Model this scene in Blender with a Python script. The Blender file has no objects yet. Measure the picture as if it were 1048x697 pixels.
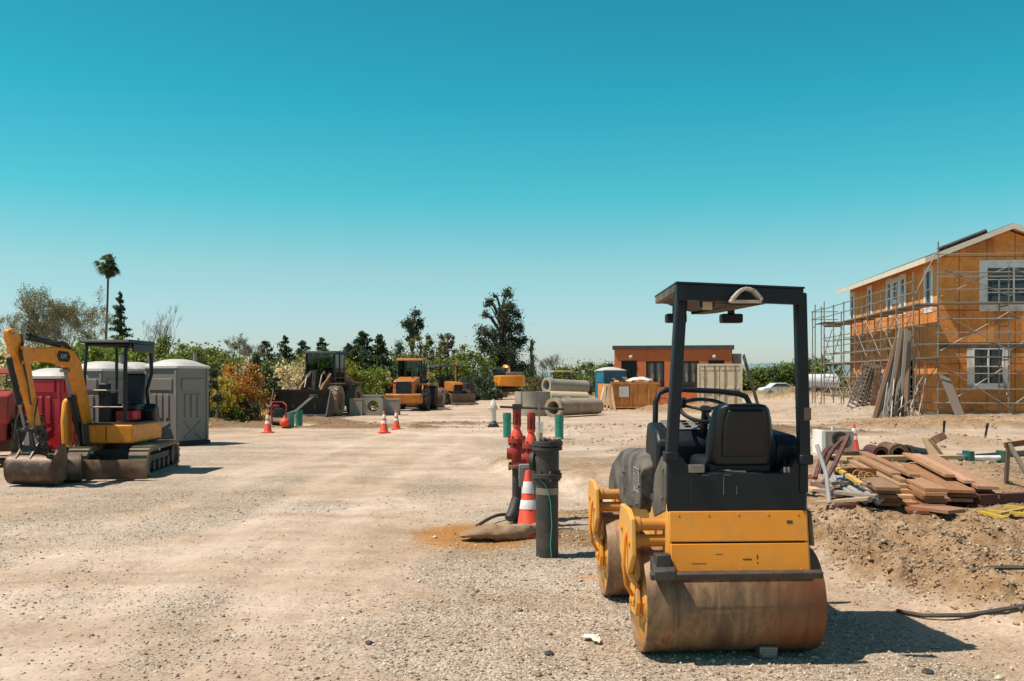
import bpy, math, random
import numpy as np
from mathutils import Vector, Matrix, Euler

random.seed(7)
RNG = np.random.default_rng(11)
S = bpy.context.scene
COL = S.collection

# ------------------------------------------------------------------ camera, sky, sun, exposure
EYE = 1.9
cam_d = bpy.data.cameras.new("camera")
cam = bpy.data.objects.new("camera", cam_d)
COL.objects.link(cam)
cam.location = (0, 0, EYE)
cam.rotation_euler = (math.pi / 2, 0, 0)
cam_d.sensor_width = 36
cam_d.lens = 36 * 1000 / 1048
cam_d.shift_y = 36.5 / 1048
cam_d.clip_end = 8000
S.camera = cam

SUN_DIR = Vector((-1.0, -0.20, 1.92)).normalized()
w = bpy.data.worlds.new("World")
S.world = w
w.use_nodes = True
nt = w.node_tree
bg = nt.nodes["Background"]
sky = nt.nodes.new("ShaderNodeTexSky")
sky.sky_type = 'NISHITA'
sky.sun_disc = False
sky.sun_elevation = math.asin(SUN_DIR.z)
sky.sun_rotation = math.atan2(SUN_DIR.x, SUN_DIR.y)
sky.altitude = 0
sky.air_density = 1.0
sky.dust_density = 0.6
sky.ozone_density = 1.6
tint = nt.nodes.new("ShaderNodeMixRGB")
tint.blend_type = 'MULTIPLY'
tint.inputs[0].default_value = 1
tint.inputs[2].default_value = (0.52, 0.98, 0.82, 1)
nt.links.new(sky.outputs[0], tint.inputs[1])
# the sky deepens to teal away from the horizon
geo = nt.nodes.new("ShaderNodeTexCoord"); sxyz = nt.nodes.new("ShaderNodeSeparateXYZ"); nt.links.new(geo.outputs["Generated"], sxyz.inputs[0])
zr = nt.nodes.new("ShaderNodeMapRange"); zr.inputs[1].default_value = 0; zr.inputs[2].default_value = 1; nt.links.new(sxyz.outputs[2], zr.inputs[0])
deep = nt.nodes.new("ShaderNodeValToRGB"); de = deep.color_ramp.elements
SKY_STOPS = [(0.012998901639215268, (0.97, 0.585, 0.80)), (0.04993761694389223, (0.90, 0.585, 0.775)), (0.1093404791528976, (0.80, 0.625, 0.67)), (0.17715299831526515, (0.33, 0.665, 0.67)), (0.2696299255199709, (0.148, 0.635, 0.657)), (0.3511234415883917, (0.137, 0.583, 0.61)), (0.6, (0.46, 0.29, 0.35)), (0.95, (0.46, 0.29, 0.35))]
while len(de) < len(SKY_STOPS): de.new(.5)
for e_, (z_, c_) in zip(de, SKY_STOPS): e_.position = z_; e_.color = (*c_, 1)
nt.links.new(zr.outputs[0], deep.inputs[0])
mul = nt.nodes.new("ShaderNodeVectorMath"); mul.operation = 'MULTIPLY'; nt.links.new(tint.outputs[0], mul.inputs[0]); nt.links.new(deep.outputs[0], mul.inputs[1])
two = nt.nodes.new("ShaderNodeVectorMath"); two.operation = 'SCALE'; two.inputs["Scale"].default_value = 2; nt.links.new(mul.outputs[0], two.inputs[0])
nt.links.new(two.outputs[0], bg.inputs[0])
bg.inputs[1].default_value = 0.085

sun_d = bpy.data.lights.new("sun", 'SUN')
sun_d.energy = 4.6
sun_d.angle = math.radians(0.5)
sun_d.color = (1.0, 0.9, 0.775)
sun = bpy.data.objects.new("sun", sun_d)
COL.objects.link(sun)
sun.location = (-40, -4, 80)
sun.rotation_euler = SUN_DIR.to_track_quat('Z', 'Y').to_euler()

S.view_settings.view_transform = 'Standard'
S.view_settings.look = 'None'
S.view_settings.exposure = 0.33
S.view_settings.gamma = 1

# ------------------------------------------------------------------ mesh helpers
class MB:
    def __init__(self):
        self.v = []; self.f = []
    def add(self, vs, fs, M=None):
        o = len(self.v)
        if M is not None:
            vs = [tuple(M @ Vector(p)) for p in vs]
        self.v.extend(tuple(p) for p in vs)
        self.f.extend(tuple(i + o for i in f) for f in fs)
        return self
    def box(self, c, s, R=None, taper=1.0):
        x, y, z = s[0] / 2, s[1] / 2, s[2] / 2
        t = taper
        vs = [(-x, -y, -z), (x, -y, -z), (x, y, -z), (-x, y, -z), (-x*t, -y*t, z), (x*t, -y*t, z), (x*t, y*t, z), (-x*t, y*t, z)]
        fs = [(3, 2, 1, 0), (4, 5, 6, 7), (0, 1, 5, 4), (1, 2, 6, 5), (2, 3, 7, 6), (3, 0, 4, 7)]
        M = Matrix.Translation(c)
        if R is not None:
            M = M @ (R if isinstance(R, Matrix) else Euler(R).to_matrix().to_4x4())
        return self.add(vs, fs, M)
    def span(self, a, b):
        return self.box([(a[i] + b[i]) / 2 for i in range(3)], [abs(b[i] - a[i]) for i in range(3)])
    def frame(self, p0, p1, up=(0, 0, 1)):
        p0 = Vector(p0); p1 = Vector(p1)
        y = (p1 - p0).normalized(); u = Vector(up)
        if abs(y.dot(u)) > 0.98: u = Vector((0, 1, 0)) if abs(y.y) < .9 else Vector((1, 0, 0))
        x = y.cross(u).normalized(); z = x.cross(y)
        M = Matrix((x, y, z)).transposed().to_4x4()
        M.translation = p0
        return M, (p1 - p0).length
    def beam(self, p0, p1, wd, h, up=(0, 0, 1)):
        M, L = self.frame(p0, p1, up)
        return self.add(*_boxvf(-wd/2, 0, -h/2, wd/2, L, h/2), M)
    def tube(self, p0, p1, r0, r1=None, n=10, hollow=None):
        r1 = r0 if r1 is None else r1
        M, L = self.frame(p0, p1)
        vs = []; fs = []
        for k in range(n):
            a = 2 * math.pi * k / n
            vs.append((r0 * math.cos(a), 0, r0 * math.sin(a)))
        for k in range(n):
            a = 2 * math.pi * k / n
            vs.append((r1 * math.cos(a), L, r1 * math.sin(a)))
        for k in range(n):
            j = (k + 1) % n
            fs.append((k, k + n, j + n, j))
        if hollow is None:
            fs.append(tuple(range(n))); fs.append(tuple(range(2*n - 1, n - 1, -1)))
        else:
            q0 = r0 * hollow; q1 = r1 * hollow
            for k in range(n):
                a = 2 * math.pi * k / n
                vs.append((q0 * math.cos(a), 0, q0 * math.sin(a)))
            for k in range(n):
                a = 2 * math.pi * k / n
                vs.append((q1 * math.cos(a), L, q1 * math.sin(a)))
            for k in range(n):
                j = (k + 1) % n
                fs.append((k + 2*n, j + 2*n, j + 3*n, k + 3*n))
                fs.append((k, j, j + 2*n, k + 2*n))
                fs.append((k + n, k + 3*n, j + 3*n, j + n))
        return self.add(vs, fs, M)
    def path(self, pts, r, n=8, closed=False):
        pts = [Vector(p) for p in pts]
        m = len(pts); rs = r if isinstance(r, (list, tuple)) else [r] * m
        vs = []; fs = []; prev = None
        for i, p in enumerate(pts):
            a = pts[(i - 1) % m] if (closed or i) else p
            b = pts[(i + 1) % m] if (closed or i < m - 1) else p
            t = (b - a).normalized()
            if prev is None:
                u = Vector((0, 0, 1)) if abs(t.z) < .9 else Vector((1, 0, 0))
                x = t.cross(u).normalized()
            else:
                x = (prev - t * prev.dot(t)).normalized()
            prev = x; y = t.cross(x)
            for k in range(n):
                an = 2 * math.pi * k / n
                vs.append(p + (x * math.cos(an) + y * math.sin(an)) * rs[i])
        for i in range(m if closed else m - 1):
            i2 = (i + 1) % m
            for k in range(n):
                j = (k + 1) % n
                fs.append((i*n + k, i*n + j, i2*n + j, i2*n + k))
        if not closed:
            fs.append(tuple(range(n - 1, -1, -1))); fs.append(tuple((m-1)*n + k for k in range(n)))
        return self.add(vs, fs)
    def lathe(self, prof, n=20, M=None, closed=False):
        vs = []; fs = []; m = len(prof)
        for r, z in prof:
            for k in range(n):
                a = 2 * math.pi * k / n
                vs.append((r * math.cos(a), r * math.sin(a), z))
        for i in range(m if closed else m - 1):
            i2 = (i + 1) % m
            for k in range(n):
                j = (k + 1) % n
                fs.append((i*n + k, i*n + j, i2*n + j, i2*n + k))
        if not closed:
            if prof[0][0] > 1e-5: fs.append(tuple(range(n - 1, -1, -1)))
            if prof[-1][0] > 1e-5: fs.append(tuple((m-1)*n + k for k in range(n)))
        return self.add(vs, fs, M)
    def prism(self, poly, t, M=None, c=0.0):
        """poly in (y, z); extruded along x by t about c"""
        n = len(poly)
        vs = [(c - t/2, p[0], p[1]) for p in poly] + [(c + t/2, p[0], p[1]) for p in poly]
        fs = [tuple(range(n - 1, -1, -1)), tuple(range(n, 2*n))]
        for k in range(n):
            j = (k + 1) % n
            fs.append((k, j, j + n, k + n))
        return self.add(vs, fs, M)

def _boxvf(x0, y0, z0, x1, y1, z1):
    return ([(x0, y0, z0), (x1, y0, z0), (x1, y1, z0), (x0, y1, z0), (x0, y0, z1), (x1, y0, z1), (x1, y1, z1), (x0, y1, z1)],
            [(3, 2, 1, 0), (4, 5, 6, 7), (0, 1, 5, 4), (1, 2, 6, 5), (2, 3, 7, 6), (3, 0, 4, 7)])

def obj(name, mb, mat, parent=None, bevel=0, smooth=True, recalc=True):
    me = bpy.data.meshes.new(name)
    me.from_pydata(mb.v, [], mb.f)
    if recalc:
        import bmesh
        bm = bmesh.new(); bm.from_mesh(me)
        bmesh.ops.recalc_face_normals(bm, faces=bm.faces)
        bm.to_mesh(me); bm.free()
    for m in (mat if isinstance(mat, (list, tuple)) else [mat]):
        me.materials.append(m)
    if smooth:
        me.shade_smooth(); me.set_sharp_from_angle(angle=math.radians(38))
    o = bpy.data.objects.new(name, me)
    COL.objects.link(o)
    if parent: o.parent = parent
    if bevel:
        b = o.modifiers.new("bevel", 'BEVEL'); b.width = bevel; b.segments = 2; b.limit_method = 'ANGLE'; b.angle_limit = math.radians(40)
        b.harden_normals = False
    return o

def npobj(name, verts, faces, mat, parent=None, smooth=False, attrs=None):
    """verts (n,3) float array, faces (m,k) int array all the same size"""
    me = bpy.data.meshes.new(name)
    n = len(verts); m, k = faces.shape
    me.vertices.add(n); me.vertices.foreach_set("co", np.asarray(verts, np.float32).ravel())
    me.loops.add(m * k); me.loops.foreach_set("vertex_index", faces.astype(np.int32).ravel())
    me.polygons.add(m)
    me.polygons.foreach_set("loop_start", np.arange(0, m * k, k, dtype=np.int32))
    me.polygons.foreach_set("loop_total", np.full(m, k, np.int32))
    if attrs:
        for an, arr in attrs.items():
            a = me.attributes.new(an, 'FLOAT', 'POINT'); a.data.foreach_set("value", np.asarray(arr, np.float32))
    me.update(calc_edges=True); me.validate()
    if smooth: me.shade_smooth()
    me.materials.append(mat)
    o = bpy.data.objects.new(name, me); COL.objects.link(o)
    if parent: o.parent = parent
    return o

def tag(o, label=None, cat=None, group=None, kind=None):
    if label: o["label"] = label
    if cat: o["category"] = cat
    if group: o["group"] = group
    if kind: o["kind"] = kind
    return o

def thing(name, label, cat, loc=(0, 0, 0), rz=0, group=None, rx=0, ry=0):
    o = bpy.data.objects.new(name, None); COL.objects.link(o)
    o.empty_display_size = .2
    o.location = loc; o.rotation_euler = (rx, ry, rz)
    return tag(o, label, cat, group)

def dup(root, loc, rz=0, label=None, group=None, scale=None):
    def cp(o, par):
        c = o.copy(); COL.objects.link(c)
        if par: c.parent = par
        for ch in list(o.children): cp(ch, c)
        return c
    r = cp(root, None)
    r.location = loc; r.rotation_euler = (0, 0, rz)
    if scale: r.scale = scale
    if label: r["label"] = label
    if group: r["group"] = group
    return r

# ------------------------------------------------------------------ materials
def nodes_of(name):
    m = bpy.data.materials.new(name); m.use_nodes = True
    t = m.node_tree
    return m, t, t.nodes["Principled BSDF"], t.nodes.new, t.links.new

def ramp(new, stops):
    r = new("ShaderNodeValToRGB"); e = r.color_ramp.elements
    while len(e) < len(stops): e.new(.5)
    for el, (p, c) in zip(e, stops):
        el.position = p; el.color = (c[0], c[1], c[2], 1) if not isinstance(c, (int, float)) else (c, c, c, 1)
    return r

def coords(t, new, link, scale=(1, 1, 1), rnd=True):
    tc = new("ShaderNodeTexCoord"); mp = new("ShaderNodeMapping")
    mp.inputs["Scale"].default_value = scale
    link(tc.outputs["Object"], mp.inputs["Vector"])
    if rnd:
        oi = new("ShaderNodeObjectInfo"); ml = new("ShaderNodeMath"); ml.operation = 'MULTIPLY'; ml.inputs[1].default_value = 37
        link(oi.outputs["Random"], ml.inputs[0]); link(ml.outputs[0], mp.inputs["Location"])
    return mp.outputs[0]

def noise(new, link, vec, scale, detail=4, rough=.55, dist=0):
    n = new("ShaderNodeTexNoise"); n.inputs["Scale"].default_value = scale; n.inputs["Detail"].default_value = detail
    n.inputs["Roughness"].default_value = rough; n.inputs["Distortion"].default_value = dist
    link(vec, n.inputs["Vector"]); return n.outputs["Fac"]

def mix(new, link, fac, a, b, mode='MIX'):
    m = new("ShaderNodeMixRGB"); m.blend_type = mode
    for s, v in ((m.inputs[0], fac), (m.inputs[1], a), (m.inputs[2], b)):
        if isinstance(v, (int, float)): s.default_value = v
        elif isinstance(v, (tuple, list)): s.default_value = (v[0], v[1], v[2], 1)
        else: link(v, s)
    return m.outputs[0]

def pm(name, c, c2=None, scale=3, rough=.6, metal=0, bump=0.0, bscale=40, dirt=None, damt=.5, dscale=2.2, stretch=(1, 1, 1), spec=.5, trans=0, rvar=.12):
    """painted / worn surface: two-tone noise, dirt patches with a shape of their own, fine bump"""
    m, t, b, new, link = nodes_of(name)
    v = coords(t, new, link, stretch)
    c2 = c2 or tuple(x * .75 for x in c)
    n1 = noise(new, link, v, scale, 5, .6)
    r1 = ramp(new, [(.32, 0), (.7, 1)]); link(n1, r1.inputs[0])
    colr = mix(new, link, r1.outputs[0], c, c2)
    if dirt:
        n2 = noise(new, link, v, dscale, 8, .68, .3)
        e = .62 - .25 * damt
        r2 = ramp(new, [(e - .06, 0), (e + .12, 1)]); link(n2, r2.inputs[0])
        sc = new("ShaderNodeMath"); sc.operation = 'MULTIPLY'; sc.inputs[1].default_value = min(1, .45 + damt * .5); link(r2.outputs[0], sc.inputs[0])
        colr = mix(new, link, sc.outputs[0], colr, dirt)
        ra = new("ShaderNodeMapRange"); ra.inputs[3].default_value = rough; ra.inputs[4].default_value = min(1, rough + .35)
        link(sc.outputs[0], ra.inputs[0]); link(ra.outputs[0], b.inputs["Roughness"])
    else:
        ra = new("ShaderNodeMapRange"); ra.inputs[3].default_value = max(.02, rough - rvar); ra.inputs[4].default_value = min(1, rough + rvar)
        link(n1, ra.inputs[0]); link(ra.outputs[0], b.inputs["Roughness"])
    link(colr, b.inputs["Base Color"])
    b.inputs["Metallic"].default_value = metal
    b.inputs["Specular IOR Level"].default_value = spec
    b.inputs["Transmission Weight"].default_value = trans
    if bump:
        bn = new("ShaderNodeBump"); bn.inputs["Strength"].default_value = bump; bn.inputs["Distance"].default_value = .02
        link(noise(new, link, v, bscale, 5, .6), bn.inputs["Height"]); link(bn.outputs[0], b.inputs["Normal"])
    return m

DUST = (.42, .33, .23)
M = {}
M['yellow'] = pm('yellow_paint', (.8, .29, .018), (.74, .258, .015), 4, .38, dirt=(.5, .25, .07), damt=.2, dscale=5, bump=.05)
M['yellow_lit'] = pm('dusty_sunlit_yellow_paint', (.8, .37, .045), (.74, .31, .03), 5, .5, dirt=(.50, .36, .18), damt=.5, dscale=6, bump=.08)  # dusty roller yellow with the sunlit side's brightness put into its colour
M['exc_orange'] = pm('orange_machine_paint', (.84, .29, .012), (.76, .24, .01), 5, .4, dirt=(.34, .14, .03), damt=.22, dscale=9, bump=.08)
M['orange'] = pm('old_orange_paint', (.52, .17, .016), (.42, .13, .014), 3, .5, dirt=(.2, .11, .05), damt=.4, dscale=3, bump=.08)
M['black'] = pm('black_satin', (.008, .011, .016), (.011, .014, .019), 5, .45, bump=.03, dirt=(.04, .036, .032), damt=.02, dscale=5, spec=.35)
M['blackdust'] = pm('dusty_black_panel', (.038, .037, .036), (.06, .055, .05), 3, .5, dirt=(.19, .155, .12), damt=.62, dscale=4, bump=.06)
M['seat'] = pm('black_vinyl', (.008, .01, .014), (.011, .013, .017), 12, .42, bump=.12, bscale=120, spec=.4)
M['rubber'] = pm('tyre_rubber', (.03, .028, .026), (.05, .044, .038), 6, .85, dirt=(.2, .16, .11), damt=.4, dscale=3, bump=.2)
M['rubber_dust'] = pm('dirt_caked_rubber', (.24, .19, .14), (.13, .105, .078), 5, .9, dirt=(.3, .24, .165), damt=.5, dscale=4, bump=.4)
M['steel'] = pm('grey_steel', (.26, .26, .26), (.18, .175, .17), 6, .45, .7, bump=.06)
M['galv'] = pm('galvanised_tube', (.34, .31, .28), (.22, .19, .165), 4, .5, .45, dirt=(.3, .2, .12), damt=.2, dscale=4)
M['dark'] = pm('dark_iron', (.03, .029, .03), (.05, .045, .04), 5, .6, dirt=(.14, .1, .07), damt=.25, dscale=4, bump=.2)
M['rust'] = pm('rusty_steel', (.19, .095, .05), (.1, .05, .03), 4, .7, .2, dirt=(.32, .23, .15), damt=.4, dscale=3, bump=.25)
M['bucket'] = pm('worn_bucket_steel', (.17, .11, .08), (.1, .07, .055), 4, .5, .4, dirt=(.3, .2, .13), damt=.3, dscale=5, bump=.2)
M['red'] = pm('red_paint', (.4, .032, .02), (.3, .025, .016), 6, .55, dirt=(.13, .06, .04), damt=.4, dscale=7, bump=.1)
M['redorange'] = pm('cone_orange', (.83, .085, .035), (.7, .065, .03), 3, .5, dirt=(.4, .13, .07), damt=.12, dscale=4)
M['white'] = pm('white_reflective', (.72, .71, .68), (.6, .58, .54), 5, .5, dirt=(.4, .35, .28), damt=.2, dscale=6)
M['redplastic'] = pm('red_plastic', (.5, .018, .032), (.43, .015, .026), 2, .4, dirt=(.4, .12, .1), damt=.1)
M['greyplastic'] = pm('grey_plastic', (.21, .195, .182), (.175, .165, .152), 2, .5, dirt=(.3, .26, .21), damt=.2, dscale=2)
M['bluplastic'] = pm('blue_plastic', (.02, .17, .25), (.018, .13, .2), 2, .5)
M['roofwhite'] = pm('translucent_white_roof', (.58, .56, .52), (.5, .48, .44), 2, .5)
M['green'] = pm('green_pvc', (.022, .25, .17), (.02, .2, .14), 3, .4, dirt=(.2, .24, .16), damt=.1)
M['concrete'] = pm('concrete', (.36, .325, .275), (.28, .25, .205), 2, .9, dirt=(.25, .22, .17), damt=.3, dscale=2, bump=.3, bscale=25)
M['concrete2'] = pm('stained_concrete', (.36, .275, .2), (.27, .205, .145), 2, .9, dirt=(.45, .38, .29), damt=.35, dscale=1.5, bump=.3, bscale=25)
M['container'] = pm('cream_container_paint', (.72, .59, .42), (.62, .5, .35), 2, .6, dirt=(.3, .18, .1), damt=.2, dscale=3, bump=.05)
M['canvas'] = pm('burlap', (.3, .19, .11), (.22, .135, .08), 8, .95, dirt=(.37, .26, .16), damt=.4, bump=.5, bscale=60)
M['whitewrap'] = pm('white_flashing', (.82, .82, .80), (.7, .7, .69), 3, .6, dirt=(.4, .38, .36), damt=.2, dscale=3)
M['fascia'] = pm('primed_fascia', (.74, .66, .54), (.66, .56, .44), 2, .6)
M['felt'] = pm('roofing_felt', (.09, .08, .07), (.06, .055, .05), 3, .9, bump=.2)
M['whitepaint'] = pm('white_car_paint', (.75, .76, .77), (.7, .71, .72), 2, .25)
M['hose'] = pm('black_hose', (.025, .023, .022), (.05, .043, .036), 8, .6, dirt=(.2, .15, .1), damt=.25)
M['paper'] = pm('white_paper', (.68, .65, .6), (.52, .48, .43), 9, .8)
M['knob'] = pm('tan_knob', (.42, .26, .13), (.35, .2, .1), 3, .5)
M['cream'] = pm('cream_label', (.6, .5, .32), (.5, .42, .27), 3, .6)
M['yellowwood'] = pm('yellow_board', (.62, .4, .1), (.5, .3, .08), 4, .7, stretch=(6, 1, 6))
M['dump'] = pm('orange_skip_paint', (.7, .29, .075), (.56, .21, .05), 2, .6, dirt=(.34, .14, .055), damt=.35, dscale=2, bump=.1)
M['brickred'] = pm('terracotta_cladding', (.62, .175, .055), (.52, .14, .045), 3, .8, bump=.1)
M['bark'] = pm('bark', (.11, .085, .065), (.07, .055, .042), 3, .9, bump=.5, stretch=(1, 1, .3))
M['paleBark'] = pm('pale_bark', (.3, .27, .23), (.2, .175, .15), 3, .9, bump=.4, stretch=(1, 1, .3))
M['silverpole'] = pm('grey_pvc_pipe', (.36, .36, .36), (.26, .26, .27), 4, .5, dirt=(.4, .33, .25), damt=.3)
M['darkboard'] = pm('dark_red_board', (.12, .035, .028), (.08, .025, .02), 4, .7, stretch=(4, 1, 4))
M['rubble'] = pm('dirt_clod', (.36, .265, .18), (.26, .185, .12), 5, .95, bump=.5)

def wood(name, a, b, rough=.75):
    m, t, bs, new, link = nodes_of(name)
    v = coords(t, new, link, (14, .8, 14))
    n = noise(new, link, v, 3, 6, .6, .8)
    r = ramp(new, [(.3, a), (.5, tuple((x + y) / 2 for x, y in zip(a, b))), (.7, b)]); link(n, r.inputs[0])
    oi = new("ShaderNodeObjectInfo"); hv = new("ShaderNodeHueSaturation")
    mr = new("ShaderNodeMapRange"); mr.inputs[3].default_value = .55; mr.inputs[4].default_value = 1.08
    wn_ = new('ShaderNodeTexWhiteNoise'); wn_.noise_dimensions = '1D'; link(oi.outputs['Random'], wn_.inputs['W']); ms_ = new('ShaderNodeMapRange'); ms_.inputs[3].default_value = .85; ms_.inputs[4].default_value = 1.15; link(wn_.outputs['Value'], ms_.inputs[0]); link(ms_.outputs[0], hv.inputs['Saturation'])
    link(oi.outputs["Random"], mr.inputs[0]); link(mr.outputs[0], hv.inputs["Value"]); link(r.outputs[0], hv.inputs["Color"])
    link(hv.outputs[0], bs.inputs["Base Color"]); bs.inputs["Roughness"].default_value = rough
    bp = new("ShaderNodeBump"); bp.inputs["Strength"].default_value = .15; link(n, bp.inputs["Height"]); link(bp.outputs[0], bs.inputs["Normal"])
    return m
M['lumber'] = wood('sawn_redwood', (.37, .175, .085), (.54, .3, .16))
M['lumber2'] = wood('pale_lumber', (.5, .32, .18), (.6, .43, .26))
M['greywood'] = wood('weathered_plank', (.34, .28, .225), (.24, .195, .16))
M['redwood'] = wood('red_end_board', (.3, .125, .065), (.22, .085, .045))

def glass_mat(name, c=(.02, .03, .035), rough=.08):
    m, t, b, new, link = nodes_of(name)
    v = coords(t, new, link)
    n = noise(new, link, v, .7, 2)
    bn = new("ShaderNodeBump"); bn.inputs["Strength"].default_value = .05; bn.inputs["Distance"].default_value = .3
    link(n, bn.inputs["Height"]); link(bn.outputs[0], b.inputs["Normal"])
    b.inputs["Base Color"].default_value = (*c, 1); b.inputs["Roughness"].default_value = rough; b.inputs["Specular IOR Level"].default_value = .8
    return m
M['glass'] = glass_mat('window_glass')
M['lens'] = pm('lamp_lens', (.5, .48, .44), (.4, .38, .34), 20, .2)

def osb_mat():
    m, t, b, new, link = nodes_of('osb_sheathing')
    tc = new("ShaderNodeTexCoord")
    v = tc.outputs["Object"]
    # panel seams every 1.22 m along the wall and every 2.44 m up
    sx = new("ShaderNodeSeparateXYZ"); link(v, sx.inputs[0])
    def seam(sock, per, off=0.0):
        a = new("ShaderNodeMath"); a.operation = 'ADD'; a.inputs[1].default_value = off; link(sock, a.inputs[0])
        d = new("ShaderNodeMath"); d.operation = 'PINGPONG'; d.inputs[1].default_value = per / 2; link(a.outputs[0], d.inputs[0])
        l = new("ShaderNodeMath"); l.operation = 'LESS_THAN'; l.inputs[1].default_value = .022; link(d.outputs[0], l.inputs[0])
        return l.outputs[0]
    sm = new("ShaderNodeMath"); sm.operation = 'ADD'; link(sx.outputs[0], sm.inputs[0]); link(sx.outputs[1], sm.inputs[1])
    s1 = seam(sm.outputs[0], 1.22, .3); s2 = seam(sx.outputs[2], 2.44, .1)
    mx = new("ShaderNodeMath"); mx.operation = 'MAXIMUM'; link(s1, mx.inputs[0]); link(s2, mx.inputs[1])
    n1 = noise(new, link, v, 1.1, 5, .6)
    vo = new("ShaderNodeTexVoronoi"); vo.inputs["Scale"].default_value = 14; link(v, vo.inputs["Vector"])
    r = ramp(new, [(.3, (.56, .2, .047)), (.5, (.68, .27, .07)), (.72, (.46, .15, .036))]); link(n1, r.inputs[0])
    fl = mix(new, link, .32, r.outputs[0], vo.outputs["Color"], 'SOFT_LIGHT')
    # panel to panel tone
    mp = new("ShaderNodeMapping"); mp.inputs["Scale"].default_value = (1/1.22, 1/1.22, 1/2.44); link(v, mp.inputs[0])
    fo = new("ShaderNodeVectorMath"); fo.operation = 'FLOOR'; link(mp.outputs[0], fo.inputs[0])
    wn = new("ShaderNodeTexWhiteNoise"); link(fo.outputs[0], wn.inputs["Vector"])
    hv = new("ShaderNodeHueSaturation"); mr = new("ShaderNodeMapRange"); mr.inputs[3].default_value = .7; mr.inputs[4].default_value = 1.32
    link(wn.outputs["Value"], mr.inputs[0]); link(mr.outputs[0], hv.inputs["Value"]); link(fl, hv.inputs["Color"])
    sf = new("ShaderNodeMath"); sf.operation = 'MULTIPLY'; sf.inputs[1].default_value = .7; link(mx.outputs[0], sf.inputs[0])
    c = mix(new, link, sf.outputs[0], hv.outputs[0], (.1, .045, .02))
    link(c, b.inputs["Base Color"]); b.inputs["Roughness"].default_value = .8
    return m
M['osb'] = osb_mat()

def drum_mat():
    m, t, b, new, link = nodes_of('rusty_drum_steel')
    v = coords(t, new, link, (1, .25, .25), False)
    n = noise(new, link, v, 9, 6, .65, .6)
    r = ramp(new, [(.3, (.095, .052, .03)), (.46, (.19, .11, .06)), (.58, (.29, .175, .092)), (.7, (.22, .06, .02))]); link(n, r.inputs[0])
    v2 = coords(t, new, link, (1, 1, 1), False)
    n2 = noise(new, link, v2, 26, 7, .7)
    c = mix(new, link, .5, r.outputs[0], n2, 'OVERLAY')
    # a rust band towards the right-hand end of the shell
    sx = new("ShaderNodeSeparateXYZ"); link(v2, sx.inputs[0])
    mr = new("ShaderNodeMapRange"); mr.inputs[1].default_value = .0; mr.inputs[2].default_value = .5; link(sx.outputs[0], mr.inputs[0])
    n3 = noise(new, link, v, 5, 4, .6); mm = new("ShaderNodeMath"); mm.operation = 'MULTIPLY'; link(mr.outputs[0], mm.inputs[0]); link(n3, mm.inputs[1])
    mm2 = new('ShaderNodeMath'); mm2.operation = 'MULTIPLY'; mm2.inputs[1].default_value = 1.5; mm2.use_clamp = True; link(mm.outputs[0], mm2.inputs[0])
    c = mix(new, link, mm2.outputs[0], c, (.22, .06, .018))
    link(c, b.inputs["Base Color"]); b.inputs["Metallic"].default_value = .12; b.inputs["Roughness"].default_value = .55
    bp = new("ShaderNodeBump"); bp.inputs["Strength"].default_value = .15; bp.inputs["Distance"].default_value = .01; link(n2, bp.inputs["Height"]); link(bp.outputs[0], b.inputs["Normal"])
    return m
M['drum'] = drum_mat()

def leaf_mat(name, stops, rough=.55, trans=.35):
    m, t, b, new, link = nodes_of(name)
    g = new("ShaderNodeNewGeometry")
    r = ramp(new, stops); link(g.outputs["Random Per Island"], r.inputs[0])
    v = coords(t, new, link)
    n = noise(new, link, v, .55, 3)
    hv = new("ShaderNodeHueSaturation"); mr = new("ShaderNodeMapRange"); mr.inputs[1].default_value = .3; mr.inputs[2].default_value = .7
    mr.inputs[3].default_value = 1.1; mr.inputs[4].default_value = 1.9
    link(n, mr.inputs[0]); link(mr.outputs[0], hv.inputs["Value"]); link(r.outputs[0], hv.inputs["Color"])
    link(hv.outputs[0], b.inputs["Base Color"]); b.inputs["Roughness"].default_value = rough; b.inputs["Specular IOR Level"].default_value = .25
    tr = new("ShaderNodeBsdfTranslucent"); link(hv.outputs[0], tr.inputs[0])
    ms = new("ShaderNodeMixShader"); ms.inputs[0].default_value = trans
    link(b.outputs[0], ms.inputs[1]); link(tr.outputs[0], ms.inputs[2])
    link(ms.outputs[0], t.nodes["Material Output"].inputs[0])
    return m
L = {}
L['dark'] = leaf_mat('dark_evergreen_leaf', [(0, (.022, .042, .024)), (.6, (.042, .068, .032)), (1, (.085, .11, .045))])
L['euc'] = leaf_mat('eucalyptus_leaf', [(0, (.035, .05, .028)), (.6, (.066, .084, .048)), (1, (.125, .14, .085))])
L['mid'] = leaf_mat('mid_green_leaf', [(0, (.055, .085, .02)), (.6, (.11, .145, .03)), (1, (.2, .22, .055))])
L['bright'] = leaf_mat('bright_green_leaf', [(0, (.085, .13, .02)), (.6, (.14, .19, .032)), (1, (.24, .27, .06))])
L['olive'] = leaf_mat('olive_leaf', [(0, (.1, .09, .035)), (.6, (.15, .14, .055)), (1, (.24, .21, .1))])
L['orange'] = leaf_mat('orange_leaf', [(0, (.3, .13, .035)), (.45, (.42, .17, .04)), (.75, (.42, .25, .05)), (1, (.16, .14, .03))])
L['gold'] = leaf_mat('golden_leaf', [(0, (.34, .25, .03)), (.6, (.42, .31, .04)), (1, (.17, .17, .03))])
L['cream'] = leaf_mat('cream_blossom', [(0, (.55, .47, .3)), (.7, (.44, .36, .2)), (1, (.14, .14, .06))])
L['yelgreen'] = leaf_mat('yellow_green_leaf', [(0, (.16, .16, .02)), (.5, (.27, .25, .04)), (1, (.07, .09, .02))])
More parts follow.
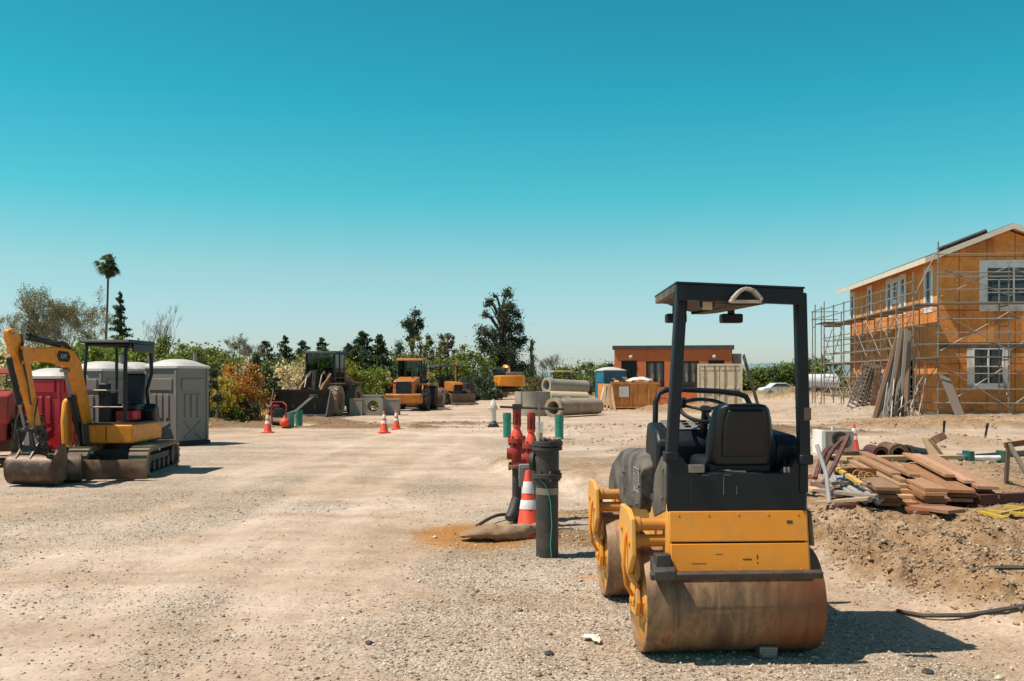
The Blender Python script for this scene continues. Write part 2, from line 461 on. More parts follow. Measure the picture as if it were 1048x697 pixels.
L['twig'] = leaf_mat('twig_haze', [(0, (.2, .165, .125)), (.6, (.15, .125, .095)), (1, (.11, .11, .06))], trans=.1)
L['dry'] = leaf_mat('dry_grass_blade', [(0, (.38, .3, .14)), (.6, (.3, .24, .11)), (1, (.2, .2, .07))])
L['frond'] = leaf_mat('palm_frond', [(0, (.035, .05, .02)), (.6, (.055, .07, .03)), (1, (.1, .1, .05))])

# ------------------------------------------------------------------ terrain
def hsh(ix, iy, seed):
    h = (ix.astype(np.int64) * 374761393 + iy.astype(np.int64) * 668265263 + seed * 144665) & 0xffffffff
    h = ((h ^ (h >> 13)) * 1274126177) & 0xffffffff
    return ((h ^ (h >> 16)) & 0xffff) / 65535.0
def vn(x, y, seed=0):
    x = np.asarray(x, float); y = np.asarray(y, float)
    ix = np.floor(x); iy = np.floor(y); fx = x - ix; fy = y - iy
    ux = fx*fx*(3 - 2*fx); uy = fy*fy*(3 - 2*fy)
    a = hsh(ix, iy, seed); b = hsh(ix+1, iy, seed); c = hsh(ix, iy+1, seed); d = hsh(ix+1, iy+1, seed)
    return (a*(1-ux) + b*ux)*(1-uy) + (c*(1-ux) + d*ux)*uy - .5
def fbm(x, y, o=4, seed=0):
    s = 0; a = 1
    for k in range(o):
        s = s + a * vn(x * 2**k + 17*k, y * 2**k - 9*k, seed + k); a *= .5
    return s
def sst(a, b, x):
    t = np.clip((x - a) / (b - a), 0, 1); return t*t*(3 - 2*t)
def clod_mask(x, y):
    edge = 2.95 + (9.2 - y) * .33 + .35 * fbm(x*.9 + 5, y*.9, 3, 40)
    m = sst(0, .55, x - edge) * sst(4.2, 6.2, y) * (1 - sst(20, 24, y)) * (1 - sst(30, 40, x))
    return m
MOUNDS = [(23.5, 82.0, 6.5, 3.5, .75, .8), (2.6, 34.0, 3.0, 1.6, .2, 1.0), (-2.2, 38.5, 3.2, .9, .14, 1.0), (-6.6, 37.0, 1.6, .7, .1, 1.0), (4.6, 25.0, 2.4, 2.6, .18, 1.0),  # x, y, rx, ry, height, earth
    (7.2, 33.0, 6.5, 2.0, .22, .9), (-5.0, 36.2, 3.6, 1.0, .13, 1.0), (3.6, 27.5, 2.6, 2.2, .16, 1.0), (-11.0, 36.5, 3.2, 1.6, .3, 1.0),
    (17.6, 49.5, 5.5, 4.0, .55, .2), (9.5, 52.0, 4.0, 2.5, .45, .85), (-8.8, 39.5, 3.5, 1.3, .3, 1.0), (11.5, 27.0, 5.5, 1.0, .3, .8),
    (15.5, 36.0, 6.0, 1.5, .3, .8), (19.0, 39.5, 8.0, 2.2, .3, .7), (7.6, 16.6, 2.6, 1.6, .2, .6), (.75, 11.4, .45, .7, .05, 1.0), (1.0, 13.2, .8, .5, .06, 1.0)]
def H(x, y, fine=True):
    x = np.asarray(x, float); y = np.asarray(y, float)
    near = 1 - sst(60, 140, np.hypot(x, y))
    h = .05 * fbm(x/7, y/7, 2, 3) * near
    cm = clod_mask(x, y)
    h = h + cm * (.17 + .10 * fbm(x*.7, y*.7, 3, 21))
    for mx, my, rx, ry, hh, e in MOUNDS:
        q = ((x-mx)/rx)**2 + ((y-my)/ry)**2
        h = h + hh * np.clip(1 - q, 0, 1)**1.5 * (1 + .7*fbm(x*1.1, y*1.1, 3, 60))
    if fine:
        rng = 1 - sst(18, 45, np.hypot(x, y))
        big = np.clip(fbm(x*2.6, y*2.6, 4, 71) , -.4, 1)
        h = h + cm * (.24 * big + .12*np.abs(fbm(x*7, y*7, 3, 77))) * (1 - .72*sst(10.5, 13, y))
        h = h + rng * (.014 * fbm(x*3.1, y*3.1, 3, 80) + .007 * fbm(x*13, y*13, 2, 90))
        # wheel ruts along the haul road
        u = x + .5 * np.sin(y * .12) + .25 * fbm(x*.2, y*.15, 2, 33)
        for c in (-4.6, -3.1, -1.9):
            h = h - .016 * np.exp(-((u - c)/.22)**2) * near
    return h
def Hz(x, y): return float(H(np.array([x]), np.array([y]), False)[0])
def GP(px, py, up=0.0):
    """point on the terrain met by the line of sight through photograph column px, row py"""
    z = up
    for _ in range(12):
        d = (EYE - z) * 1000 / (py - 385.0)
        x = (px - 524) / 1000 * d
        z = .5*z + .5*(Hz(x, d) + up)
    return Vector((x, d, Hz(x, d)))
def AT(px, d, up=0.0):
    x = (px - 524) / 1000 * d
    return Vector((x, d, Hz(x, d) + up))

def ground_material():
    m, t, b, new, link = nodes_of('site_dirt')
    g = new("ShaderNodeNewGeometry"); pos = g.outputs["Position"]
    def at(n):
        a = new("ShaderNodeAttribute"); a.attribute_name = n; return a.outputs["Fac"]
    def math_(op, a, c=None):
        q = new("ShaderNodeMath"); q.operation = op
        for i, s in enumerate((a, c)):
            if s is None: continue
            if isinstance(s, (int, float)): q.inputs[i].default_value = s
            else: link(s, q.inputs[i])
        q.use_clamp = op in ('MULTIPLY_ADD',)
        return q.outputs[0]
    big = noise(new, link, pos, .35, 6, .62)
    med = noise(new, link, pos, 2.4, 6, .65)
    fine = noise(new, link, pos, 26, 6, .7)
    vfine = noise(new, link, pos, 110, 3, .7)
    # dirt base
    r1 = ramp(new, [(.3, (.40, .302, .225)), (.5, (.49, .384, .297)), (.7, (.57, .457, .365))]); link(big, r1.inputs[0])
    r2 = ramp(new, [(.3, (.34, .248, .178)), (.5, (.5, .39, .302)), (.75, (.6, .487, .395))]); link(med, r2.inputs[0])
    dirt = mix(new, link, .5, r1.outputs[0], r2.outputs[0])
    dirt = mix(new, link, .75, dirt, fine, 'OVERLAY')
    dirt = mix(new, link, .35, dirt, vfine, 'OVERLAY')
    # gravel
    vo = new("ShaderNodeTexVoronoi"); vo.inputs["Scale"].default_value = 42; link(pos, vo.inputs["Vector"])
    vo2 = new("ShaderNodeTexVoronoi"); vo2.inputs["Scale"].default_value = 95; link(pos, vo2.inputs["Vector"])
    sp = new("ShaderNodeSeparateColor"); link(vo.outputs["Color"], sp.inputs[0])
    rg = ramp(new, [(0, (.16, .119, .088)), (.35, (.385, .302, .228)), (.7, (.525, .432, .342)), (1, (.7, .605, .505))]); link(sp.outputs[0], rg.inputs[0])
    sp2 = new("ShaderNodeSeparateColor"); link(vo2.outputs["Color"], sp2.inputs[0])
    rg2 = ramp(new, [(0, (.19, .146, .11)), (.5, (.455, .367, .283)), (1, (.645, .552, .45))]); link(sp2.outputs[1], rg2.inputs[0])
    gcol = mix(new, link, .5, rg.outputs[0], rg2.outputs[0])
    gm = math_('ADD', math_('MULTIPLY', at('gravel'), 1.0), math_('MULTIPLY', math_('SUBTRACT', med, .5), 1.3))
    rgm = ramp(new, [(.34, 0), (.62, 1)]); link(gm, rgm.inputs[0])
    col = mix(new, link, rgm.outputs[0], dirt, gcol)
    # scattered pebbles on the plain dirt
    vo3 = new("ShaderNodeTexVoronoi"); vo3.inputs["Scale"].default_value = 17; link(pos, vo3.inputs["Vector"])
    pb = ramp(new, [(.0, 1), (.12, 1), (.17, 0)]); link(vo3.outputs["Distance"], pb.inputs[0])
    sp3 = new("ShaderNodeSeparateColor"); link(vo3.outputs["Color"], sp3.inputs[0])
    gate = math_('GREATER_THAN', sp3.outputs[2], .55)
    peb = math_('MULTIPLY', pb.outputs[0], gate)
    rp = ramp(new, [(0, (.1, .07, .05)), (.6, (.25, .195, .15)), (1, (.6, .53, .46))]); link(sp3.outputs[0], rp.inputs[0])
    col = mix(new, link, math_('MULTIPLY', peb, .8), col, rp.outputs[0])
    # turned earth
    re = ramp(new, [(.28, (.19, .12, .07)), (.5, (.33, .225, .14)), (.74, (.47, .35, .245))]); link(noise(new, link, pos, 7, 7, .7), re.inputs[0])
    em = math_('ADD', at('earth'), math_('MULTIPLY', math_('SUBTRACT', med, .5), .8))
    rem = ramp(new, [(.3, 0), (.75, 1)]); link(em, rem.inputs[0])
    col = mix(new, link, rem.outputs[0], col, re.outputs[0])
    rd = ramp(new, [(.4, 0), (.75, 1)]); link(math_('ADD', at('dark'), math_('MULTIPLY', math_('SUBTRACT', noise(new, link, pos, 1.7, 6, .7), .5), 1.6)), rd.inputs[0])
    col = mix(new, link, math_('MULTIPLY', rd.outputs[0], .85), col, mix(new, link, fine, (.12, .075, .045), (.3, .21, .14)))
    # pale compacted haul road and a spill of orange soil
    rt = ramp(new, [(.25, 0), (.8, 1)]); link(math_('ADD', at('track'), math_('MULTIPLY', math_('SUBTRACT', med, .5), .7)), rt.inputs[0])
    pale = mix(new, link, fine, (.52, .412, .325), (.62, .505, .41))
    col = mix(new, link, math_('MULTIPLY', rt.outputs[0], .72), col, pale)
    os_ = math_('ADD', at('orange'), math_('MULTIPLY', math_('SUBTRACT', noise(new, link, pos, 12, 7, .8), .5), 2.6))
    ro = ramp(new, [(.35, 0), (.6, 1)]); link(os_, ro.inputs[0])
    oc = mix(new, link, fine, (.36, .175, .08), (.56, .33, .165))
    col = mix(new, link, math_('MULTIPLY', ro.outputs[0], .9), col, oc)
    # faint wheel streaks down the yard and broad tonal patches
    mps = new("ShaderNodeMapping"); mps.inputs["Scale"].default_value = (1.9, .3, 1); mps.inputs["Rotation"].default_value = (0, 0, .1); link(pos, mps.inputs[0])
    st_ = noise(new, link, mps.outputs[0], 1.6, 7, .72, 1.2)
    mpb = new("ShaderNodeMapping"); mpb.inputs["Scale"].default_value = (.35, .9, 1); link(pos, mpb.inputs[0])
    pt_ = noise(new, link, mpb.outputs[0], .55, 6, .7, .6)
    hvv = new("ShaderNodeHueSaturation"); mrv = new("ShaderNodeMapRange"); mrv.inputs[1].default_value = .36; mrv.inputs[2].default_value = .64; mrv.inputs[3].default_value = .72; mrv.inputs[4].default_value = 1.18
    link(math_('ADD', math_('MULTIPLY', st_, .3), math_('MULTIPLY', pt_, .7)), mrv.inputs[0]); link(mrv.outputs[0], hvv.inputs["Value"])
    mrs = new("ShaderNodeMapRange"); mrs.inputs[1].default_value = .36; mrs.inputs[2].default_value = .64; mrs.inputs[3].default_value = 1.25; mrs.inputs[4].default_value = .92
    link(pt_, mrs.inputs[0]); link(mrs.outputs[0], hvv.inputs["Saturation"]); link(col, hvv.inputs["Color"]); col = hvv.outputs[0]
    # dry / green grass verge far away
    rv = ramp(new, [(.35, (.2, .17, .08)), (.6, (.13, .14, .045))]); link(med, rv.inputs[0])
    col = mix(new, link, at('verge'), col, rv.outputs[0])
    link(col, b.inputs["Base Color"]); b.inputs["Roughness"].default_value = .95; b.inputs["Specular IOR Level"].default_value = .15
    hsum = math_('ADD', math_('MULTIPLY', fine, .6), math_('MULTIPLY', vfine, .3))
    gd = math_('MULTIPLY', math_('SUBTRACT', 1.0, vo.outputs["Distance"]), math_('MULTIPLY', rgm.outputs[0], .9))
    gd2 = math_('MULTIPLY', math_('SUBTRACT', 1.0, vo2.outputs["Distance"]), math_('MULTIPLY', rgm.outputs[0], .4))
    hh = math_('ADD', math_('ADD', hsum, math_('ADD', gd, gd2)), math_('MULTIPLY', peb, .5))
    bp = new("ShaderNodeBump"); bp.inputs["Strength"].default_value = .85; bp.inputs["Distance"].default_value = .016
    link(hh, bp.inputs["Height"]); link(bp.outputs[0], b.inputs["Normal"])
    return m

def gravel_mask(x, y):
    c = np.exp(-((x + .1 - .02*y)/1.3)**2) * sst(3, 5.5, y) * (1 - sst(24, 40, y))
    l = np.exp(-((x + 5.6 + .05*y)/1.8)**2) * (1 - sst(24, 40, y))
    p = 1.6 * np.clip(1 - ((x-17.6)/6.0)**2 - ((y-49.5)/4.5)**2, 0, 1)
    r = .4 * sst(.9, 1.6, x) * (1 - sst(2.6, 3.4, x)) * (1 - sst(9, 14, y))
    u = x + .5*np.sin(y*.12) + .3*fbm(x*.4, y*.25, 3, 34)
    ruts = sum(np.exp(-((u - q)/.40)**2) for q in (-4.5, -2.9, -1.7)) * (1 - sst(30, 60, y))
    m = .26 + .42*c + .38*l + r - .34*ruts + 1.35*fbm(x*.7, y*.42, 5, 50) * (1 - .5*sst(30, 60, y))
    return np.clip(np.maximum(m * (1 - sst(40, 70, y)*.7), p), 0, 1.2)

def build_ground():
    a1 = np.radians(np.arange(-33, 33.001, .13)); a2 = np.radians(np.arange(35, 325.1, 4.0))
    th = np.concatenate([a1, a2])
    r = [1.2]
    while r[-1] < 4500:
        k = .055 if r[-1] < 4.2 else (.0055 if r[-1] < 16 else (.010 if r[-1] < 70 else .05))
        r.append(r[-1] * (1 + k))
    r = np.array(r)
    R, T = np.meshgrid(r, th, indexing='ij')
    x = R * np.sin(T); y = R * np.cos(T)
    z = H(x, y)
    n, m = R.shape
    co = np.stack([x, y, z], -1).reshape(-1, 3)
    i = np.arange(n-1)[:, None]; j = np.arange(m)[None, :]; j2 = (j + 1) % m
    fs = np.stack([np.broadcast_to(i*m + j, (n-1, m)), i*m + j2, (i+1)*m + j2, np.broadcast_to((i+1)*m + j, (n-1, m))], -1).reshape(-1, 4)[:, ::-1]
    cen = len(co); co = np.vstack([co, [[0, 0, 0]]])
    x = co[:, 0]; y = co[:, 1]
    earth = clod_mask(x, y) * (.95 - .35*sst(11, 15, y))
    for mx, my, rx, ry, hh, e in MOUNDS:
        earth = np.maximum(earth, e * np.clip(1.35 - ((x-mx)/rx)**2 - ((y-my)/ry)**2, 0, 1))
    u = x + .5*np.sin(y*.12)
    ud = u + .3*fbm(x*.4, y*.25, 3, 34); trk = np.clip(sum(np.exp(-((ud - q)/.5)**2) for q in (-4.5, -2.9, -1.7)), 0, 1)*.62 * (1 - .6*sst(26, 60, y)) + .8 * np.exp(-((y - 26 - .15*x)/3.0)**2) * sst(-3, 3, x) + .9*np.exp(-((x-1.6)/7)**2 - ((y-33)/2.0)**2) + .55*sst(55, 45, x*0 + y)*0
    dark = np.zeros_like(x)
    for mx, my, rx, ry, hh, e in MOUNDS:
        if 20 < my < 40 and e > .85: dark = np.maximum(dark, np.clip(1.25 - ((x-mx)/rx)**2 - ((y-my)/ry)**2, 0, 1))
    org = 1.35*np.exp(-((x + .42)/.7)**2 - ((y - 11.6)/.85)**2) + .7*np.exp(-((x-.75)/.25)**2 - ((y-9.3)/.22)**2)
    rr = np.hypot(x, y)
    verge = np.clip(sst(85, 110, rr) + sst(-1, 1.5, -(x + 13.0 - .17*(y - 38))*1.0) * sst(25, 36, y) * sst(-60, -11, x*0 - 11) * 0, 0, 1)
    npobj_attrs = dict(dark=dark, earth=earth, track=np.clip(trk, 0, 1), orange=org, gravel=gravel_mask(x, y), verge=verge)
    o = npobj('ground', co, fs, ground_material(), smooth=True, attrs=npobj_attrs)
    # close the small hole under the camera
    mb = MB(); mm = len(th)
    tag(o, kind='structure')
    return o
build_ground()

def stones(name, pts, sizes, mat, kind='stuff', label=None, cat=None):
    """many loose stones as one object"""
    n = len(pts)
    base = np.array([(1,0,0),(-1,0,0),(0,1,0),(0,-1,0),(0,0,1),(0,0,-1)], float)
    fc = np.array([(0,2,4),(2,1,4),(1,3,4),(3,0,4),(2,0,5),(1,2,5),(3,1,5),(0,3,5)])
    v = base[None] * (sizes[:, None, None] * RNG.uniform(.55, 1.25, (n, 6, 1)))
    v = v + RNG.normal(0, .22, (n, 6, 3)) * sizes[:, None, None]
    v[:, :, 2] *= .65
    a = RNG.uniform(0, 6.28, n); c = np.cos(a)[:, None]; s = np.sin(a)[:, None]
    X = v[:, :, 0]*c - v[:, :, 1]*s; Y = v[:, :, 0]*s + v[:, :, 1]*c
    v = np.stack([X, Y, v[:, :, 2]], -1) + pts[:, None, :]
    f = fc[None] + (np.arange(n) * 6)[:, None, None]
    o = npobj(name, v.reshape(-1, 3), f.reshape(-1, 3), mat)
    tag(o, label, cat, kind=kind)
    return o

def stone_mat(name, stops):
    m, t, b, new, link = nodes_of(name)
    g = new("ShaderNodeNewGeometry"); r = ramp(new, stops); link(g.outputs["Random Per Island"], r.inputs[0])
    n = noise(new, link, g.outputs["Position"], 60, 4, .7)
    link(mix(new, link, .4, r.outputs[0], n, 'OVERLAY'), b.inputs["Base Color"]); b.inputs["Roughness"].default_value = .95
    b.inputs["Specular IOR Level"].default_value = .15
    return m
def scatter():
    # gravel
    n = 76000
    d = 4.6 * (16/4.6) ** RNG.uniform(0, 1, n)**1.0
    x = RNG.uniform(-.72, .72, n) * d
    keep = RNG.uniform(0, 1, n) < (.12 + .9*np.clip(gravel_mask(x, d), 0, 1)) * 1.0
    x = x[keep]; d = d[keep]
    s = np.exp(RNG.normal(math.log(.0085), .42, len(x))); s = np.clip(s, .004, .04)
    z = H(x, d) + s*.12
    stones('gravel', np.stack([x, d, z], -1), s, stone_mat('gravel_stone', [(0, (.12, .085, .06)), (.3, (.365, .282, .21)), (.75, (.535, .436, .34)), (1, (.72, .622, .515))]), label='loose gravel scattered over the compacted dirt yard', cat='gravel')
    # clods on the turned bank
    n = 75000
    y = 5.0 * (22/5.0) ** RNG.uniform(0, 1, n); x = RNG.uniform(.1, .8, n) * y
    k = RNG.uniform(0, 1, n) < clod_mask(x, y) * (1 - .65*sst(10.5, 14, y)); x = x[k]; y = y[k]
    s = np.clip(np.exp(RNG.normal(math.log(.0095), .58, len(x))), .004, .036)
    stones('rubble', np.stack([x, y, H(x, y) + s*.2], -1), s, stone_mat('clod_stone', [(0, (.2, .13, .08)), (.4, (.34, .235, .15)), (.85, (.43, .315, .215)), (1, (.55, .44, .33))]), label='broken clods of turned earth along the bank', cat='earth clods')
    # mounds further out
    px = []; 
    for mx, my, rx, ry, hh, e in MOUNDS:
        q = int(70 * rx * ry ** .5) if my > 15 else int(500*rx*ry)
        xx = RNG.normal(mx, rx*.55, q); yy = RNG.normal(my, ry*.55, q)
        px.append(np.stack([xx, yy], -1))
    px = np.vstack(px); s = np.clip(np.exp(RNG.normal(math.log(.022), .5, len(px))), .008, .08) * np.where(px[:, 1] < 15, .5, 1)
    stones('dirt_clods', np.stack([px[:, 0], px[:, 1], H(px[:, 0], px[:, 1]) + s*.2], -1), s, stone_mat('mound_clod', [(0, (.2, .135, .085)), (.5, (.34, .25, .17)), (1, (.5, .4, .29))]), label='dark clods and stones strewn on the dirt heaps', cat='earth clods')
scatter()
# ------------------------------------------------------------------ far terrain
def hills():
    mb = MB(); xs = np.linspace(-2600, 2600, 90)
    front = []; 
    for i, x in enumerate(xs):
        h = 16 + 22*math.exp(-((x-880)/420)**2) + 10*float(vn(x/260, 0, 5)) + 12*math.exp(-((x+900)/500)**2)
        mb.v += [(x, 2500 + .00004*x*x, -1), (x, 2850, max(4, h)), (x, 3500, -1)]
    for i in range(len(xs)-1):
        a = i*3
        mb.f += [(a, a+3, a+4, a+1), (a+1, a+4, a+5, a+2)]
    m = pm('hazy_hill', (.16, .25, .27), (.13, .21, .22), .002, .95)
    tag(obj('hills', mb, m), kind='structure')
hills()

# ------------------------------------------------------------------ vegetation
def leaves_mesh(name, pts, size, mat, parent, up=0.25, aspect=.6, jitter=.35):
    """leaf-sized bent quads at pts"""
    pts = np.asarray(pts, float); n = len(pts)
    d = RNG.normal(0, 1, (n, 3)); d[:, 2] += up; d /= np.linalg.norm(d, axis=1)[:, None]
    e = np.cross(d, RNG.normal(0, 1, (n, 3))); e /= np.linalg.norm(e, axis=1)[:, None]
    nn = np.cross(d, e)
    s = size * RNG.uniform(1 - jitter, 1 + jitter, (n, 1))
    w_ = s * aspect
    q = np.stack([pts - d*s*.5, pts + e*w_*.5 + nn*s*.12, pts + d*s*.5, pts - e*w_*.5 + nn*s*.12], 1)
    f = np.arange(n*4).reshape(n, 4)
    return npobj(name, q.reshape(-1, 3), f, mat, parent)

def grow(mb, p, d, ln, r, lev, spread, tips, seg=3, n=5, upb=.15, kids=(2, 3)):
    """recursive limb"""
    pts = [Vector(p)]; dv = Vector(d).normalized(); rs = [r]
    for k in range(seg):
        dv = (dv + Vector((random.uniform(-.18, .18), random.uniform(-.18, .18), random.uniform(-.06, .12) + upb*.3))).normalized()
        pts.append(pts[-1] + dv * ln / seg); rs.append(r * (1 - .45*(k+1)/seg))
    mb.path(pts, rs, n)
    if lev == 0:
        tips.append(pts[-1]); tips.append(pts[-2]); return
    for k in range(random.randint(*kids)):
        t = random.uniform(.55, 1.0) if k else 1.0
        i = min(seg, max(1, int(round(t * seg))))
        a = random.uniform(0, 6.283)
        s = Vector((math.cos(a), math.sin(a), 0)) * spread
        nd = (dv + s + Vector((0, 0, upb))).normalized()
        grow(mb, pts[i], nd, ln * random.uniform(.62, .82), max(.014, rs[i] * .72), lev-1, spread, tips, seg, max(3, n-1), upb, kids)

def broadleaf(name, label, loc, h, wd, mat, n=2600, leaf=.28, clumps=26, base=.25, trunk_r=.16, bark='bark', group=None, shape='round', cat='tree', parts=('trunk', 'crown'), clr=.2, rz=0):
    t = thing(name, label, cat, loc, rz, group)
    mb = MB()
    top = h * .8
    mb.path([(0, 0, -.1), (random.uniform(-.1, .1), random.uniform(-.1, .1), h*.3), (random.uniform(-.25, .25), random.uniform(-.2, .2), top)], [trunk_r, trunk_r*.75, trunk_r*.25], 7)
    P = []
    for k in range(clumps):
        zz = random.random()
        if shape == 'round': rr = math.sqrt(max(0, 1 - (2*zz - 1)**2)) * .92 + .08
        elif shape == 'column': rr = .55 + .45*math.sin(math.pi*min(1, zz*1.05 + .1))
        elif shape == 'euc': rr = .35 + .65*math.sin(math.pi*(.15 + .75*zz)) * random.uniform(.55, 1.1)
        else: rr = math.sqrt(max(0, 1 - zz**2)) * .95 + .05
        a = random.uniform(0, 6.283); q = rr * math.sqrt(random.uniform(.1, 1))
        c = Vector((math.cos(a)*q*wd/2, math.sin(a)*q*wd/2, h*base + (h*(1-base))*zz*.94))
        cr = wd * clr * random.uniform(.55, 1.15) * (.75 if zz > .85 else 1)
        mb.path([(0, 0, max(h*.12, c.z*.62)), (c.x*.5, c.y*.5, c.z*.86), tuple(c)], [trunk_r*.4, trunk_r*.25, trunk_r*.08], 4)
        k_ = int(n / clumps * random.uniform(.6, 1.4))
        g = RNG.normal(0, 1, (k_, 3)); g /= np.linalg.norm(g, axis=1)[:, None]
        g = g * (np.abs(RNG.normal(.25, .5, (k_, 1)))) * cr * np.array([1, 1, .85])
        P.append(g + np.array(c))
    obj(parts[0], mb, M[bark], t)
    P = np.vstack(P); P[:, 2] = np.maximum(P[:, 2], .06)
    leaves_mesh(parts[1], P, leaf, mat, t)
    return t

def conifer(name, label, loc, h, wd, mat, n=2600, leaf=.3, group=None, sparse=False, droop=.25):
    t = thing(name, label, 'tree', loc, random.uniform(0, 6), group)
    mb = MB(); mb.path([(0, 0, -.1), (.03*h*random.uniform(-1, 1), 0, h*.5), (.02, .02, h)], [h*.022, h*.013, .015], 6)
    P = []; nbr = 64 if not sparse else 40
    lop = random.uniform(0, 6.283)
    for k in range(nbr):
        u = (k + random.uniform(-1.5, 1.5)) / nbr; u = min(1, max(0, u)); z = h * (.1 + .9*u)
        a = k * 2.399 + random.uniform(-.6, .6)
        rr = wd/2 * (1 - u**1.25) * random.uniform(.5, 1.3) * (1 + .25*math.cos(a - lop)) + .1
        rise = (random.uniform(-droop*1.3, .15) if not sparse else random.uniform(-.05, .55))
        e = Vector((math.cos(a)*rr, math.sin(a)*rr, min(h*1.0, z + rr*rise)))
        mb.path([(0, 0, z - .04*h), (e.x*.5, e.y*.5, (z + e.z)/2 + .02*h), tuple(e)], [h*.006, h*.004, .006], 3)
        m_ = int(n / nbr * (rr/(wd*.28) + .35))
        tt = RNG.uniform(.08 if not sparse else .4, 1.05, m_)[:, None]
        P.append(np.array([0, 0, z]) * (1-tt) + np.array(e) * tt + RNG.normal(0, 1, (m_, 3)) * ((.15*rr + .06) * (1.1 - .5*tt)) * np.array([1, 1, .75]))
    obj('trunk', mb, M['bark'], t)
    leaves_mesh('crown', np.vstack(P), leaf, mat, t, up=-.1, aspect=.4)
    return t

def bare(name, label, loc, h, spread, mat=None, nl=0, leaf=.2, lev=4, bark='paleBark', group=None, stems=3):
    t = thing(name, label, 'tree', loc, random.uniform(0, 6), group)
    mb = MB(); tips = []
    for s in range(stems):
        a = random.uniform(0, 6.283)
        grow(mb, (0, 0, -.05), (math.cos(a)*.4*spread, math.sin(a)*.4*spread, 1), h*.34, h*.02, lev, spread, tips, 3, 5, .12, (2, 3))
    zt = max(p.z for p in tips); k = h / zt
    mb.v = [(v[0]*k, v[1]*k, v[2]*k) for v in mb.v]
    obj('trunk', mb, M[bark], t)
    if mat:
        tp = np.array([tuple(p*k) for p in tips])
        i = RNG.integers(0, len(tp), nl)
        leaves_mesh('crown', tp[i] + RNG.normal(0, .13*h/8, (nl, 3)), leaf, mat, t, aspect=.35)
    return t

def palm(loc, h):
    t = thing('fan_palm', 'very tall slender fan palm towering over every other tree at left', 'palm tree', loc)
    mb = MB(); mb.path([(-.5, 0, -.1), (-.32, 0, h*.3), (-.12, 0, h*.62), (0, 0, h - .9)], [.2, .14, .11, .1], 8); obj('trunk', mb, M['bark'], t)
    def fan(mb, c, d, ln, wd, droop):
        x = d.cross(Vector((0, 0, 1))).normalized(); u = x.cross(d); tw = random.uniform(-1.3, 1.3); x, u = x*math.cos(tw) + u*math.sin(tw), u*math.cos(tw) - x*math.sin(tw)
        st = c + d*ln*random.uniform(.08, .5)
        mb.beam(c, st, .035, .02)
        for k in range(11):
            a = (k - 5) / 5 * 1.15
            dd = (d*math.cos(a) + x*math.sin(a)).normalized()
            p1 = st + dd*ln*.3; p2 = st + dd*ln*.55 + Vector((0, 0, -droop*ln*random.uniform(.6, 1.2)))
            sd = dd.cross(u).normalized() * wd
            o = len(mb.v)
            mb.v += [tuple(st), tuple(p1 + sd), tuple(p2), tuple(p1 - sd)]; mb.f.append((o, o+1, o+2, o+3))
    for nm, nb, rng, mt in (('crown', 30, (-.75, 1.45), L['frond']), ('skirt', 26, (-1.45, -.7), pm('dead_frond', (.16, .12, .07), (.1, .075, .045), 3, .9))):
        mb = MB()
        for k in range(nb):
            a = k * 2.399; e = random.uniform(*rng)
            d = Vector((math.cos(a)*math.cos(e), math.sin(a)*math.cos(e), math.sin(e)))
            fan(mb, Vector((0, 0, h - .95 - (.5*random.random() if nm == 'skirt' else 0))), d, 1.6 if nm == 'crown' else .95, .06, .22)
        obj(nm, mb, mt, t, smooth=False, recalc=False)

def top(px, py, d): return EYE - (py - 385)/1000*d    # height of something that reaches row py at distance d

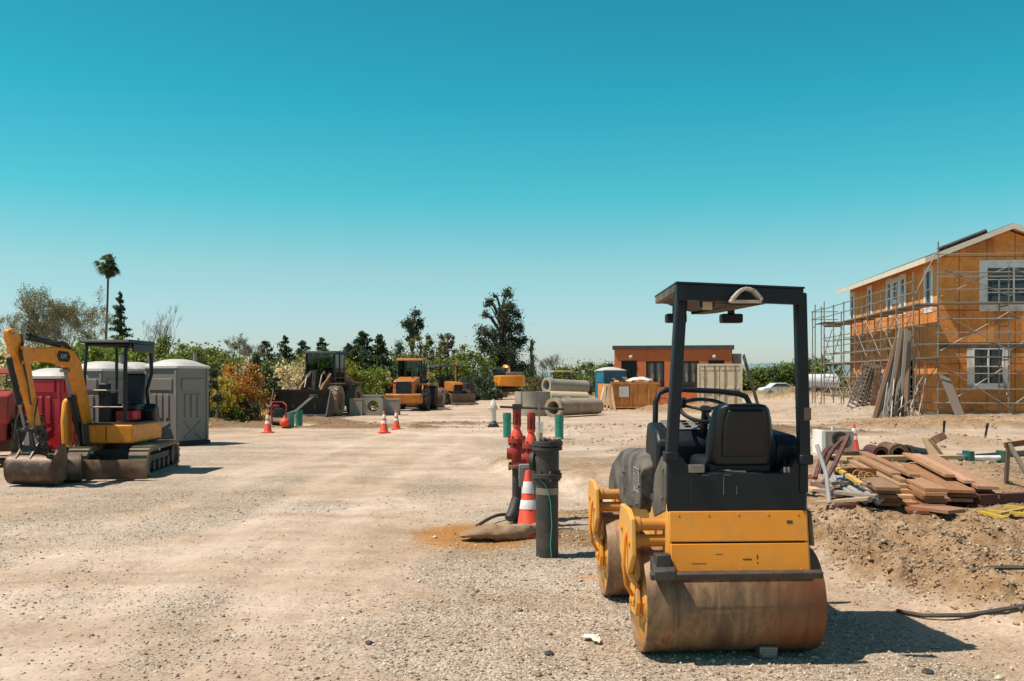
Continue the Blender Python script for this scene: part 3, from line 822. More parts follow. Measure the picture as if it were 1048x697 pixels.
def vegetation():
    random.seed(21)
    at = lambda px, d: AT(px, d, -.05)
    palm(at(111, 96), top(108, 263, 96) + .2)
    # bare, olive-tinged group at left
    bare('leafing_tree', 'broad sparse tree just coming into leaf at far left behind the excavator', at(58, 78), top(0, 292, 78), .55, L['olive'], 13000, .14, 5, stems=6)
    bare('leafing_tree', 'smaller sparse tree with olive leaves at the far left edge of the broad sparse tree', at(32, 80), top(0, 318, 80), .55, L['olive'], 7000, .13, 5, stems=3)
    bare('leafing_tree', 'sparse twiggy tree between the broad sparse tree and the tall palm', at(88, 82), top(0, 312, 82), .5, L['olive'], 7000, .13, 5, stems=3)
    bare('bare_tree', 'leafless grey tree beside the cedar right of the tall palm', at(160, 88), top(0, 312, 88), .45, L['twig'], 900, .09, 5, stems=3)
    conifer('cedar_tree', 'dark layered cedar rising just right of the tall palm trunk', at(123, 98), top(0, 299, 98), 3.6, L['dark'], 3600, .3, droop=.15)
    g = 'trees along the far left boundary'
    broadleaf('round_tree', 'dark green bushy tree behind the grey toilet below the leafless tree', at(172, 72), top(0, 344, 72), 4.2, L['mid'], 4200, .24, group=g, base=.05)
    broadleaf('round_tree', 'dull green tree behind the canopy of the small excavator', at(140, 80), top(0, 350, 80), 4.5, L['dark'], 2600, .26, group=g, base=.1)
    broadleaf('round_tree', 'broad low green tree right of the grey toilet, edge of the boundary', at(208, 66), top(0, 352, 66), 3.8, L['mid'], 3000, .24, group=g, base=.08)
    broadleaf('round_tree', 'mixed green tree above the orange autumn bush', at(236, 64), top(0, 350, 64), 3.0, L['mid'], 2600, .22, group=g, base=.08, shape='euc')
    bare('dead_conifer', 'grey half-dead conifer above the orange autumn bush', at(252, 78), top(0, 341, 78), .3, L['twig'], 3000, .12, 5, stems=2)
    for px, py, wd, lab in ((271, 347, 2.2, 'slim pine left of the pair above the pale blossom bush'), (292, 344, 2.8, 'spreading dark pine above the pale blossom bush'), (309, 347, 2.4, 'dark pine between the pale blossom bush and the loader cab'), (330, 345, 2.8, 'windswept pine right behind the big loader cab roof')):
        conifer('pine_tree', lab, at(px, 86), top(0, py, 86), wd*1.3, L['dark'], 1900, .28, g, sparse=True, droop=-.1)
    for px, py, wd, lab in ((357, 352, 3.6, 'low dark fir just right of the big loader'), (371, 338, 4.2, 'tallest dark fir of the clump right of the big loader'), (389, 342, 3.0, 'pointed dark fir at the right end of the clump by the loader')):
        conifer('fir_tree', lab, at(px, 80), top(0, py, 80), wd*1.35, L['dark'], 4200, .3, g, droop=.2)
    conifer('fir_tree', 'shadowy dark fir standing behind the orange autumn bush', at(262, 60), top(0, 362, 60), 2.6, L['dark'], 2400, .26, g)
    # eucalypts and poplars
    def clumpy(name, label, loc, h, spec, mat, leaf=.26, n=420, bark='bark'):
        t = thing(name, label, 'tree', loc); mb = MB(); mb.path([(0, 0, -.1), (.1, 0, h*.4), (-.1, 0, h*.85)], [.3, .2, .06], 7); P = []
        for (cx, cz, r) in spec:
            for k in range(5):
                c = Vector((cx + random.uniform(-.5, .5)*r, random.uniform(-.9, .9)*r, cz + random.uniform(-.45, .45)*r))
                q = r*random.uniform(.55, .95)
                mb.path([(0, 0, max(.3, c.z - 2.2*r - .8)), (c.x*.6, c.y*.6, c.z - r*.6), tuple(c)], [.09, .06, .02], 4)
                g_ = RNG.normal(0, 1, (int(n*r*r/1.2/5) + 20, 3)); g_ /= np.linalg.norm(g_, axis=1)[:, None]
                P.append(g_*(np.abs(RNG.normal(0, .62, (len(g_), 1))))*q*np.array([1, 1, 1.05]) + np.array(c))
        obj('trunk', mb, M[bark], t); leaves_mesh('crown', np.vstack(P), leaf, mat, t, up=-.2, aspect=.45); return t
    D = 108
    def sp(cx0, lst): return [((px - cx0)/1000*D, EYE - (py - 385)/1000*D, r/1000*D) for px, py, r in lst]
    clumpy('eucalyptus_tree', 'tall eucalyptus with two bushy spires, tallest tree near the centre', at(512, D), 12, sp(512, [(519, 300, 7), (520, 312, 9), (517, 324, 11), (522, 336, 12), (527, 322, 7), (531, 336, 8), (534, 348, 6), (528, 350, 10), (520, 352, 12), (509, 345, 12), (512, 362, 13), (524, 366, 12), (500, 310, 6), (497, 321, 5), (495, 338, 8), (493, 350, 8), (498, 358, 9), (507, 303, 3), (516, 378, 14), (530, 376, 9), (503, 374, 10)]), L['euc'], .27, 900)
    clumpy('eucalyptus_tree', 'tall open-crowned eucalyptus with a bare stem left of centre', at(422, D), 9.5, sp(422, [(424, 320, 6), (417, 328, 6), (429, 330, 6), (421, 336, 6), (433, 334, 4), (414, 332, 4), (424, 343, 6), (418, 347, 4)]), L['euc'], .27, 800)
    clumpy('eucalyptus_tree', 'dark shaggy tree below and left of the open-crowned eucalyptus', at(408, D), 5, sp(408, [(408, 354, 7), (405, 364, 8), (412, 368, 9), (402, 374, 9)]), L['dark'], .27, 480)
    clumpy('poplar_tree', 'thin grey-green poplar right of the tall eucalyptus', at(544, D), 6.5, sp(544, [(545, 350, 3.5), (543, 357, 4.5), (546, 365, 5), (542, 373, 5.5), (546, 381, 6), (542, 390, 6)]), L['olive'], .2, 420, 'paleBark')
    bare('bare_tree', 'small rounded bare tree right of the poplar above the pipes', at(566, 110), top(0, 361, 110), .5, L['twig'], 1500, .12, 5, stems=3)
    for px, py, wd, mt, lab in ((432, 340, 2.4, 'olive', 'pale feathery willow behind the middle loader'), (445, 346, 2.8, 'mid', 'mid green poplar right of the feathery willow'), (457, 338, 1.6, 'twig', 'thin pale bare-topped poplar above the dark canopied tractor'), (465, 350, 2.4, 'mid', 'bright green upright tree above the slatted fence')):
        broadleaf('poplar_tree', lab, at(px, 100), top(0, py, 100), wd + 1.2, L[mt], 2600, .24, shape='column', base=.05, group='poplars behind the loaders')
    for px, py, wd, d, mt, lab in ((484, 360, 5.6, 96, 'mid', 'round bushy tree left of the tall eucalyptus behind the fence'), (460, 366, 4.4, 92, 'mid', 'low rounded tree behind the dark canopied tractor'), (442, 368, 4.0, 92, 'mid', 'rounded green bush-like tree right of the middle loader'), (508, 376, 4.0, 100, 'dark', 'dark low tree at the foot of the tall eucalyptus'),
                                  (590, 371, 4.2, 108, 'mid', 'green rounded tree behind the stacked concrete pipes'), (608, 367, 4.0, 112, 'mid', 'green tree left of the blue portable toilet'), (577, 374, 3.4, 112, 'bright', 'light green bush-like tree above the top concrete pipe'), (625, 372, 3.5, 116, 'dark', 'dark tree between the blue toilet and the terracotta building')):
        broadleaf('round_tree', lab, at(px, d), top(0, py, d), wd, L[mt], 2300, .27, base=.03, group='rounded trees behind the yard', clr=.24)
    for px, py, wd, lab in ((764, 380, 4.4, 'low round green tree behind the leaning dark board'), (781, 376, 4.6, 'round green tree between the leaning board and the white car'), (772, 379, 3.6, 'low green tree just right of the cream container'), (790, 374, 5.0, 'wide green tree right of the leaning dark board'), (808, 371, 5.0, 'dense green tree above the white car'), (823, 369, 4.8, 'green tree partly behind the roller post, above the white tank'), (836, 366, 5.0, 'tall green tree beside the scaffold at the house corner'), (851, 371, 4.6, 'green tree behind the end scaffold bay of the house'), (758, 382, 3.2, 'low green tree behind the cream container')):
        broadleaf('oak_tree', lab, at(px, 130), top(0, py, 130), wd, L['mid'], 2600, .32, base=.02, group='trees on the far right horizon', clr=.26)
    hb = 'hedge bushes behind the far machines'
    for k, (px, py, wd, d, mt, lab) in enumerate(((-150, 352, 7, 68, 'mid', 'green hedge bush just outside the frame, farthest left'), (-85, 350, 7, 68, 'bright', 'light green hedge bush outside the frame left of the sparse tree'), (-20, 356, 6, 70, 'mid', 'green hedge bush at the far left edge under the sparse tree'), (20, 352, 6, 70, 'bright', 'bright green hedge bush under the broad sparse tree'), (62, 350, 6.5, 72, 'olive', 'olive hedge bush below the broad sparse tree trunks'), (104, 349, 6, 72, 'bright', 'bright green hedge bush at the foot of the tall palm'), (146, 352, 5, 72, 'mid', 'green hedge bush below the cedar and the leafless tree'),
        (196, 356, 5.5, 75, 'mid', 'green hedge bush right of the dark bushy tree by the toilet'), (226, 358, 5.5, 78, 'bright', 'light green hedge bush left of the half dead conifer'), (284, 364, 5, 80, 'mid', 'green hedge bush under the two pines'), (316, 363, 5.5, 82, 'mid', 'green hedge bush under the windswept pine by the loader'), (352, 362, 5.5, 84, 'bright', 'light green hedge bush among the dark firs'),
        (392, 364, 5.5, 88, 'mid', 'green hedge bush behind the middle loader'), (418, 362, 5.5, 95, 'olive', 'olive hedge bush under the open-crowned eucalyptus'), (448, 360, 6, 104, 'bright', 'light green hedge bush behind the poplars'), (474, 359, 6.5, 106, 'mid', 'green hedge bush left of the two-spired eucalyptus'), (538, 370, 5, 118, 'mid', 'green hedge bush right of the two-spired eucalyptus'))):
        broadleaf('hedge_bush', lab, at(px, d), top(0, py, d), wd, L[mt], 3400, .26, 22, .0, .07, 'bark', hb, 'dome', 'bush', ('stem', 'foliage'), .26)
    # shrubs on the left boundary
    def shrub(label, px, d, py, wd, mt, n, leaf, name='shrub', cl=18, base=.0, gr='shrubs along the left boundary'):
        return broadleaf(name, label, at(px, d), top(0, py, d), wd, L[mt], n, leaf, cl, base, .05, 'bark', gr, 'dome', 'shrub', ('stem', 'foliage'), .24)
    shrub('orange autumn-coloured bush right of the grey toilet', 246, 40, 372, 3.2, 'orange', 6500, .13)
    shrub('golden yellow bush in front of the orange autumn bush', 231, 38.6, 386, 1.9, 'gold', 3000, .12)
    shrub('low orange bush between the autumn bush and the loader bucket', 260, 40.5, 381, 1.7, 'orange', 2600, .12)
    shrub('dark green bush hugging the right side of the grey toilet', 214, 36.5, 380, 1.2, 'dark', 2200, .12)
    shrub('green undergrowth bush at the foot of the autumn bush', 226, 38, 412, 1.7, 'mid', 1700, .1)
    shrub('small green bush at the foot of the orange bush near the cone', 252, 39, 412, 1.3, 'dark', 1100, .1)
    shrub('pale cream blossoming bush left of the big loader', 300, 49, 372, 3.2, 'cream', 5500, .15)
    shrub('dark green bush between the autumn bush and the cream blossom', 278, 51, 376, 1.7, 'dark', 2600, .16)
    shrub('yellow-green flowering bush behind the big loader cab', 322, 53, 364, 3.4, 'yelgreen', 4600, .17)
    shrub('yellow-green bush right of the big loader', 350, 53, 368, 3.2, 'yelgreen', 4800, .16)
    shrub('leafy yellow-green bush above the concrete blocks', 378, 54, 375, 3.2, 'bright', 5000, .15)
    shrub('rounded leafy bush right of the one above the concrete blocks', 390, 56, 381, 2.0, 'yelgreen', 1800, .15)
    shrub('straw-coloured bush left of the middle loader', 397, 62, 380, 1.6, 'dry', 1300, .2)
    shrub('straw-coloured bush right of the middle loader cab', 437, 66, 380, 1.8, 'dry', 1400, .2)
    shrub('low dark bush along the slatted fence', 492, 78, 386, 3.6, 'dark', 2000, .2)
    shrub('low dark bush right of the yellow excavator at the yard end', 556, 90, 386, 3.4, 'dark', 1800, .22)
    shrub('low olive bush behind the concrete manhole ring', 548, 84, 384, 2.4, 'olive', 1300, .2)
    # bank of creeper behind the toilets
    shrub('bright green bush behind the grey toilets under the excavator canopy', 92, 34, 351, 3.4, 'bright', 6500, .13)
    shrub('bright green creeper bush behind the red toilet', 62, 33, 352, 3.2, 'bright', 5500, .13)
    shrub('olive green bush above the roof of the grey toilet', 124, 36, 352, 3.0, 'bright', 4800, .13)
    shrub('green bush between the two grey toilets', 150, 37, 356, 2.8, 'mid', 4200, .13)
    shrub('tall leafy bush rising behind the right grey toilet', 192, 42, 352, 2.8, 'mid', 4200, .14, base=.05)
    shrub('pale blossoming bush at the far left edge above the red machine', 6, 27, 352, 1.5, 'cream', 2400, .11)
    shrub('green bush at the far left edge behind the red machine', 24, 30, 366, 2.2, 'bright', 2600, .12)
    shrub('tall dark bush at the far left edge behind the blossoming bush', -14, 33, 350, 2.6, 'mid', 3000, .13)
    # weeds near the red machine
    pts = RNG.normal(0, 1, (900, 3)) * np.array([.55, .5, .1]) + np.array([-9.2, 20.5, .12]); pts[:, 2] = np.abs(pts[:, 2])
    o = leaves_mesh('weeds', pts, .12, L['bright'], None, up=1.2, aspect=.3); tag(o, 'low green weeds beside the small excavator tracks', 'weeds', kind='stuff')
    n = 2600; xx = RNG.uniform(-24, -9.5, n); yy = 30 + RNG.uniform(0, 22, n); xx = np.minimum(xx, -11.0 + .03*(yy-30) - RNG.exponential(1.0, n))
    o = leaves_mesh('grass', np.stack([xx, yy, H(xx, yy) + .08], -1), .24, L['dry'], None, up=1.6, aspect=.22); tag(o, 'dry grass along the foot of the left boundary bushes', 'grass', kind='stuff')
    n = 5000; xx = RNG.uniform(-30, 60, n); yy = RNG.uniform(78, 104, n); k_ = ~((np.abs(xx - (521 - 524)/1000*yy) < 3.5) & (yy < 92)); xx = xx[k_]; yy = yy[k_]
    o = leaves_mesh('dry_grass', np.stack([xx, yy, H(xx, yy) + .15], -1), .5, L['dry'], None, up=1.6, aspect=.22); tag(o, 'long dry grass beyond the far end of the yard', 'grass', kind='stuff')
vegetation()

# ------------------------------------------------------------------ boundary fences
def slat_fence(a, b, h, label, n, mat='greywood'):
    a = Vector(a); b = Vector(b); t = thing('slat_fence', label, 'fence', a)
    d = (b - a); pn = MB()
    for k in range(4):
        z = .2 + k*(h - .3)/3
        pn.beam((0, 0.05, z), (d.x, d.y + .05, z), .03, (h - .3)/3 - .06)
    obj('slat_panel', pn, M['dark'], t)
    for i in range(n + 1):
        p = d * i / n; mb = MB(); mb.box((p.x, p.y, h*.5 - .1), (.14, .14, h + .2)); obj('post', mb, M['galv'], t)
slat_fence(AT(470, 70), AT(499, 96), 1.7, 'dark slatted fence with pale posts running to the yard end', 7)
def wire_fence():
    a = AT(222, 37.5); b = AT(262, 44)
    t = thing('wire_fence', 'rusty wire mesh fence on thin posts against the autumn bush', 'fence', a); d = b - a
    ms = MB()
    for k in range(9): ms.tube((0, 0, .15 + k*.18), (d.x, d.y, .15 + k*.18), .006, n=3)
    for k in range(34): p = d*k/33; ms.tube((p.x, p.y, .1), (p.x, p.y, 1.62), .006, n=3)
    obj('mesh_panel', ms, M['rust'], t)
    for k in range(5): p = d*k/4; mb = MB(); mb.tube((p.x, p.y, -.1), (p.x, p.y, 1.8), .035, n=6); obj('post', mb, M['greywood'], t)
wire_fence()
# ------------------------------------------------------------------ the house under construction
def wall_open(mb, L_, Hh, ops, M4, th=.15):
    """wall in local (x along, z up), y thickness; ops = [(x0, x1, z0, z1)] real openings"""
    xs = sorted({0, L_} | {o[0] for o in ops} | {o[1] for o in ops})
    for a, b in zip(xs[:-1], xs[1:]):
        cur = 0; cuts = sorted((o[2], o[3]) for o in ops if o[0] <= a + 1e-6 and o[1] >= b - 1e-6)
        for z0, z1 in cuts + [(Hh, Hh)]:
            if z0 - cur > 1e-3:
                mb.add(*_boxvf(a, 0, cur, b, th, z0), M4)
            cur = z1
def window(parent, M4, x0, x1, z0, z1, nx=2, nz=2, wrap=.16, sash='white', tail=.0):
    """white-taped window in a wall opening; outward is -y of M4"""
    mb = MB()
    o = .022
    for a, b, c, d in ((x0 - wrap, x1 + wrap, z1, z1 + wrap), (x0 - wrap, x1 + wrap, z0 - wrap*.9, z0), (x0 - wrap, x0, z0 - tail, z1), (x1, x1 + wrap, z0 - tail, z1)):
        mb.add(*_boxvf(a, -o, c, b, -.003, d), M4)
    fr = obj('window', mb, M['whitewrap'], parent, smooth=False)
    s = MB(); e = .055
    for a, b, c, d in ((x0, x1, z1 - e, z1), (x0, x1, z0, z0 + e), (x0, x0 + e, z0 + e, z1 - e), (x1 - e, x1, z0 + e, z1 - e)):
        s.add(*_boxvf(a, -.035, c, b, .05, d), M4)
    for k in range(1, nx):
        xm = x0 + (x1 - x0)*k/nx; s.add(*_boxvf(xm - e*.6, -.03, z0 + e, xm + e*.6, .045, z1 - e), M4)
    for k in range(1, nz):
        zm = z0 + (z1 - z0)*(k/nz if nz > 1 else .5)
        for q in range(nx):
            xa = x0 + (x1-x0)*q/nx + e*.6 + (.4*e if q == 0 else 0); xb = x0 + (x1-x0)*(q+1)/nx - e*.6 - (.4*e if q == nx-1 else 0)
            s.add(*_boxvf(xa, -.026, zm - e*.4, xb, .04, zm + e*.4), M4)
    obj('frame', s, M['whitewrap'], fr, smooth=False)
    g = MB(); g.add(*_boxvf(x0 + .02, .055, z0 + .02, x1 - .02, .065, z1 - .02), M4)
    obj('pane', g, M['glass'], fr, smooth=False)

HOUSE = Matrix.Translation((19.45, 44.6, 0)) @ Matrix.Rotation(math.radians(-5.7), 4, 'Z')
HZ0 = .12
def house():
    W, LN, HT, APX = 6.2, 16.4, 7.2, 8.42
    t = thing('house', 'two storey house under construction clad in orange sheathing boards', 'house', (19.45, 44.6, HZ0), math.radians(-5.7))
    ML = Matrix(((0, 1, 0, 0), (-1, 0, 0, LN), (0, 0, 1, 0), (0, 0, 0, 1)))     # wall x -> house +y reversed, outward -x
    # left wall : local x runs from far end to near end
    ops_l = [(.25, .95, 5.2, 6.75), (4.3, 4.95, 5.2, 6.8), (8.2, 8.9, 5.1, 6.8), (9.25, 10.3, 5.75, 6.75), (10.65, 11.35, 5.1, 6.8), (14.6, 15.5, 4.95, 6.75), (11.6, 12.9, .05, 2.6), (6.0, 7.2, .9, 2.2)]
    mb = MB(); wall_open(mb, LN, HT, ops_l, ML)
    lw = obj('wall', mb, M['osb'], t, smooth=False); tag(lw, 'sunlit long orange wall')
    ops_f = [(1.95, 4.35, 5.0, 6.75), (1.38, 2.72, 1.4, 3.05)]
    mb = MB(); wall_open(mb, W - .3, HT, ops_f, Matrix.Translation((.15, 0, 0)))
    gx0, gx1 = .15, W - .15
    q = HT - .004
    sl = (APX - HT) / (W/2)
    mb.add([(gx0, .002, q), (gx1, .002, q), (W/2, .002, APX - .05), (gx0, .148, q), (gx1, .148, q), (W/2, .148, APX - .05)], [(0, 1, 2), (5, 4, 3), (0, 3, 4, 1), (1, 4, 5, 2), (2, 5, 3, 0)])
    obj('wall', mb, M['osb'], t, smooth=False)
    mb = MB(); mb.add(*_boxvf(W - .15, 0, 0, W, LN, HT)); mb.add(*_boxvf(.15, LN - .15, 0, W - .15, LN - .002, HT)); mb.add(*_boxvf(.16, .16, 2.9, W - .16, LN - .16, 3.15))
    mb.add([(gx0, LN - .15, q), (gx1, LN - .15, q), (W/2, LN - .15, APX - .05), (gx0, LN - .01, q), (gx1, LN - .01, q), (W/2, LN - .01, APX - .05)], [(0, 1, 2), (5, 4, 3), (0, 3, 4, 1), (1, 4, 5, 2), (2, 5, 3, 0)])
    obj('wall', mb, M['osb'], t, smooth=False)
    mb = MB(); mb.add(*_boxvf(-.06, -.06, -.3, W + .06, LN + .06, .16)); obj('foundation', mb, M['concrete'], t, smooth=False)
    mb = MB(); mb.add(*_boxvf(-.02, -.035, 3.05, W - .0, -.005, 3.32)); obj('belly_band', mb, M['rust'], t, smooth=False)
    for o in ops_l[:6]: window(t, ML, *o, nx=1, nz=2, wrap=.2, tail=.12)
    window(t, ML, *ops_l[7], nx=1, nz=1)
    window(t, Matrix.Translation((.15, 0, 0)), *ops_f[0], nx=2, nz=3, wrap=.3)
    window(t, Matrix.Translation((.15, 0, 0)), *ops_f[1], nx=2, nz=2, wrap=.26, tail=.22)
    # door opening: dark reveal is the real unlit inside; a jamb is fitted
    mb = MB()
    for a, b, c, d in ((11.6, 11.68, .05, 2.6), (12.82, 12.9, .05, 2.6), (11.68, 12.82, 2.52, 2.6)): mb.add(*_boxvf(a, .0, c, b, .16, d), ML)
    obj('door_jamb', mb, M['lumber2'], t, smooth=False)
    # roof with real thickness and overhangs
    oh, ov = .7, .5
    mb = MB()
    for sx in (-1, 1):
        xe = W/2 + sx*(W/2 + oh); ze = HT - sl*oh + .06
        xa = W/2; za = APX + .06
        th = .16
        vs = [(xe, -ov, ze), (xa, -ov, za), (xa, LN + ov, za), (xe, LN + ov, ze), (xe, -ov, ze + th), (xa, -ov, za + th), (xa, LN + ov, za + th), (xe, LN + ov, ze + th)]
        mb.add(vs, [(0, 3, 2, 1), (4, 5, 6, 7), (0, 1, 5, 4), (1, 2, 6, 5), (2, 3, 7, 6), (3, 0, 4, 7)])
    rf = obj('roof', mb, M['lumber2'], t, smooth=False)
    mb = MB()
    for sx in (-1, 1):
        xe = W/2 + sx*(W/2 + oh); ze = HT - sl*oh + .06
        mb.add([(xe, -ov - .03, ze - .08), (W/2, -ov - .03, APX - .02), (W/2, -ov - .03, APX + .23), (xe, -ov - .03, ze + .17), (xe, -ov - .004, ze - .08), (W/2, -ov - .004, APX - .02), (W/2, -ov - .004, APX + .23), (xe, -ov - .004, ze + .17)],
               [(0, 1, 2, 3), (7, 6, 5, 4), (0, 4, 5, 1), (1, 5, 6, 2), (2, 6, 7, 3), (3, 7, 4, 0)])
        mb.add(*_boxvf(min(xe, xe + sx*.03), -ov - .03, ze - .08, max(xe, xe + sx*.03), LN + ov, ze + .17))
    obj('fascia', mb, M['fascia'], rf, smooth=False)
    mb = MB()
    for sx in (-1, 1):
        xe = W/2 + sx*(W/2 + oh); ze = HT - sl*oh + .06 + .163
        mb.add([(xe, -ov, ze), (W/2, -ov, APX + .223), (W/2, LN + ov, APX + .223), (xe, LN + ov, ze), (xe, -ov, ze + .02), (W/2, -ov, APX + .243), (W/2, LN + ov, APX + .243), (xe, LN + ov, ze + .02)],
               [(0, 3, 2, 1), (4, 5, 6, 7), (0, 1, 5, 4), (1, 2, 6, 5), (2, 3, 7, 6), (3, 0, 4, 7)])
    obj('underlay', mb, M['felt'], rf, smooth=False)
    return sl
house()

def on_roof(u, v, up):   # u across from the left eave (0..3.45), v depth
    sl = (8.42 - 7.2)/3.1
    return HOUSE @ Vector((u, v, 7.2 + sl*u + .25 + up + HZ0))
for k, (u0, v, ln, r) in enumerate(((.5, .7, 1.9, .1), (.35, 1.1, 1.9, .1), (.6, 1.5, 1.8, .1))):
    mb = MB(); a = on_roof(u0, v, r); b = on_roof(u0 + ln, v + .1, r); c = (a + b)/2
    mb.tube(a - c, b - c, r, n=12, hollow=.25)
    o = obj('felt_roll', mb, M['felt'], smooth=True); o.location = c
    tag(o, ['front dark roll of roofing felt lying on the house roof slope', 'middle dark roll of roofing felt lying on the house roof slope', 'rear dark roll of roofing felt lying on the house roof slope'][k], 'roofing roll', 'felt rolls on the house roof')

def scaffold():
    t = thing('scaffold', 'tube scaffold with plank decks wrapped round two sides of the house', 'scaffold', (19.45, 44.6, HZ0), math.radians(-5.7))
    R_ = .034
    def fr(px, py, qx, qy, z1, rungs=True):
        mb = MB()
        mb.tube((px, py, -.15), (px, py, z1), R_, n=6); mb.tube((qx, qy, -.15), (qx, qy, z1 - random.uniform(.1, .5)), R_, n=6)
        for z in (2.5, 4.9): mb.tube((px, py, z), (qx, qy, z), R_, n=6)
        if rungs:
            for z in (.6, 1.3, 3.2, 4.0): mb.tube((px, py, z), (qx, qy, z), R_*.8, n=5)
            mb.tube((px, py, .7), (qx, qy, 2.3), R_*.7, n=5)
        obj('frame', mb, M['galv'], t)
    ys = [-1.2, 1.4, 4.0, 6.6, 9.2, 11.8, 14.4, 17.0]
    for i, y in enumerate(ys): fr(-1.45, y, -.4, y, 6.1 if i else 6.4)
    m9 = MB(); m9.tube((-.42, -1.32, -.1), (-.42, -1.32, 7.75), R_, n=6); obj('frame', m9, M['galv'], t)
    for x in (-2.0,):
        for y in (14.4, 17.0): fr(x, y, x + .02, y + .9, 6.3, False)
    def run(a, b, r=R_*.85, name='guard_rail'):
        mb = MB(); mb.tube(a, b, r, n=5); obj(name, mb, M['galv'], t)
    for z in (.55, 1.1, 1.75, 3.1, 3.6, 4.2, 5.5, 6.0): run((-1.5, -1.3, z), (-1.5, 17.1, z + random.uniform(-.05, .05)))
    for z in (5.4, 5.9): run((-2.05, 14.4, z), (-2.05, 17.9, z)); run((-2.05, 17.9, z), (-.4, 17.9, z))
    def plank(a, b, wd=.24, m='greywood'):
        mb = MB(); mb.beam(a, b, wd, .06); obj('plank', mb, M[m], t)
    for z in (2.57, 4.97):
        for q in range(4):
            xx = -1.3 + q*.27
            plank((xx, -1.5, z + .006*q), (xx, 5.3, z + .004)); plank((xx, 5.35, z), (xx, 11.8, z + .01*q)); plank((xx, 11.85, z), (xx, 17.4, z + .01))
    for q in range(4): plank((-2.05, 14.5 + q*.7, 4.99 + .05), (-.4, 14.5 + q*.7, 5.05 + .02*q), .3, 'rust')
    for i in range(7):
        a, b = ys[i], ys[i+1]
        if True:
            run((-1.5, a, .5), (-1.5, b, 2.2), R_*.7, 'brace'); run((-1.53, a, 2.2), (-1.53, b, .5), R_*.7, 'brace')
        if i != 4: run((-1.5, a, 2.8), (-1.5, b, 4.6), R_*.7, 'brace'); run((-1.53, a, 4.6), (-1.53, b, 2.8), R_*.7, 'brace')
    run((-1.5, -1.2, 5.2), (-.4, -1.2, 7.4), R_*.7, 'brace')
    # gable side
    xs = [-.4, 2.5, 5.1, 7.4]
    for x in xs[1:]: fr(x, -1.5, x, -.45, 6.6)
    for z in (.6, 1.2, 1.9, 3.2, 3.7, 4.3, 5.6, 6.15, 6.35, 7.15): run((-.6, -1.55, z), (7.6, -1.55, z + random.uniform(-.04, .04)))
    for z in (2.57, 4.97):
        for q in range(4): plank((-.5, -1.4 + q*.27, z + .055), (7.6, -1.4 + q*.27, z + .06))
    for a, b in zip(xs[:-1], xs[1:]):
        run((a, -1.53, .4), (b, -1.53, 2.3), R_*.7, 'brace'); run((a, -1.58, 2.3), (b, -1.58, .4), R_*.7, 'brace')
        run((a, -1.53, 2.9), (b, -1.53, 4.6), R_*.7, 'brace'); run((a, -1.58, 4.6), (b, -1.58, 2.9), R_*.7, 'brace')
        run((a, -1.53, 5.3), (b, -1.53, 6.6), R_*.55, 'brace'); run((a, -1.58, 6.6), (b, -1.58, 5.3), R_*.55, 'brace')
    # end of a run with boxes of fittings at the far corner
scaffold()

# planks and poles propped on the scaffold
def leaning(name, label, cat, px0, d0, px1, d1, z1, wd, th, mat, group=None, steel=False):
    a = AT(px0, d0, .02); b = Vector(((px1-524)/1000*d1, d1, z1))
    mb = MB(); dirv = b - a
    side = Vector((1, .15, 0))
    up = dirv.cross(side)
    if steel:   # deck panel : two side rails with rungs
        M_, L_ = mb.frame((0, 0, 0), tuple(dirv), tuple(up))
        for s in (-1, 1): mb.add(*_boxvf(s*wd/2 - .02, 0, -th/2, s*wd/2 + .02, L_, th/2), M_)
        k = int(L_/.22)
        for i in range(k): mb.add(*_boxvf(-wd/2 + .02, .05 + i*.22, -th*.3, wd/2 - .02, .12 + i*.22, th*.3), M_)
    else:
        mb.beam((0, 0, 0), tuple(dirv), wd, th, tuple(up))
    o = obj(name, mb, M[mat], smooth=False); o.location = a
    return tag(o, label, cat, group)
g = 'tall planks propped against the scaffold'
for k in range(14):
    leaning('scaffold_plank', 'long weathered plank in the tall bundle propped against the scaffold', 'plank', 894 + k*2.7, 42.2 + .16*(k % 4), 917 + k*1.05, 43.4 + .14*(k % 5), 3.8 + random.uniform(-.3, .3), .15, .05, 'greywood' if k % 3 else 'lumber', g)
g = 'metal deck panels propped against the house'
for k in range(5):
    leaning('deck_panel', 'grey slatted deck panel in the shorter bundle left of the tall planks', 'deck panel', 871 + k*5.2, 47.5 + .12*k, 887 + k*3.0, 48.3 + .1*k, 2.45 + .1*random.random(), .42, .06, 'galv', g, True)
leaning('timber_board', 'pale wide board propped on the corner scaffold of the house', 'board', 984, 42.3, 966, 43.3, 1.95, .42, .06, 'greywood')
leaning('timber_board', 'dark red board propped beside the shorter panel bundle', 'board', 893, 47.6, 899, 48.2, 2.3, .3, .05, 'rust')
g = 'scaffold poles heaped at the house wall'
for k in range(20):
    a = AT(896 + random.uniform(0, 44), 41.6 + random.random(), .05); b = Vector((a.x + random.uniform(.2, 1.5), a.y + random.uniform(.4, 1.6), random.uniform(.7, 1.9)))
    mb = MB(); mb.tube((0, 0, 0), tuple(b - a), .03, n=6); o = obj('scaffold_pole', mb, M['galv' if k % 2 else 'greywood']); o.location = a
    tag(o, 'grey scaffold pole in the loose heap right of the tall plank bundle', 'pole', g)
# a scaffold ladder frame in that heap
t = thing('ladder', 'rusty scaffold ladder leaning right of the tall plank bundle', 'ladder', AT(934, 42.0))
for s in (0, .38):
    mb = MB(); mb.tube((s, 0, 0), (s + .55, .9, 2.4), .03, n=6); obj('stile', mb, M['rust'], t)
for k in range(7):
    f = (k + .5)/7; mb = MB(); mb.tube((.55*f, .9*f, 2.4*f), (.55*f + .38, .9*f, 2.4*f), .02, n=5); obj('rung', mb, M['rust'], t)

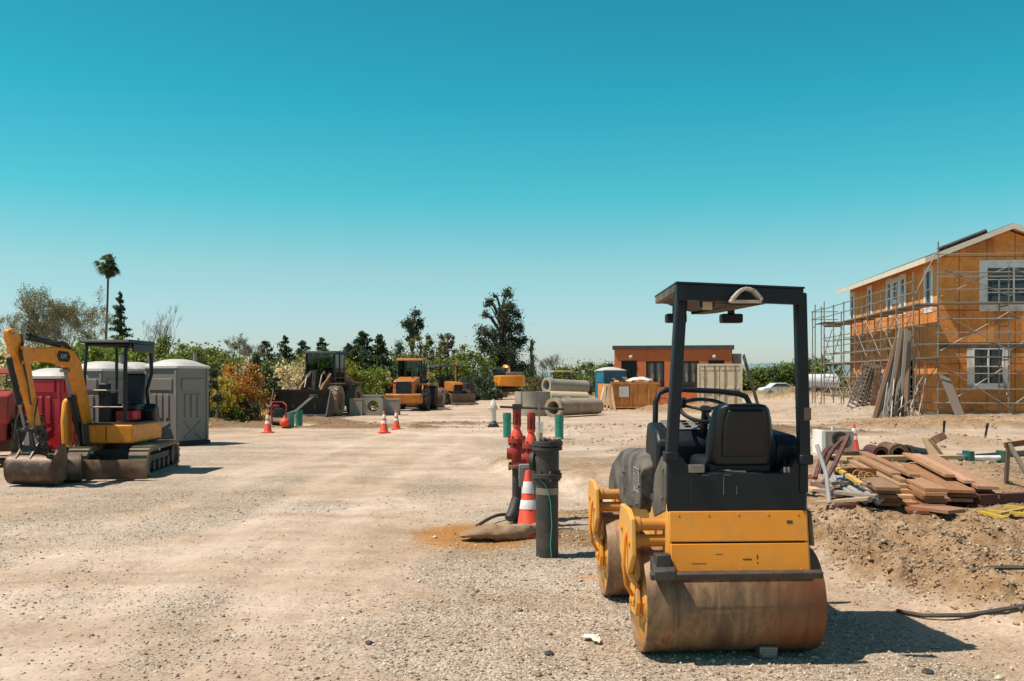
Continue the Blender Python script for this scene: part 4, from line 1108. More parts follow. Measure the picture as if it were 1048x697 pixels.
# ------------------------------------------------------------------ terracotta building, container, skip, blue toilet
def office():
    d = 62; x0 = (629-524)/1000*d; x1 = (748-524)/1000*d; t = thing('site_building', 'flat roofed terracotta building with dark windows behind the cream container', 'building', ((x0+x1)/2, d, 0), math.radians(-10))
    W = x1 - x0; hW = W/2; Hh = 3.85
    wins = [(.46, 1.5, .1, 2.9), (2.1, 3.3, 1.2, 2.85), (4.35, 5.55, 1.2, 2.85), (6.15, 7.2, .1, 2.9)]
    k = W/7.7
    ops = [(a*k, b*k, c, e) for a, b, c, e in wins]
    M4 = Matrix.Translation((-hW, 0, 0))
    mb = MB(); wall_open(mb, W, Hh - .25, ops, M4, .3); obj('wall', mb, M['brickred'], t, smooth=False)
    mb = MB(); mb.add(*_boxvf(-hW, .3, 0, -hW + .3, 7, Hh - .25)); mb.add(*_boxvf(hW - .3, .3, 0, hW, 7, Hh - .25)); mb.add(*_boxvf(-hW + .3, 6.7, 0, hW - .3, 6.995, Hh - .25)); mb.add(*_boxvf(-hW + .3, .305, 0, hW - .3, 6.69, .12)); obj('wall', mb, M['brickred'], t, smooth=False)
    mb = MB(); mb.add(*_boxvf(-hW - .12, -.15, Hh - .248, hW + .12, 7.1, Hh)); rf = obj('roof', mb, M['felt'], t, smooth=False)
    mb = MB(); mb.add(*_boxvf(hW + .125, 1.5, 0, hW + .65, 4, Hh - .5)); obj('downpipe_shaft', mb, M['steel'], t, smooth=False)
    for i, o in enumerate(ops):
        f = MB(); e = .09
        x0_, x1_, z0_, z1_ = o
        for a, b, c, q in ((x0_, x1_, z1_ - e, z1_), (x0_, x1_, z0_, z0_ + e), (x0_, x0_ + e, z0_ + e, z1_ - e), (x1_ - e, x1_, z0_ + e, z1_ - e), ((x0_+x1_)/2 - .04, (x0_+x1_)/2 + .04, z0_ + e, z1_ - e)):
            f.add(*_boxvf(a, .06, c, b, .14, q), M4)
        fo = obj('window' if i in (1, 2) else 'door', f, M['black'], t, smooth=False)
        p = MB(); p.add(*_boxvf(x0_ + .03, .15, z0_ + .03, x1_ - .03, .17, z1_ - .03), M4); obj('pane', p, M['glass'] if i in (1, 2) else M['black'], fo, smooth=False)
        if i in (1, 2):
            c = MB()
            for xx in (.3, .68): c.add(*_boxvf(x0_ + xx*(x1_-x0_) - .08, .142, z0_ + .35, x0_ + xx*(x1_-x0_) + .1, .148, z1_ - .12), M4)
            obj('blind', c, M['concrete'], fo, smooth=False)
    for px in (-2.75*k/1.0 - .0, 2.7*k):
        l = MB(); l.lathe([(.0, 0), (.12, .01), (.13, .06), (.08, .14), (.0, .16)], 10, Matrix.Translation((px, -.02, 3.12)) @ Matrix.Rotation(math.pi/2, 4, 'X')); obj('wall_lamp', l, M['roofwhite'], t)
office()

def container():
    d = 54; x0 = (714-524)/1000*d; W = 2.44
    t = thing('shipping_container', 'cream steel shipping container with closed double doors facing the yard', 'shipping container', (x0 + W/2, d, 0), math.radians(-12.5))
    Hh, LN = 2.59, 6.06
    mb = MB()
    # corrugated sides, roof and rear
    n = 24
    for s in (-1, 1):
        for k in range(n):
            y0 = .12 + (LN - .24)*k/n; y1 = .12 + (LN-.24)*(k + 1)/n
            off = .0 if k % 2 else .03
            mb.add(*_boxvf(s*(W/2 - .06 - off) - .012, y0, .15, s*(W/2 - .06 - off) + .012, y1 + .002, Hh - .1))
    mb.add(*_boxvf(-W/2 + .05, .1, Hh - .06, W/2 - .05, LN - .1, Hh - .03)); mb.add(*_boxvf(-W/2 + .05, LN - .1, .15, W/2 - .05, LN - .06, Hh - .1)); mb.add(*_boxvf(-W/2 + .05, .1, .1, W/2 - .05, LN - .1, .15))
    obj('body', mb, M['container'], t, smooth=False)
    mb = MB()
    for sx in (-1, 1):
        for y in (.06, LN - .06): mb.box((sx*(W/2 - .06), y, Hh/2), (.12, .12, Hh))
        for z in (.075, Hh - .06): mb.box((sx*(W/2 - .058), LN/2, z), (.1, LN - .24, .12))
    for y in (.06, LN - .06):
        for z in (.075, Hh - .06): mb.box((0, y, z), (W - .24, .1, .12))
    obj('corner_frame', mb, M['container'], t, smooth=False)
    for s in (-1, 1):
        mb = MB(); a = min(s*.015, s*(W/2 - .13)); b = max(s*.015, s*(W/2 - .13))
        mb.add(*_boxvf(a, .03, .15, b, .07, Hh - .13))
        for z in (.3, 1.25, 2.3): mb.add(*_boxvf(a + .04, .008, z - .05, b - .04, .028, z + .07))
        dr = obj('door', mb, M['container'], t, smooth=False)
        for xx in (.28, .82):
            l = MB(); l.tube((s*xx, -.01, .12), (s*xx, -.01, Hh - .1), .022, n=6); l.box((s*xx + .14, -.02, 1.1), (.3, .03, .04)); obj('lock_rod', l, M['rust'], dr)
    return t
container()
def lean_board():
    a = AT(771, 53, 0); mb = MB(); mb.beam((.35, 0, 0), (-.35, .8, 3.05), .5, .06, (1, 0, .2)); o = obj('leaning_board', mb, M['dark'], smooth=False); o.location = a
    tag(o, 'dark board leaning against the right side of the cream container', 'board')
lean_board()

def skip_bin():
    d = 56; t = thing('dumpster', 'battered orange dumpster full of debris with a blank white sign', 'dumpster', (AT(650, d).x, d, Hz(AT(650, d).x, d)), math.radians(4))
    W, Dp, Hh = 2.7, 5.0, 1.45
    mb = MB()
    mb.prism([(0, .2), (Dp, .2), (Dp, .26), (0, .26)], W)
    for s in (-1, 1): mb.prism([(0, .26), (Dp, .26), (Dp, Hh), (0, Hh)], .06, c=s*(W/2 - .03))
    mb.add(*_boxvf(-W/2 + .06, .001, .26, W/2 - .06, .06, Hh)); mb.add(*_boxvf(-W/2 + .06, Dp - .06, .26, W/2 - .06, Dp - .001, Hh))
    obj('bin', mb, M['dump'], t, smooth=False)
    mb = MB()
    for x in np.linspace(-W/2 + .06, W/2 - .06, 6): mb.add(*_boxvf(x - .05, -.09, .22, x + .05, -.004, Hh - .002))
    mb.add(*_boxvf(-W/2 - .06, -.11, Hh, W/2 + .06, .08, Hh + .12)); mb.add(*_boxvf(-W/2, -.08, .08, W/2, .05, .2))
    obj('rib', mb, M['dump'], t, smooth=False)
    mb = MB(); mb.add(*_boxvf(-.95, -.12, .72, -.38, -.1, 1.32)); obj('sign', mb, M['white'], t, smooth=False)
    for x in (-.9, .9):
        mb = MB(); mb.tube((x, .1, .1), (x, Dp - .1, .1), .1, n=8); obj('skid', mb, M['dark'], t)
    # leaning side ladder of timber left over the rim
    for k in range(4):
        mb = MB(); mb.tube((W/2 + .12, .1 + 0*k, .3 + k*.33), (W/2 + .55, .1, .3 + k*.33), .02, n=5); obj('rung', mb, M['dark'], t)
    for x in (.12, .55): mb = MB(); mb.tube((W/2 + x, .1, .1), (W/2 + x, .1, 1.5), .025, n=5); obj('ladder_rail', mb, M['dump'], t)
    o = t.location
    gg = 'debris heaped in the orange dumpster'
    for k in range(14):
        a = Vector((o.x + random.uniform(-1.1, .9), o.y + random.uniform(.2, 2.6), o.z + random.uniform(1.2, 1.5))); mb = MB()
        mb.beam((0, 0, 0), (random.uniform(-.9, 1.2), random.uniform(-.1, 1.3), random.uniform(.02, .55)), random.uniform(.1, .35), .04); b = obj('scrap_board', mb, M[('lumber2', 'dump', 'lumber', 'rust')[k % 4]], smooth=False); b.location = a
        tag(b, 'scrap timber board sticking out of the orange dumpster', 'board', gg)
    mb = MB(); v = []
    n = 9
    for i in range(n):
        for j in range(n):
            u = (i/(n-1) - .5)*1.5; w_ = (j/(n-1) - .5)*1.2
            mb.v.append((u, w_, .34*math.exp(-(u*u + w_*w_)*1.6) + random.uniform(-.05, .05)))
    for i in range(n-1):
        for j in range(n-1): mb.f.append((i*n + j, (i+1)*n + j, (i+1)*n + j+1, i*n + j+1))
    s = obj('plastic_sheet', mb, M['paper']); sm = s.modifiers.new('thick', 'SOLIDIFY'); sm.thickness = .03
    s.location = (o.x + .35, o.y + .8, o.z + 1.5); tag(s, 'crumpled white plastic sheet on top of the orange dumpster', 'plastic sheet')
    # timber frame struts at its left end
    for k in range(5):
        a = AT(613 + k*4, 54.6, .02); mb = MB(); mb.beam((0, 0, 0), (.35 - .12*k, .7, 1.3 + .1*(k % 2)), .12, .06); b = obj('timber_strut', mb, M['lumber2'], smooth=False); b.location = a
        tag(b, 'pale timber strut propped on the left end of the orange dumpster', 'timber', 'struts propped on the orange dumpster')
skip_bin()

def toilet(name, label, mats, loc, rz, W=1.12, Dp=1.15, Hh=2.05, full=True, group=None):
    body, roof = mats
    t = thing(name, label, 'portable toilet', loc, rz, group)
    mb = MB(); mb.box((0, 0, .06), (W + .1, Dp + .1, .12)); obj('base', mb, M['black'], t, .01)
    mb = MB(); mb.box((0, 0, .12 + (Hh - .12)/2), (W, Dp, Hh - .12)); obj('cabin', mb, M[body], t, .02)
    if full:
        for a, sx in ((0, 1), (math.pi/2, 1), (math.pi, 1), (-math.pi/2, 1)):
            Rm = Matrix.Rotation(a, 4, 'Z'); half = W/2 if a in (math.pi/2, -math.pi/2) else Dp/2; wd = Dp if a in (math.pi/2, -math.pi/2) else W
            mb = MB()
            for k in (-1, 0, 1): mb.add(*_boxvf(k*wd*.2 - wd*.06, -half - .035, .75, k*wd*.2 + wd*.06, -half + .01, 1.4), Rm)
            mb.add(*_boxvf(-wd*.36, -half - .03, 1.5, wd*.36, -half + .01, 1.82), Rm)
            for s in (-1, 1):
                mb.box(Rm @ Vector((0, -half - .012, .42)), (wd*.68, .03, .07), Rm @ Matrix.Rotation(s*.62, 4, 'Y'))
                mb.add(*_boxvf(s*(wd/2 - .035) - .04, -half - .03, .13, s*(wd/2 - .035) + .04, -half + .01, Hh - .03), Rm)
            obj('panel', mb, M[body], t, .012)
    mb = MB(); q = 11
    for i in range(q):
        for j in range(q):
            u = 2*i/(q-1) - 1; v = 2*j/(q-1) - 1
            mb.v.append((u*(W/2 + .05), v*(Dp/2 + .05), Hh + .04 + .2*(1 - abs(u)**2.6)**.8*(1 - abs(v)**2.6)**.8))
    for i in range(q-1):
        for j in range(q-1): mb.f.append((i*q + j, (i+1)*q + j, (i+1)*q + j+1, i*q + j+1))
    mb.add(*_boxvf(-W/2 - .05, -Dp/2 - .05, Hh - .02, W/2 + .05, Dp/2 + .05, Hh + .038)); obj('roof', mb, M[roof], t)
    mb = MB(); mb.tube((W*.28, Dp*.3, Hh), (W*.28, Dp*.3, Hh + .42), .05, n=8); obj('vent_pipe', mb, M['greyplastic'], t)
    return t
toilet('portable_toilet', 'blue portable toilet with pale roof left of the terracotta building', ('bluplastic', 'roofwhite'), AT(625, 63), .3, 1.55, 1.4, 2.25)
toilet('portable_toilet', 'grey portable toilet seen whole, right of the small excavator', ('greyplastic', 'roofwhite'), AT(181, 27.0), math.radians(-26), 1.16, 1.16, 2.12)
toilet('portable_toilet', 'grey portable toilet half hidden behind the small excavator cab', ('greyplastic', 'roofwhite'), AT(105, 25.8), math.radians(-22), 1.1, 1.15, 2.05)
toilet('portable_toilet', 'grey portable toilet further back between the cab posts and the grey one at right', ('greyplastic', 'roofwhite'), AT(136, 28.6), math.radians(-24), 1.1, 1.15, 2.08)
toilet('portable_toilet', 'red portable toilet behind the arm of the small excavator', ('redplastic', 'roofwhite'), AT(55, 24.2), math.radians(-8), 1.05, 1.05, 1.86)
# ------------------------------------------------------------------ concrete pipes and rings
def pipe(name, label, a, b, r, mat, bell=True, group=None, cat='pipe'):
    a = Vector(a); b = Vector(b); L_ = (b - a).length; mb = MB()
    M_, _ = mb.frame((0, 0, 0), tuple(b - a))
    q = Matrix.Rotation(-math.pi/2, 4, 'X')
    o = r * 1.2 if bell else r
    prof = [(r*.8, 0), (o, 0), (o, .28), (r, .45), (r, L_ - .02), (r - .02, L_), (r*.8, L_)]
    mb.lathe(prof, 28, M_ @ q, closed=True)
    t = obj(name, mb, M[mat]); t.location = a
    return tag(t, label, cat, group)
g = 'concrete pipes by the orange dumpster'
def GX(px, d): return (px - 524)/1000*d
pipe('concrete_pipe', 'nearest tan concrete pipe with its open bell end facing the yard', (GX(566, 45.0), 45.0, .44), (GX(611, 48.2), 48.2, .42), .39, 'concrete2', group=g)
pipe('concrete_pipe', 'topmost grey concrete pipe on the stack behind the manhole ring', (GX(559, 52), 52, 1.42), (GX(600, 53.5), 53.5, 1.30), .36, 'concrete', group=g)
pipe('concrete_pipe', 'palest, cream white concrete pipe in the middle layer of the stack', (GX(561, 51.2), 51.2, .8), (GX(600, 52.4), 52.4, .72), .33, 'cream', False, g)
pipe('concrete_pipe', 'grey concrete pipe lying behind the nearest tan pipe', (GX(578, 48.9), 48.9, .46), (GX(610, 50.6), 50.6, .44), .34, 'concrete', True, g)
pipe('concrete_pipe', 'hidden lower grey concrete pipe carrying the stack', (GX(556, 53.0), 53.0, .38), (GX(598, 54.2), 54.2, .36), .34, 'concrete', True, g)
for k, px in enumerate((602.5, 604, 605.4)):
    mb = MB(); mb.lathe([(.3, -.04), (.4, -.04), (.4, .04), (.3, .04)], 18, Matrix.Rotation(math.pi/2, 4, 'Y'), closed=True)
    o = obj('rubber_gasket', mb, M['rubber']); o.location = (GX(px, 53.7), 53.7, 1.28); tag(o, 'black rubber ring at the far end of the topmost concrete pipe', 'gasket', 'rubber rings on the pipe stack')
mb = MB(); mb.lathe([(.72, 0), (.86, 0), (.86, 1.2), (.72, 1.2)], 36, closed=True)
o = obj('manhole_ring', mb, M['concrete']); o.location = AT(545, 47.5, -.03); tag(o, 'wide grey concrete manhole ring standing behind the red valves', 'manhole ring')
mb = MB(); mb.box((0, 0, .35), (1.0, .8, .7)); o = obj('catch_basin', mb, M['concrete'], bevel=.02); o.location = AT(560, 49.8); tag(o, 'dark grey concrete box between the manhole ring and pipes', 'concrete box')
g = 'concrete blocks left of the middle loader'
for px, d, wx, hz, lab, hole in ((366, 47.0, .62, .75, 'plain grey concrete block, leftmost by the big loader wheel', False), (383, 47.0, .95, .92, 'concrete box with a round hole, middle of three by the loader', True), (400, 47.6, .85, .72, 'plain pale concrete block, nearest the middle loader', False)):
    t = thing('concrete_block', lab, 'concrete block', AT(px, d), random.uniform(-.12, .12), g)
    mb = MB()
    if hole:
        n = 20; R_ = .27; zc = hz*.5; vs = []; 
        out = []
        for k in range(n):
            a = 2*math.pi*k/n; c, s = math.cos(a), math.sin(a); q = 1/max(abs(c), abs(s)); out.append((c*q*wx/2, zc + s*q*hz/2))
        for y in (-.35, .35):
            vs += [(R_*math.cos(2*math.pi*k/n), y, zc + R_*math.sin(2*math.pi*k/n)) for k in range(n)] + [(p[0], y, p[1]) for p in out]
        fs = []
        for k in range(n):
            j = (k+1) % n
            fs += [(k, n+k, n+j, j), (2*n+k, 2*n+j, 3*n+j, 3*n+k), (k, j, 2*n+j, 2*n+k), (n+k, 3*n+k, 3*n+j, n+j)]
        mb.add(vs, fs)
    else: mb.box((0, 0, hz/2), (wx, .7, hz))
    obj('block_body', mb, M['concrete'], t, smooth=False)
    mb = MB(); mb.box((0, 0, hz + .03), (wx*1.02, .72, .055)); obj('lid', mb, M['concrete2' if not hole else 'concrete'], t, smooth=False)

# ------------------------------------------------------------------ wheels, loaders, tractors, excavator
def wheel(parent, c, r, wd, lugs=22, rim='exc_orange', tyre='rubber_dust'):
    """axle along x"""
    Mx = Matrix.Translation(c) @ Matrix.Rotation(math.pi/2, 4, 'Y')
    mb = MB()
    h = wd/2
    mb.lathe([(r*.55, -h*.8), (r*.8, -h), (r*.93, -h*.92), (r*.965, -h*.5), (r*.965, h*.5), (r*.93, h*.92), (r*.8, h), (r*.55, h*.8)], 30, Mx, closed=True)
    for k in range(lugs):
        for s in (-1, 1):
            a = 2*math.pi*(k + (.5 if s > 0 else 0))/lugs
            Rm = Mx @ Matrix.Rotation(a, 4, 'Z') @ Matrix.Translation((r*.965, 0, s*h*.48)) @ Matrix.Rotation(s*.5, 4, 'X')
            mb.box((0, 0, 0), (r*.09, r*.11, h*.98), Rm) if False else mb.add(*_boxvf(-r*.05, -r*.05, -h*.5, r*.045, r*.05, h*.5), Rm)
    w_ = obj('wheel', mb, M[tyre], parent)
    mb = MB(); mb.lathe([(.0, -h*.35), (r*.2, -h*.38), (r*.3, -h*.2), (r*.5, -h*.25), (r*.56, -h*.7), (r*.56, h*.7), (r*.5, h*.25), (r*.3, h*.2), (r*.2, h*.38), (.0, h*.35)], 24, Mx)
    obj('rim', mb, M[rim], w_)
    return w_

def cab(parent, x0, x1, y0, y1, z0, z1, post=.09, roofm='black', glass=True, frame='black', over=.12):
    mb = MB()
    for x in (x0, x1):
        for y in (y0, y1): mb.beam((x, y, z0), (x*.96, y, z1), post, post, (0, 1, 0))
        mb.beam((x, y0, z0 + .35*(z1-z0)), (x, y1, z0 + .35*(z1-z0)), post*.8, post*.8)
    mb.add(*_boxvf(x0, y0, z0, x1, y1, z0 + .08)); mb.beam((x0, (y0+y1)/2, z0), (x0, (y0+y1)/2, z1), post*.8, post*.8, (0, 1, 0)); mb.beam((x1, (y0+y1)/2, z0), (x1, (y0+y1)/2, z1), post*.8, post*.8, (0, 1, 0))
    cb = obj('cab', mb, M[frame], parent, .01)
    mb = MB(); mb.box(((x0+x1)/2, (y0+y1)/2, z1 + .07), (x1-x0 + over*2, y1-y0 + over*2, .14), taper=.93); obj('roof', mb, M[roofm], cb, .02)
    if glass:
        g = MB(); i = .012
        g.add(*_boxvf(x0 + .05, y1 - i, z0 + .1, x1 - .05, y1, z1 - .02)); g.add(*_boxvf(x0 + .05, y0, z0 + .45, x1 - .05, y0 + i, z1 - .02))
        for x in (x0, x1): g.add(*_boxvf(x - i/2, y0 + .05, z0 + .4*(z1-z0), x + i/2, y1 - .05, z1 - .02))
        obj('window_glass', g, M['cabglass'], cb, smooth=False)
    s = MB(); xm = (x0+x1)/2; s.box((xm, y0 + .5, z0 + .45), (.5, .5, .14)); s.box((xm, y0 + .28, z0 + .8), (.48, .12, .6)); obj('seat', s, M['seat'], cb, .02)
    return cb
def cabglass():
    m, t, b, new, link = nodes_of('tinted_cab_glass')
    gl = new("ShaderNodeBsdfGlossy"); gl.inputs["Roughness"].default_value = .04; gl.inputs[0].default_value = (.8, .85, .85, 1)
    tr = new("ShaderNodeBsdfTransparent"); tr.inputs[0].default_value = (.55, .66, .62, 1)
    fr = new("ShaderNodeFresnel"); fr.inputs[0].default_value = 1.5
    ms = new("ShaderNodeMixShader"); link(fr.outputs[0], ms.inputs[0]); link(tr.outputs[0], ms.inputs[1]); link(gl.outputs[0], ms.inputs[2]); link(ms.outputs[0], t.nodes["Material Output"].inputs[0])
    return m
M['cabglass'] = cabglass()

def loader(label, loc, rz, paint='orange', bucket_z=.0, roofm='black', k=1.0, dusty=True, grill=True):
    t = thing('wheel_loader', label, 'wheel loader', loc, rz); t.scale = (k, k, k)
    r = .72
    for x in (-1.0, 1.0):
        wheel(t, (x, 1.45, r), r, .52, 18, 'loader_dusty', 'rubber_dust' if dusty else 'rubber'); wheel(t, (x, -1.45, r), r, .52, 18, 'loader_dusty', 'rubber_dust' if dusty else 'rubber')
    mb = MB(); mb.box((0, 1.1, .85), (.8, 2.0, .5)); mb.box((0, -1.3, .85), (.85, 2.6, .5)); mb.tube((0, 0, .5), (0, 0, 1.2), .16, n=10); mb.tube((-.9, 1.45, r), (.9, 1.45, r), .14, n=8); mb.tube((-.9, -1.45, r), (.9, -1.45, r), .14, n=8)
    obj('chassis', mb, M['dark'], t)
    mb = MB(); mb.prism([(-2.75, .95), (-2.6, 1.75), (-.95, 1.98), (-.75, 1.98), (-.75, 1.0)], 1.25); hd = obj('engine_hood', mb, M[paint], t, .05)
    if grill:
        g = MB(); g.box((0, -2.72, 1.35), (.85, .06, .72), (math.radians(-10), 0, 0)); 
        for q in range(6): g.box((0, -2.765 + .02*q, 1.08 + q*.11), (.8, .03, .03))
        obj('grille', g, M['black'], hd)
        l = MB(); l.box((-.52, -2.72, 1.62), (.14, .05, .1)); l.box((.52, -2.72, 1.62), (.14, .05, .1)); obj('tail_light', l, M['red'], hd)
    mb = MB(); mb.prism([(-2.98, .5), (-2.98, .98), (-2.7, 1.02), (-2.35, .98), (-2.35, .5), (-2.8, .42)], 2.15); obj('counterweight', mb, M[paint], t, .06)
    mb = MB(); mb.tube((.35, -1.7, 1.9), (.35, -1.7, 2.65), .05, n=8); obj('exhaust', mb, M['dark'], t)
    for x in (-1, 1):
        f = MB(); f.path([(x, -2.1, 1.25), (x, -1.9, 1.53), (x, -1.0, 1.55), (x, -.75, 1.2)], .05, 6); f.box((x, -1.45, 1.56), (.52, 1.0, .05)); obj('fender', f, M[paint], t)
        f = MB(); f.box((x, 1.1, 1.53), (.5, .9, .05)); obj('fender', f, M[paint], t)
        l = MB(); l.box((x*.72, .92, 1.75), (.2, .12, .2)); l.tube((x*.72, .92, 1.2), (x*.72, .92, 1.7), .03, n=5); obj('headlight', l, M['black'], t)
    cab(t, -.72, .72, -.7, .72, 1.2, 2.95, roofm=roofm)
    # lift arms, linkage, hydraulic rams
    for s in (-1, 1):
        mb = MB(); mb.prism([(.55, 1.85), (.75, 2.02), (2.0, 1.45), (3.0, .55), (2.9, .35), (1.9, 1.1), (.6, 1.6)], .1, c=s*.52); obj('lift_arm', mb, M[paint], t, .01)
        mb = MB(); mb.tube((s*.38, .75, .95), (s*.5, 2.05, 1.15), .08, n=8); mb.tube((s*.5, 1.7, 1.08), (s*.5, 2.2, 1.2), .045, n=8); obj('lift_ram', mb, M['steel'], t)
        mb = MB(); mb.path([(s*.3, .6, 1.7), (s*.33, 1.1, 2.1), (s*.36, 1.6, 1.9), (s*.36, 1.9, 1.35)], .035, 6); obj('hydraulic_hose', mb, M['galv'], t)
    mb = MB(); mb.prism([(1.3, 1.1), (1.45, 2.15), (1.65, 2.15), (1.75, 1.1)], .18); mb.tube((0, .7, 1.85), (0, 1.45, 2.1), .08, n=8); mb.tube((0, 1.65, 1.1), (0, 2.95, .75), .06, n=8); obj('tilt_linkage', mb, M['dark'], t)
    # bucket
    mb = MB(); pr = [(3.0, .05), (2.85, .35), (2.82, .8), (2.95, 1.12), (3.25, 1.28), (3.22, 1.20), (3.02, 1.06), (2.9, .8), (2.93, .38), (3.06, .12), (3.95, .07), (3.98, .03)]
    pr = [(y, z + bucket_z) for y, z in pr]
    mb.prism(pr, 2.66)
    for s in (-1, 1): mb.prism([(3.0, .05 + bucket_z), (2.85, .4 + bucket_z), (2.83, .85 + bucket_z), (3.25, 1.28 + bucket_z), (3.9, .1 + bucket_z)], .05, c=s*1.35)
    bk = obj('bucket', mb, M['bucketshade' if dusty else 'bucket'], t)
    mb = MB(); mb.box((0, 4.0, .05 + bucket_z), (2.74, .16, .04)); obj('cutting_edge', mb, M['steel'], bk)
    return t
M['bucketrust'] = pm('dark_worn_steel', (.1, .062, .045), (.06, .04, .032), 4, .42, .4, dirt=(.26, .17, .1), damt=.3, dscale=6, bump=.25)
M['bucketshade'] = pm('shaded_bucket_steel', (.05, .043, .038), (.035, .03, .028), 3, .55, .3, dirt=(.13, .09, .06), damt=.3, dscale=3, bump=.15)  # bucket steel with the shade inside the loader bucket painted into its colour
M['loader_dusty'] = pm('dull_orange_paint', (.33, .13, .04), (.2, .09, .035), 2, .6, dirt=(.2, .14, .09), damt=.6, dscale=3, bump=.1)
loader('big dirty wheel loader with a wide dark bucket, left of the concrete blocks', AT(333, 47.6), math.radians(172), 'loader_dusty')
loader('orange wheel loader seen from behind with black grille, middle machine of the row', AT(422, 56.0), math.radians(-5), 'orange', roofm='orange', dusty=False, k=.95)

def tractor(label, loc, rz, k=1.0, paint='orange'):
    t = thing('tractor', label, 'tractor', loc, rz); t.scale = (k, k, k)
    for x in (-.85, .85):
        wheel(t, (x, -1.0, .72), .72, .5, 18, 'cream', 'rubber'); wheel(t, (x*.95, 1.35, .48), .48, .34, 16, 'cream', 'rubber')
    mb = MB(); mb.box((0, .2, .75), (.6, 3.2, .4)); obj('chassis', mb, M['dark'], t)
    mb = MB(); mb.prism([(.35, .9), (.35, 1.55), (1.6, 1.45), (1.75, 1.3), (1.75, .85)], .75); hd = obj('engine_hood', mb, M[paint], t, .05)
    mb = MB(); mb.box((0, 1.76, 1.1), (.6, .04, .42)); obj('grille', mb, M['black'], hd)
    for x in (-.65, .65):
        for y in (-1.15, .3): mb = MB(); mb.beam((x, y, .9), (x*.95, y, 2.5), .08, .08, (0, 1, 0)); obj('canopy_post', mb, M['black'], t)
    mb = MB(); mb.box((0, -.42, 2.55), (1.75, 1.9, .12), taper=.92); obj('canopy_roof', mb, M['dark'], t, .02)
    mb = MB(); mb.box((0, -.7, 1.15), (.5, .5, .15)); mb.box((0, -.95, 1.5), (.5, .12, .6)); obj('seat', mb, M['seat'], t, .03)
    mb = MB(); mb.path([(.2*math.cos(a), -.05 + .2*math.sin(a)*.5, 1.55 + .2*math.sin(a)*.85) for a in np.linspace(0, 6.0, 14)], .018, 5, True); mb.tube((0, -.05, 1.55), (0, .3, 1.2), .03, n=6); obj('steering_wheel', mb, M['black'], t)
    for s in (-1, 1): mb = MB(); mb.beam((s*.5, .6, .9), (s*.5, 2.4, .35), .12, .16); obj('loader_arm', mb, M[paint], t)
    mb = MB(); mb.prism([(2.35, .1), (2.3, .7), (2.5, .75), (2.45, .2), (2.95, .12), (2.95, .06)], 1.7); obj('bucket', mb, M['bucket'], t)
    return t
tractor('orange tractor with dark canopy right of the middle loader', AT(457, 66), math.radians(-150), 1.02)
def backhoe_mast():
    a = AT(467, 70); t = thing('auger_mast', 'thin yellow upright mast with bracket behind the canopied tractor', 'mast', a)
    mb = MB(); mb.box((0, 0, 1.6), (.14, .14, 3.2)); obj('post', mb, M['yellow'], t)
    mb = MB(); mb.box((-.2, 0, 1.3), (.6, .3, .35)); mb.box((0, 0, .1), (.9, .9, .2)); obj('bracket', mb, M['yellow'], t, .02)
backhoe_mast()
def far_excavator():
    t = thing('excavator', 'yellow excavator seen from behind at the far end of the yard', 'excavator', AT(521, 80), math.radians(8))
    for s in (-1, 1):
        mb = MB(); mb.prism([(-1.5, .1), (-1.75, .45), (-1.5, .8), (1.5, .8), (1.75, .45), (1.5, .1)], .5, c=s*.95); obj('track', mb, M['dark'], t, .05)
    mb = MB(); mb.box((0, 0, .75), (1.2, 1.6, .3)); mb.tube((0, 0, .8), (0, 0, 1.1), .6, n=16); obj('turntable', mb, M['dark'], t)
    mb = MB(); pts = [(1.2, .8), (1.2, -1.0), (.95, -1.45), (.4, -1.6), (-.4, -1.6), (-.95, -1.45), (-1.2, -1.0), (-1.2, .8)]
    n = len(pts); vs = [(x, y, 1.08) for x, y in pts] + [(x*.98, y*.98, 1.95) for x, y in pts]
    mb.add(vs, [tuple(range(n-1, -1, -1)), tuple(range(n, 2*n))] + [(k, (k+1) % n, n + (k+1) % n, n + k) for k in range(n)]); obj('counterweight', mb, M['exc_orange'], t, .06)
    cab(t, -1.15, -.2, -.35, 1.1, 1.1, 2.45, .08, 'dark')
    mb = MB(); mb.box((.35, -.4, 2.1), (1.4, 1.2, .28)); obj('engine_cover', mb, M['steel'], t, .04)
    mb = MB(); mb.path([(.1, .9, 1.4), (.1, 2.0, 2.6), (.1, 3.4, 2.7), (.1, 4.6, 2.0)], [.2, .24, .2, .15], 8); obj('boom', mb, M['exc_orange'], t)
    mb = MB(); mb.path([(.1, 4.5, 2.2), (.1, 4.7, 1.2), (.1, 4.4, .6)], [.15, .13, .1], 8); obj('stick', mb, M['exc_orange'], t)
    mb = MB(); mb.prism([(4.1, .1), (4.0, .6), (4.5, .75), (4.8, .3), (4.55, .05)], .9); obj('bucket', mb, M['bucket'], t)
far_excavator()
def far_roller():
    t = thing('roller_canopy_machine', 'small machine with pale canopy showing above the concrete pipe stack', 'machine', AT(575, 72), .1)
    for x in (-.55, .55):
        for y in (-.5, .6): mb = MB(); mb.beam((x, y, .8), (x, y, 2.2), .07, .07, (0, 1, 0)); obj('canopy_post', mb, M['dark'], t)
    mb = MB(); mb.box((0, .05, 2.26), (1.5, 1.5, .1)); obj('canopy_roof', mb, M['cream'], t, .02)
    mb = MB(); mb.box((0, .2, .75), (1.2, 2.4, .6)); obj('body', mb, M['yellow'], t, .05)
    for y in (-.9, 1.3): mb = MB(); mb.tube((-.6, y, .42), (.6, y, .42), .42, n=20); obj('drum', mb, M['drum'], t)
    mb = MB(); mb.box((0, -.2, 1.25), (.5, .45, .4)); obj('seat', mb, M['seat'], t, .04)
far_roller()

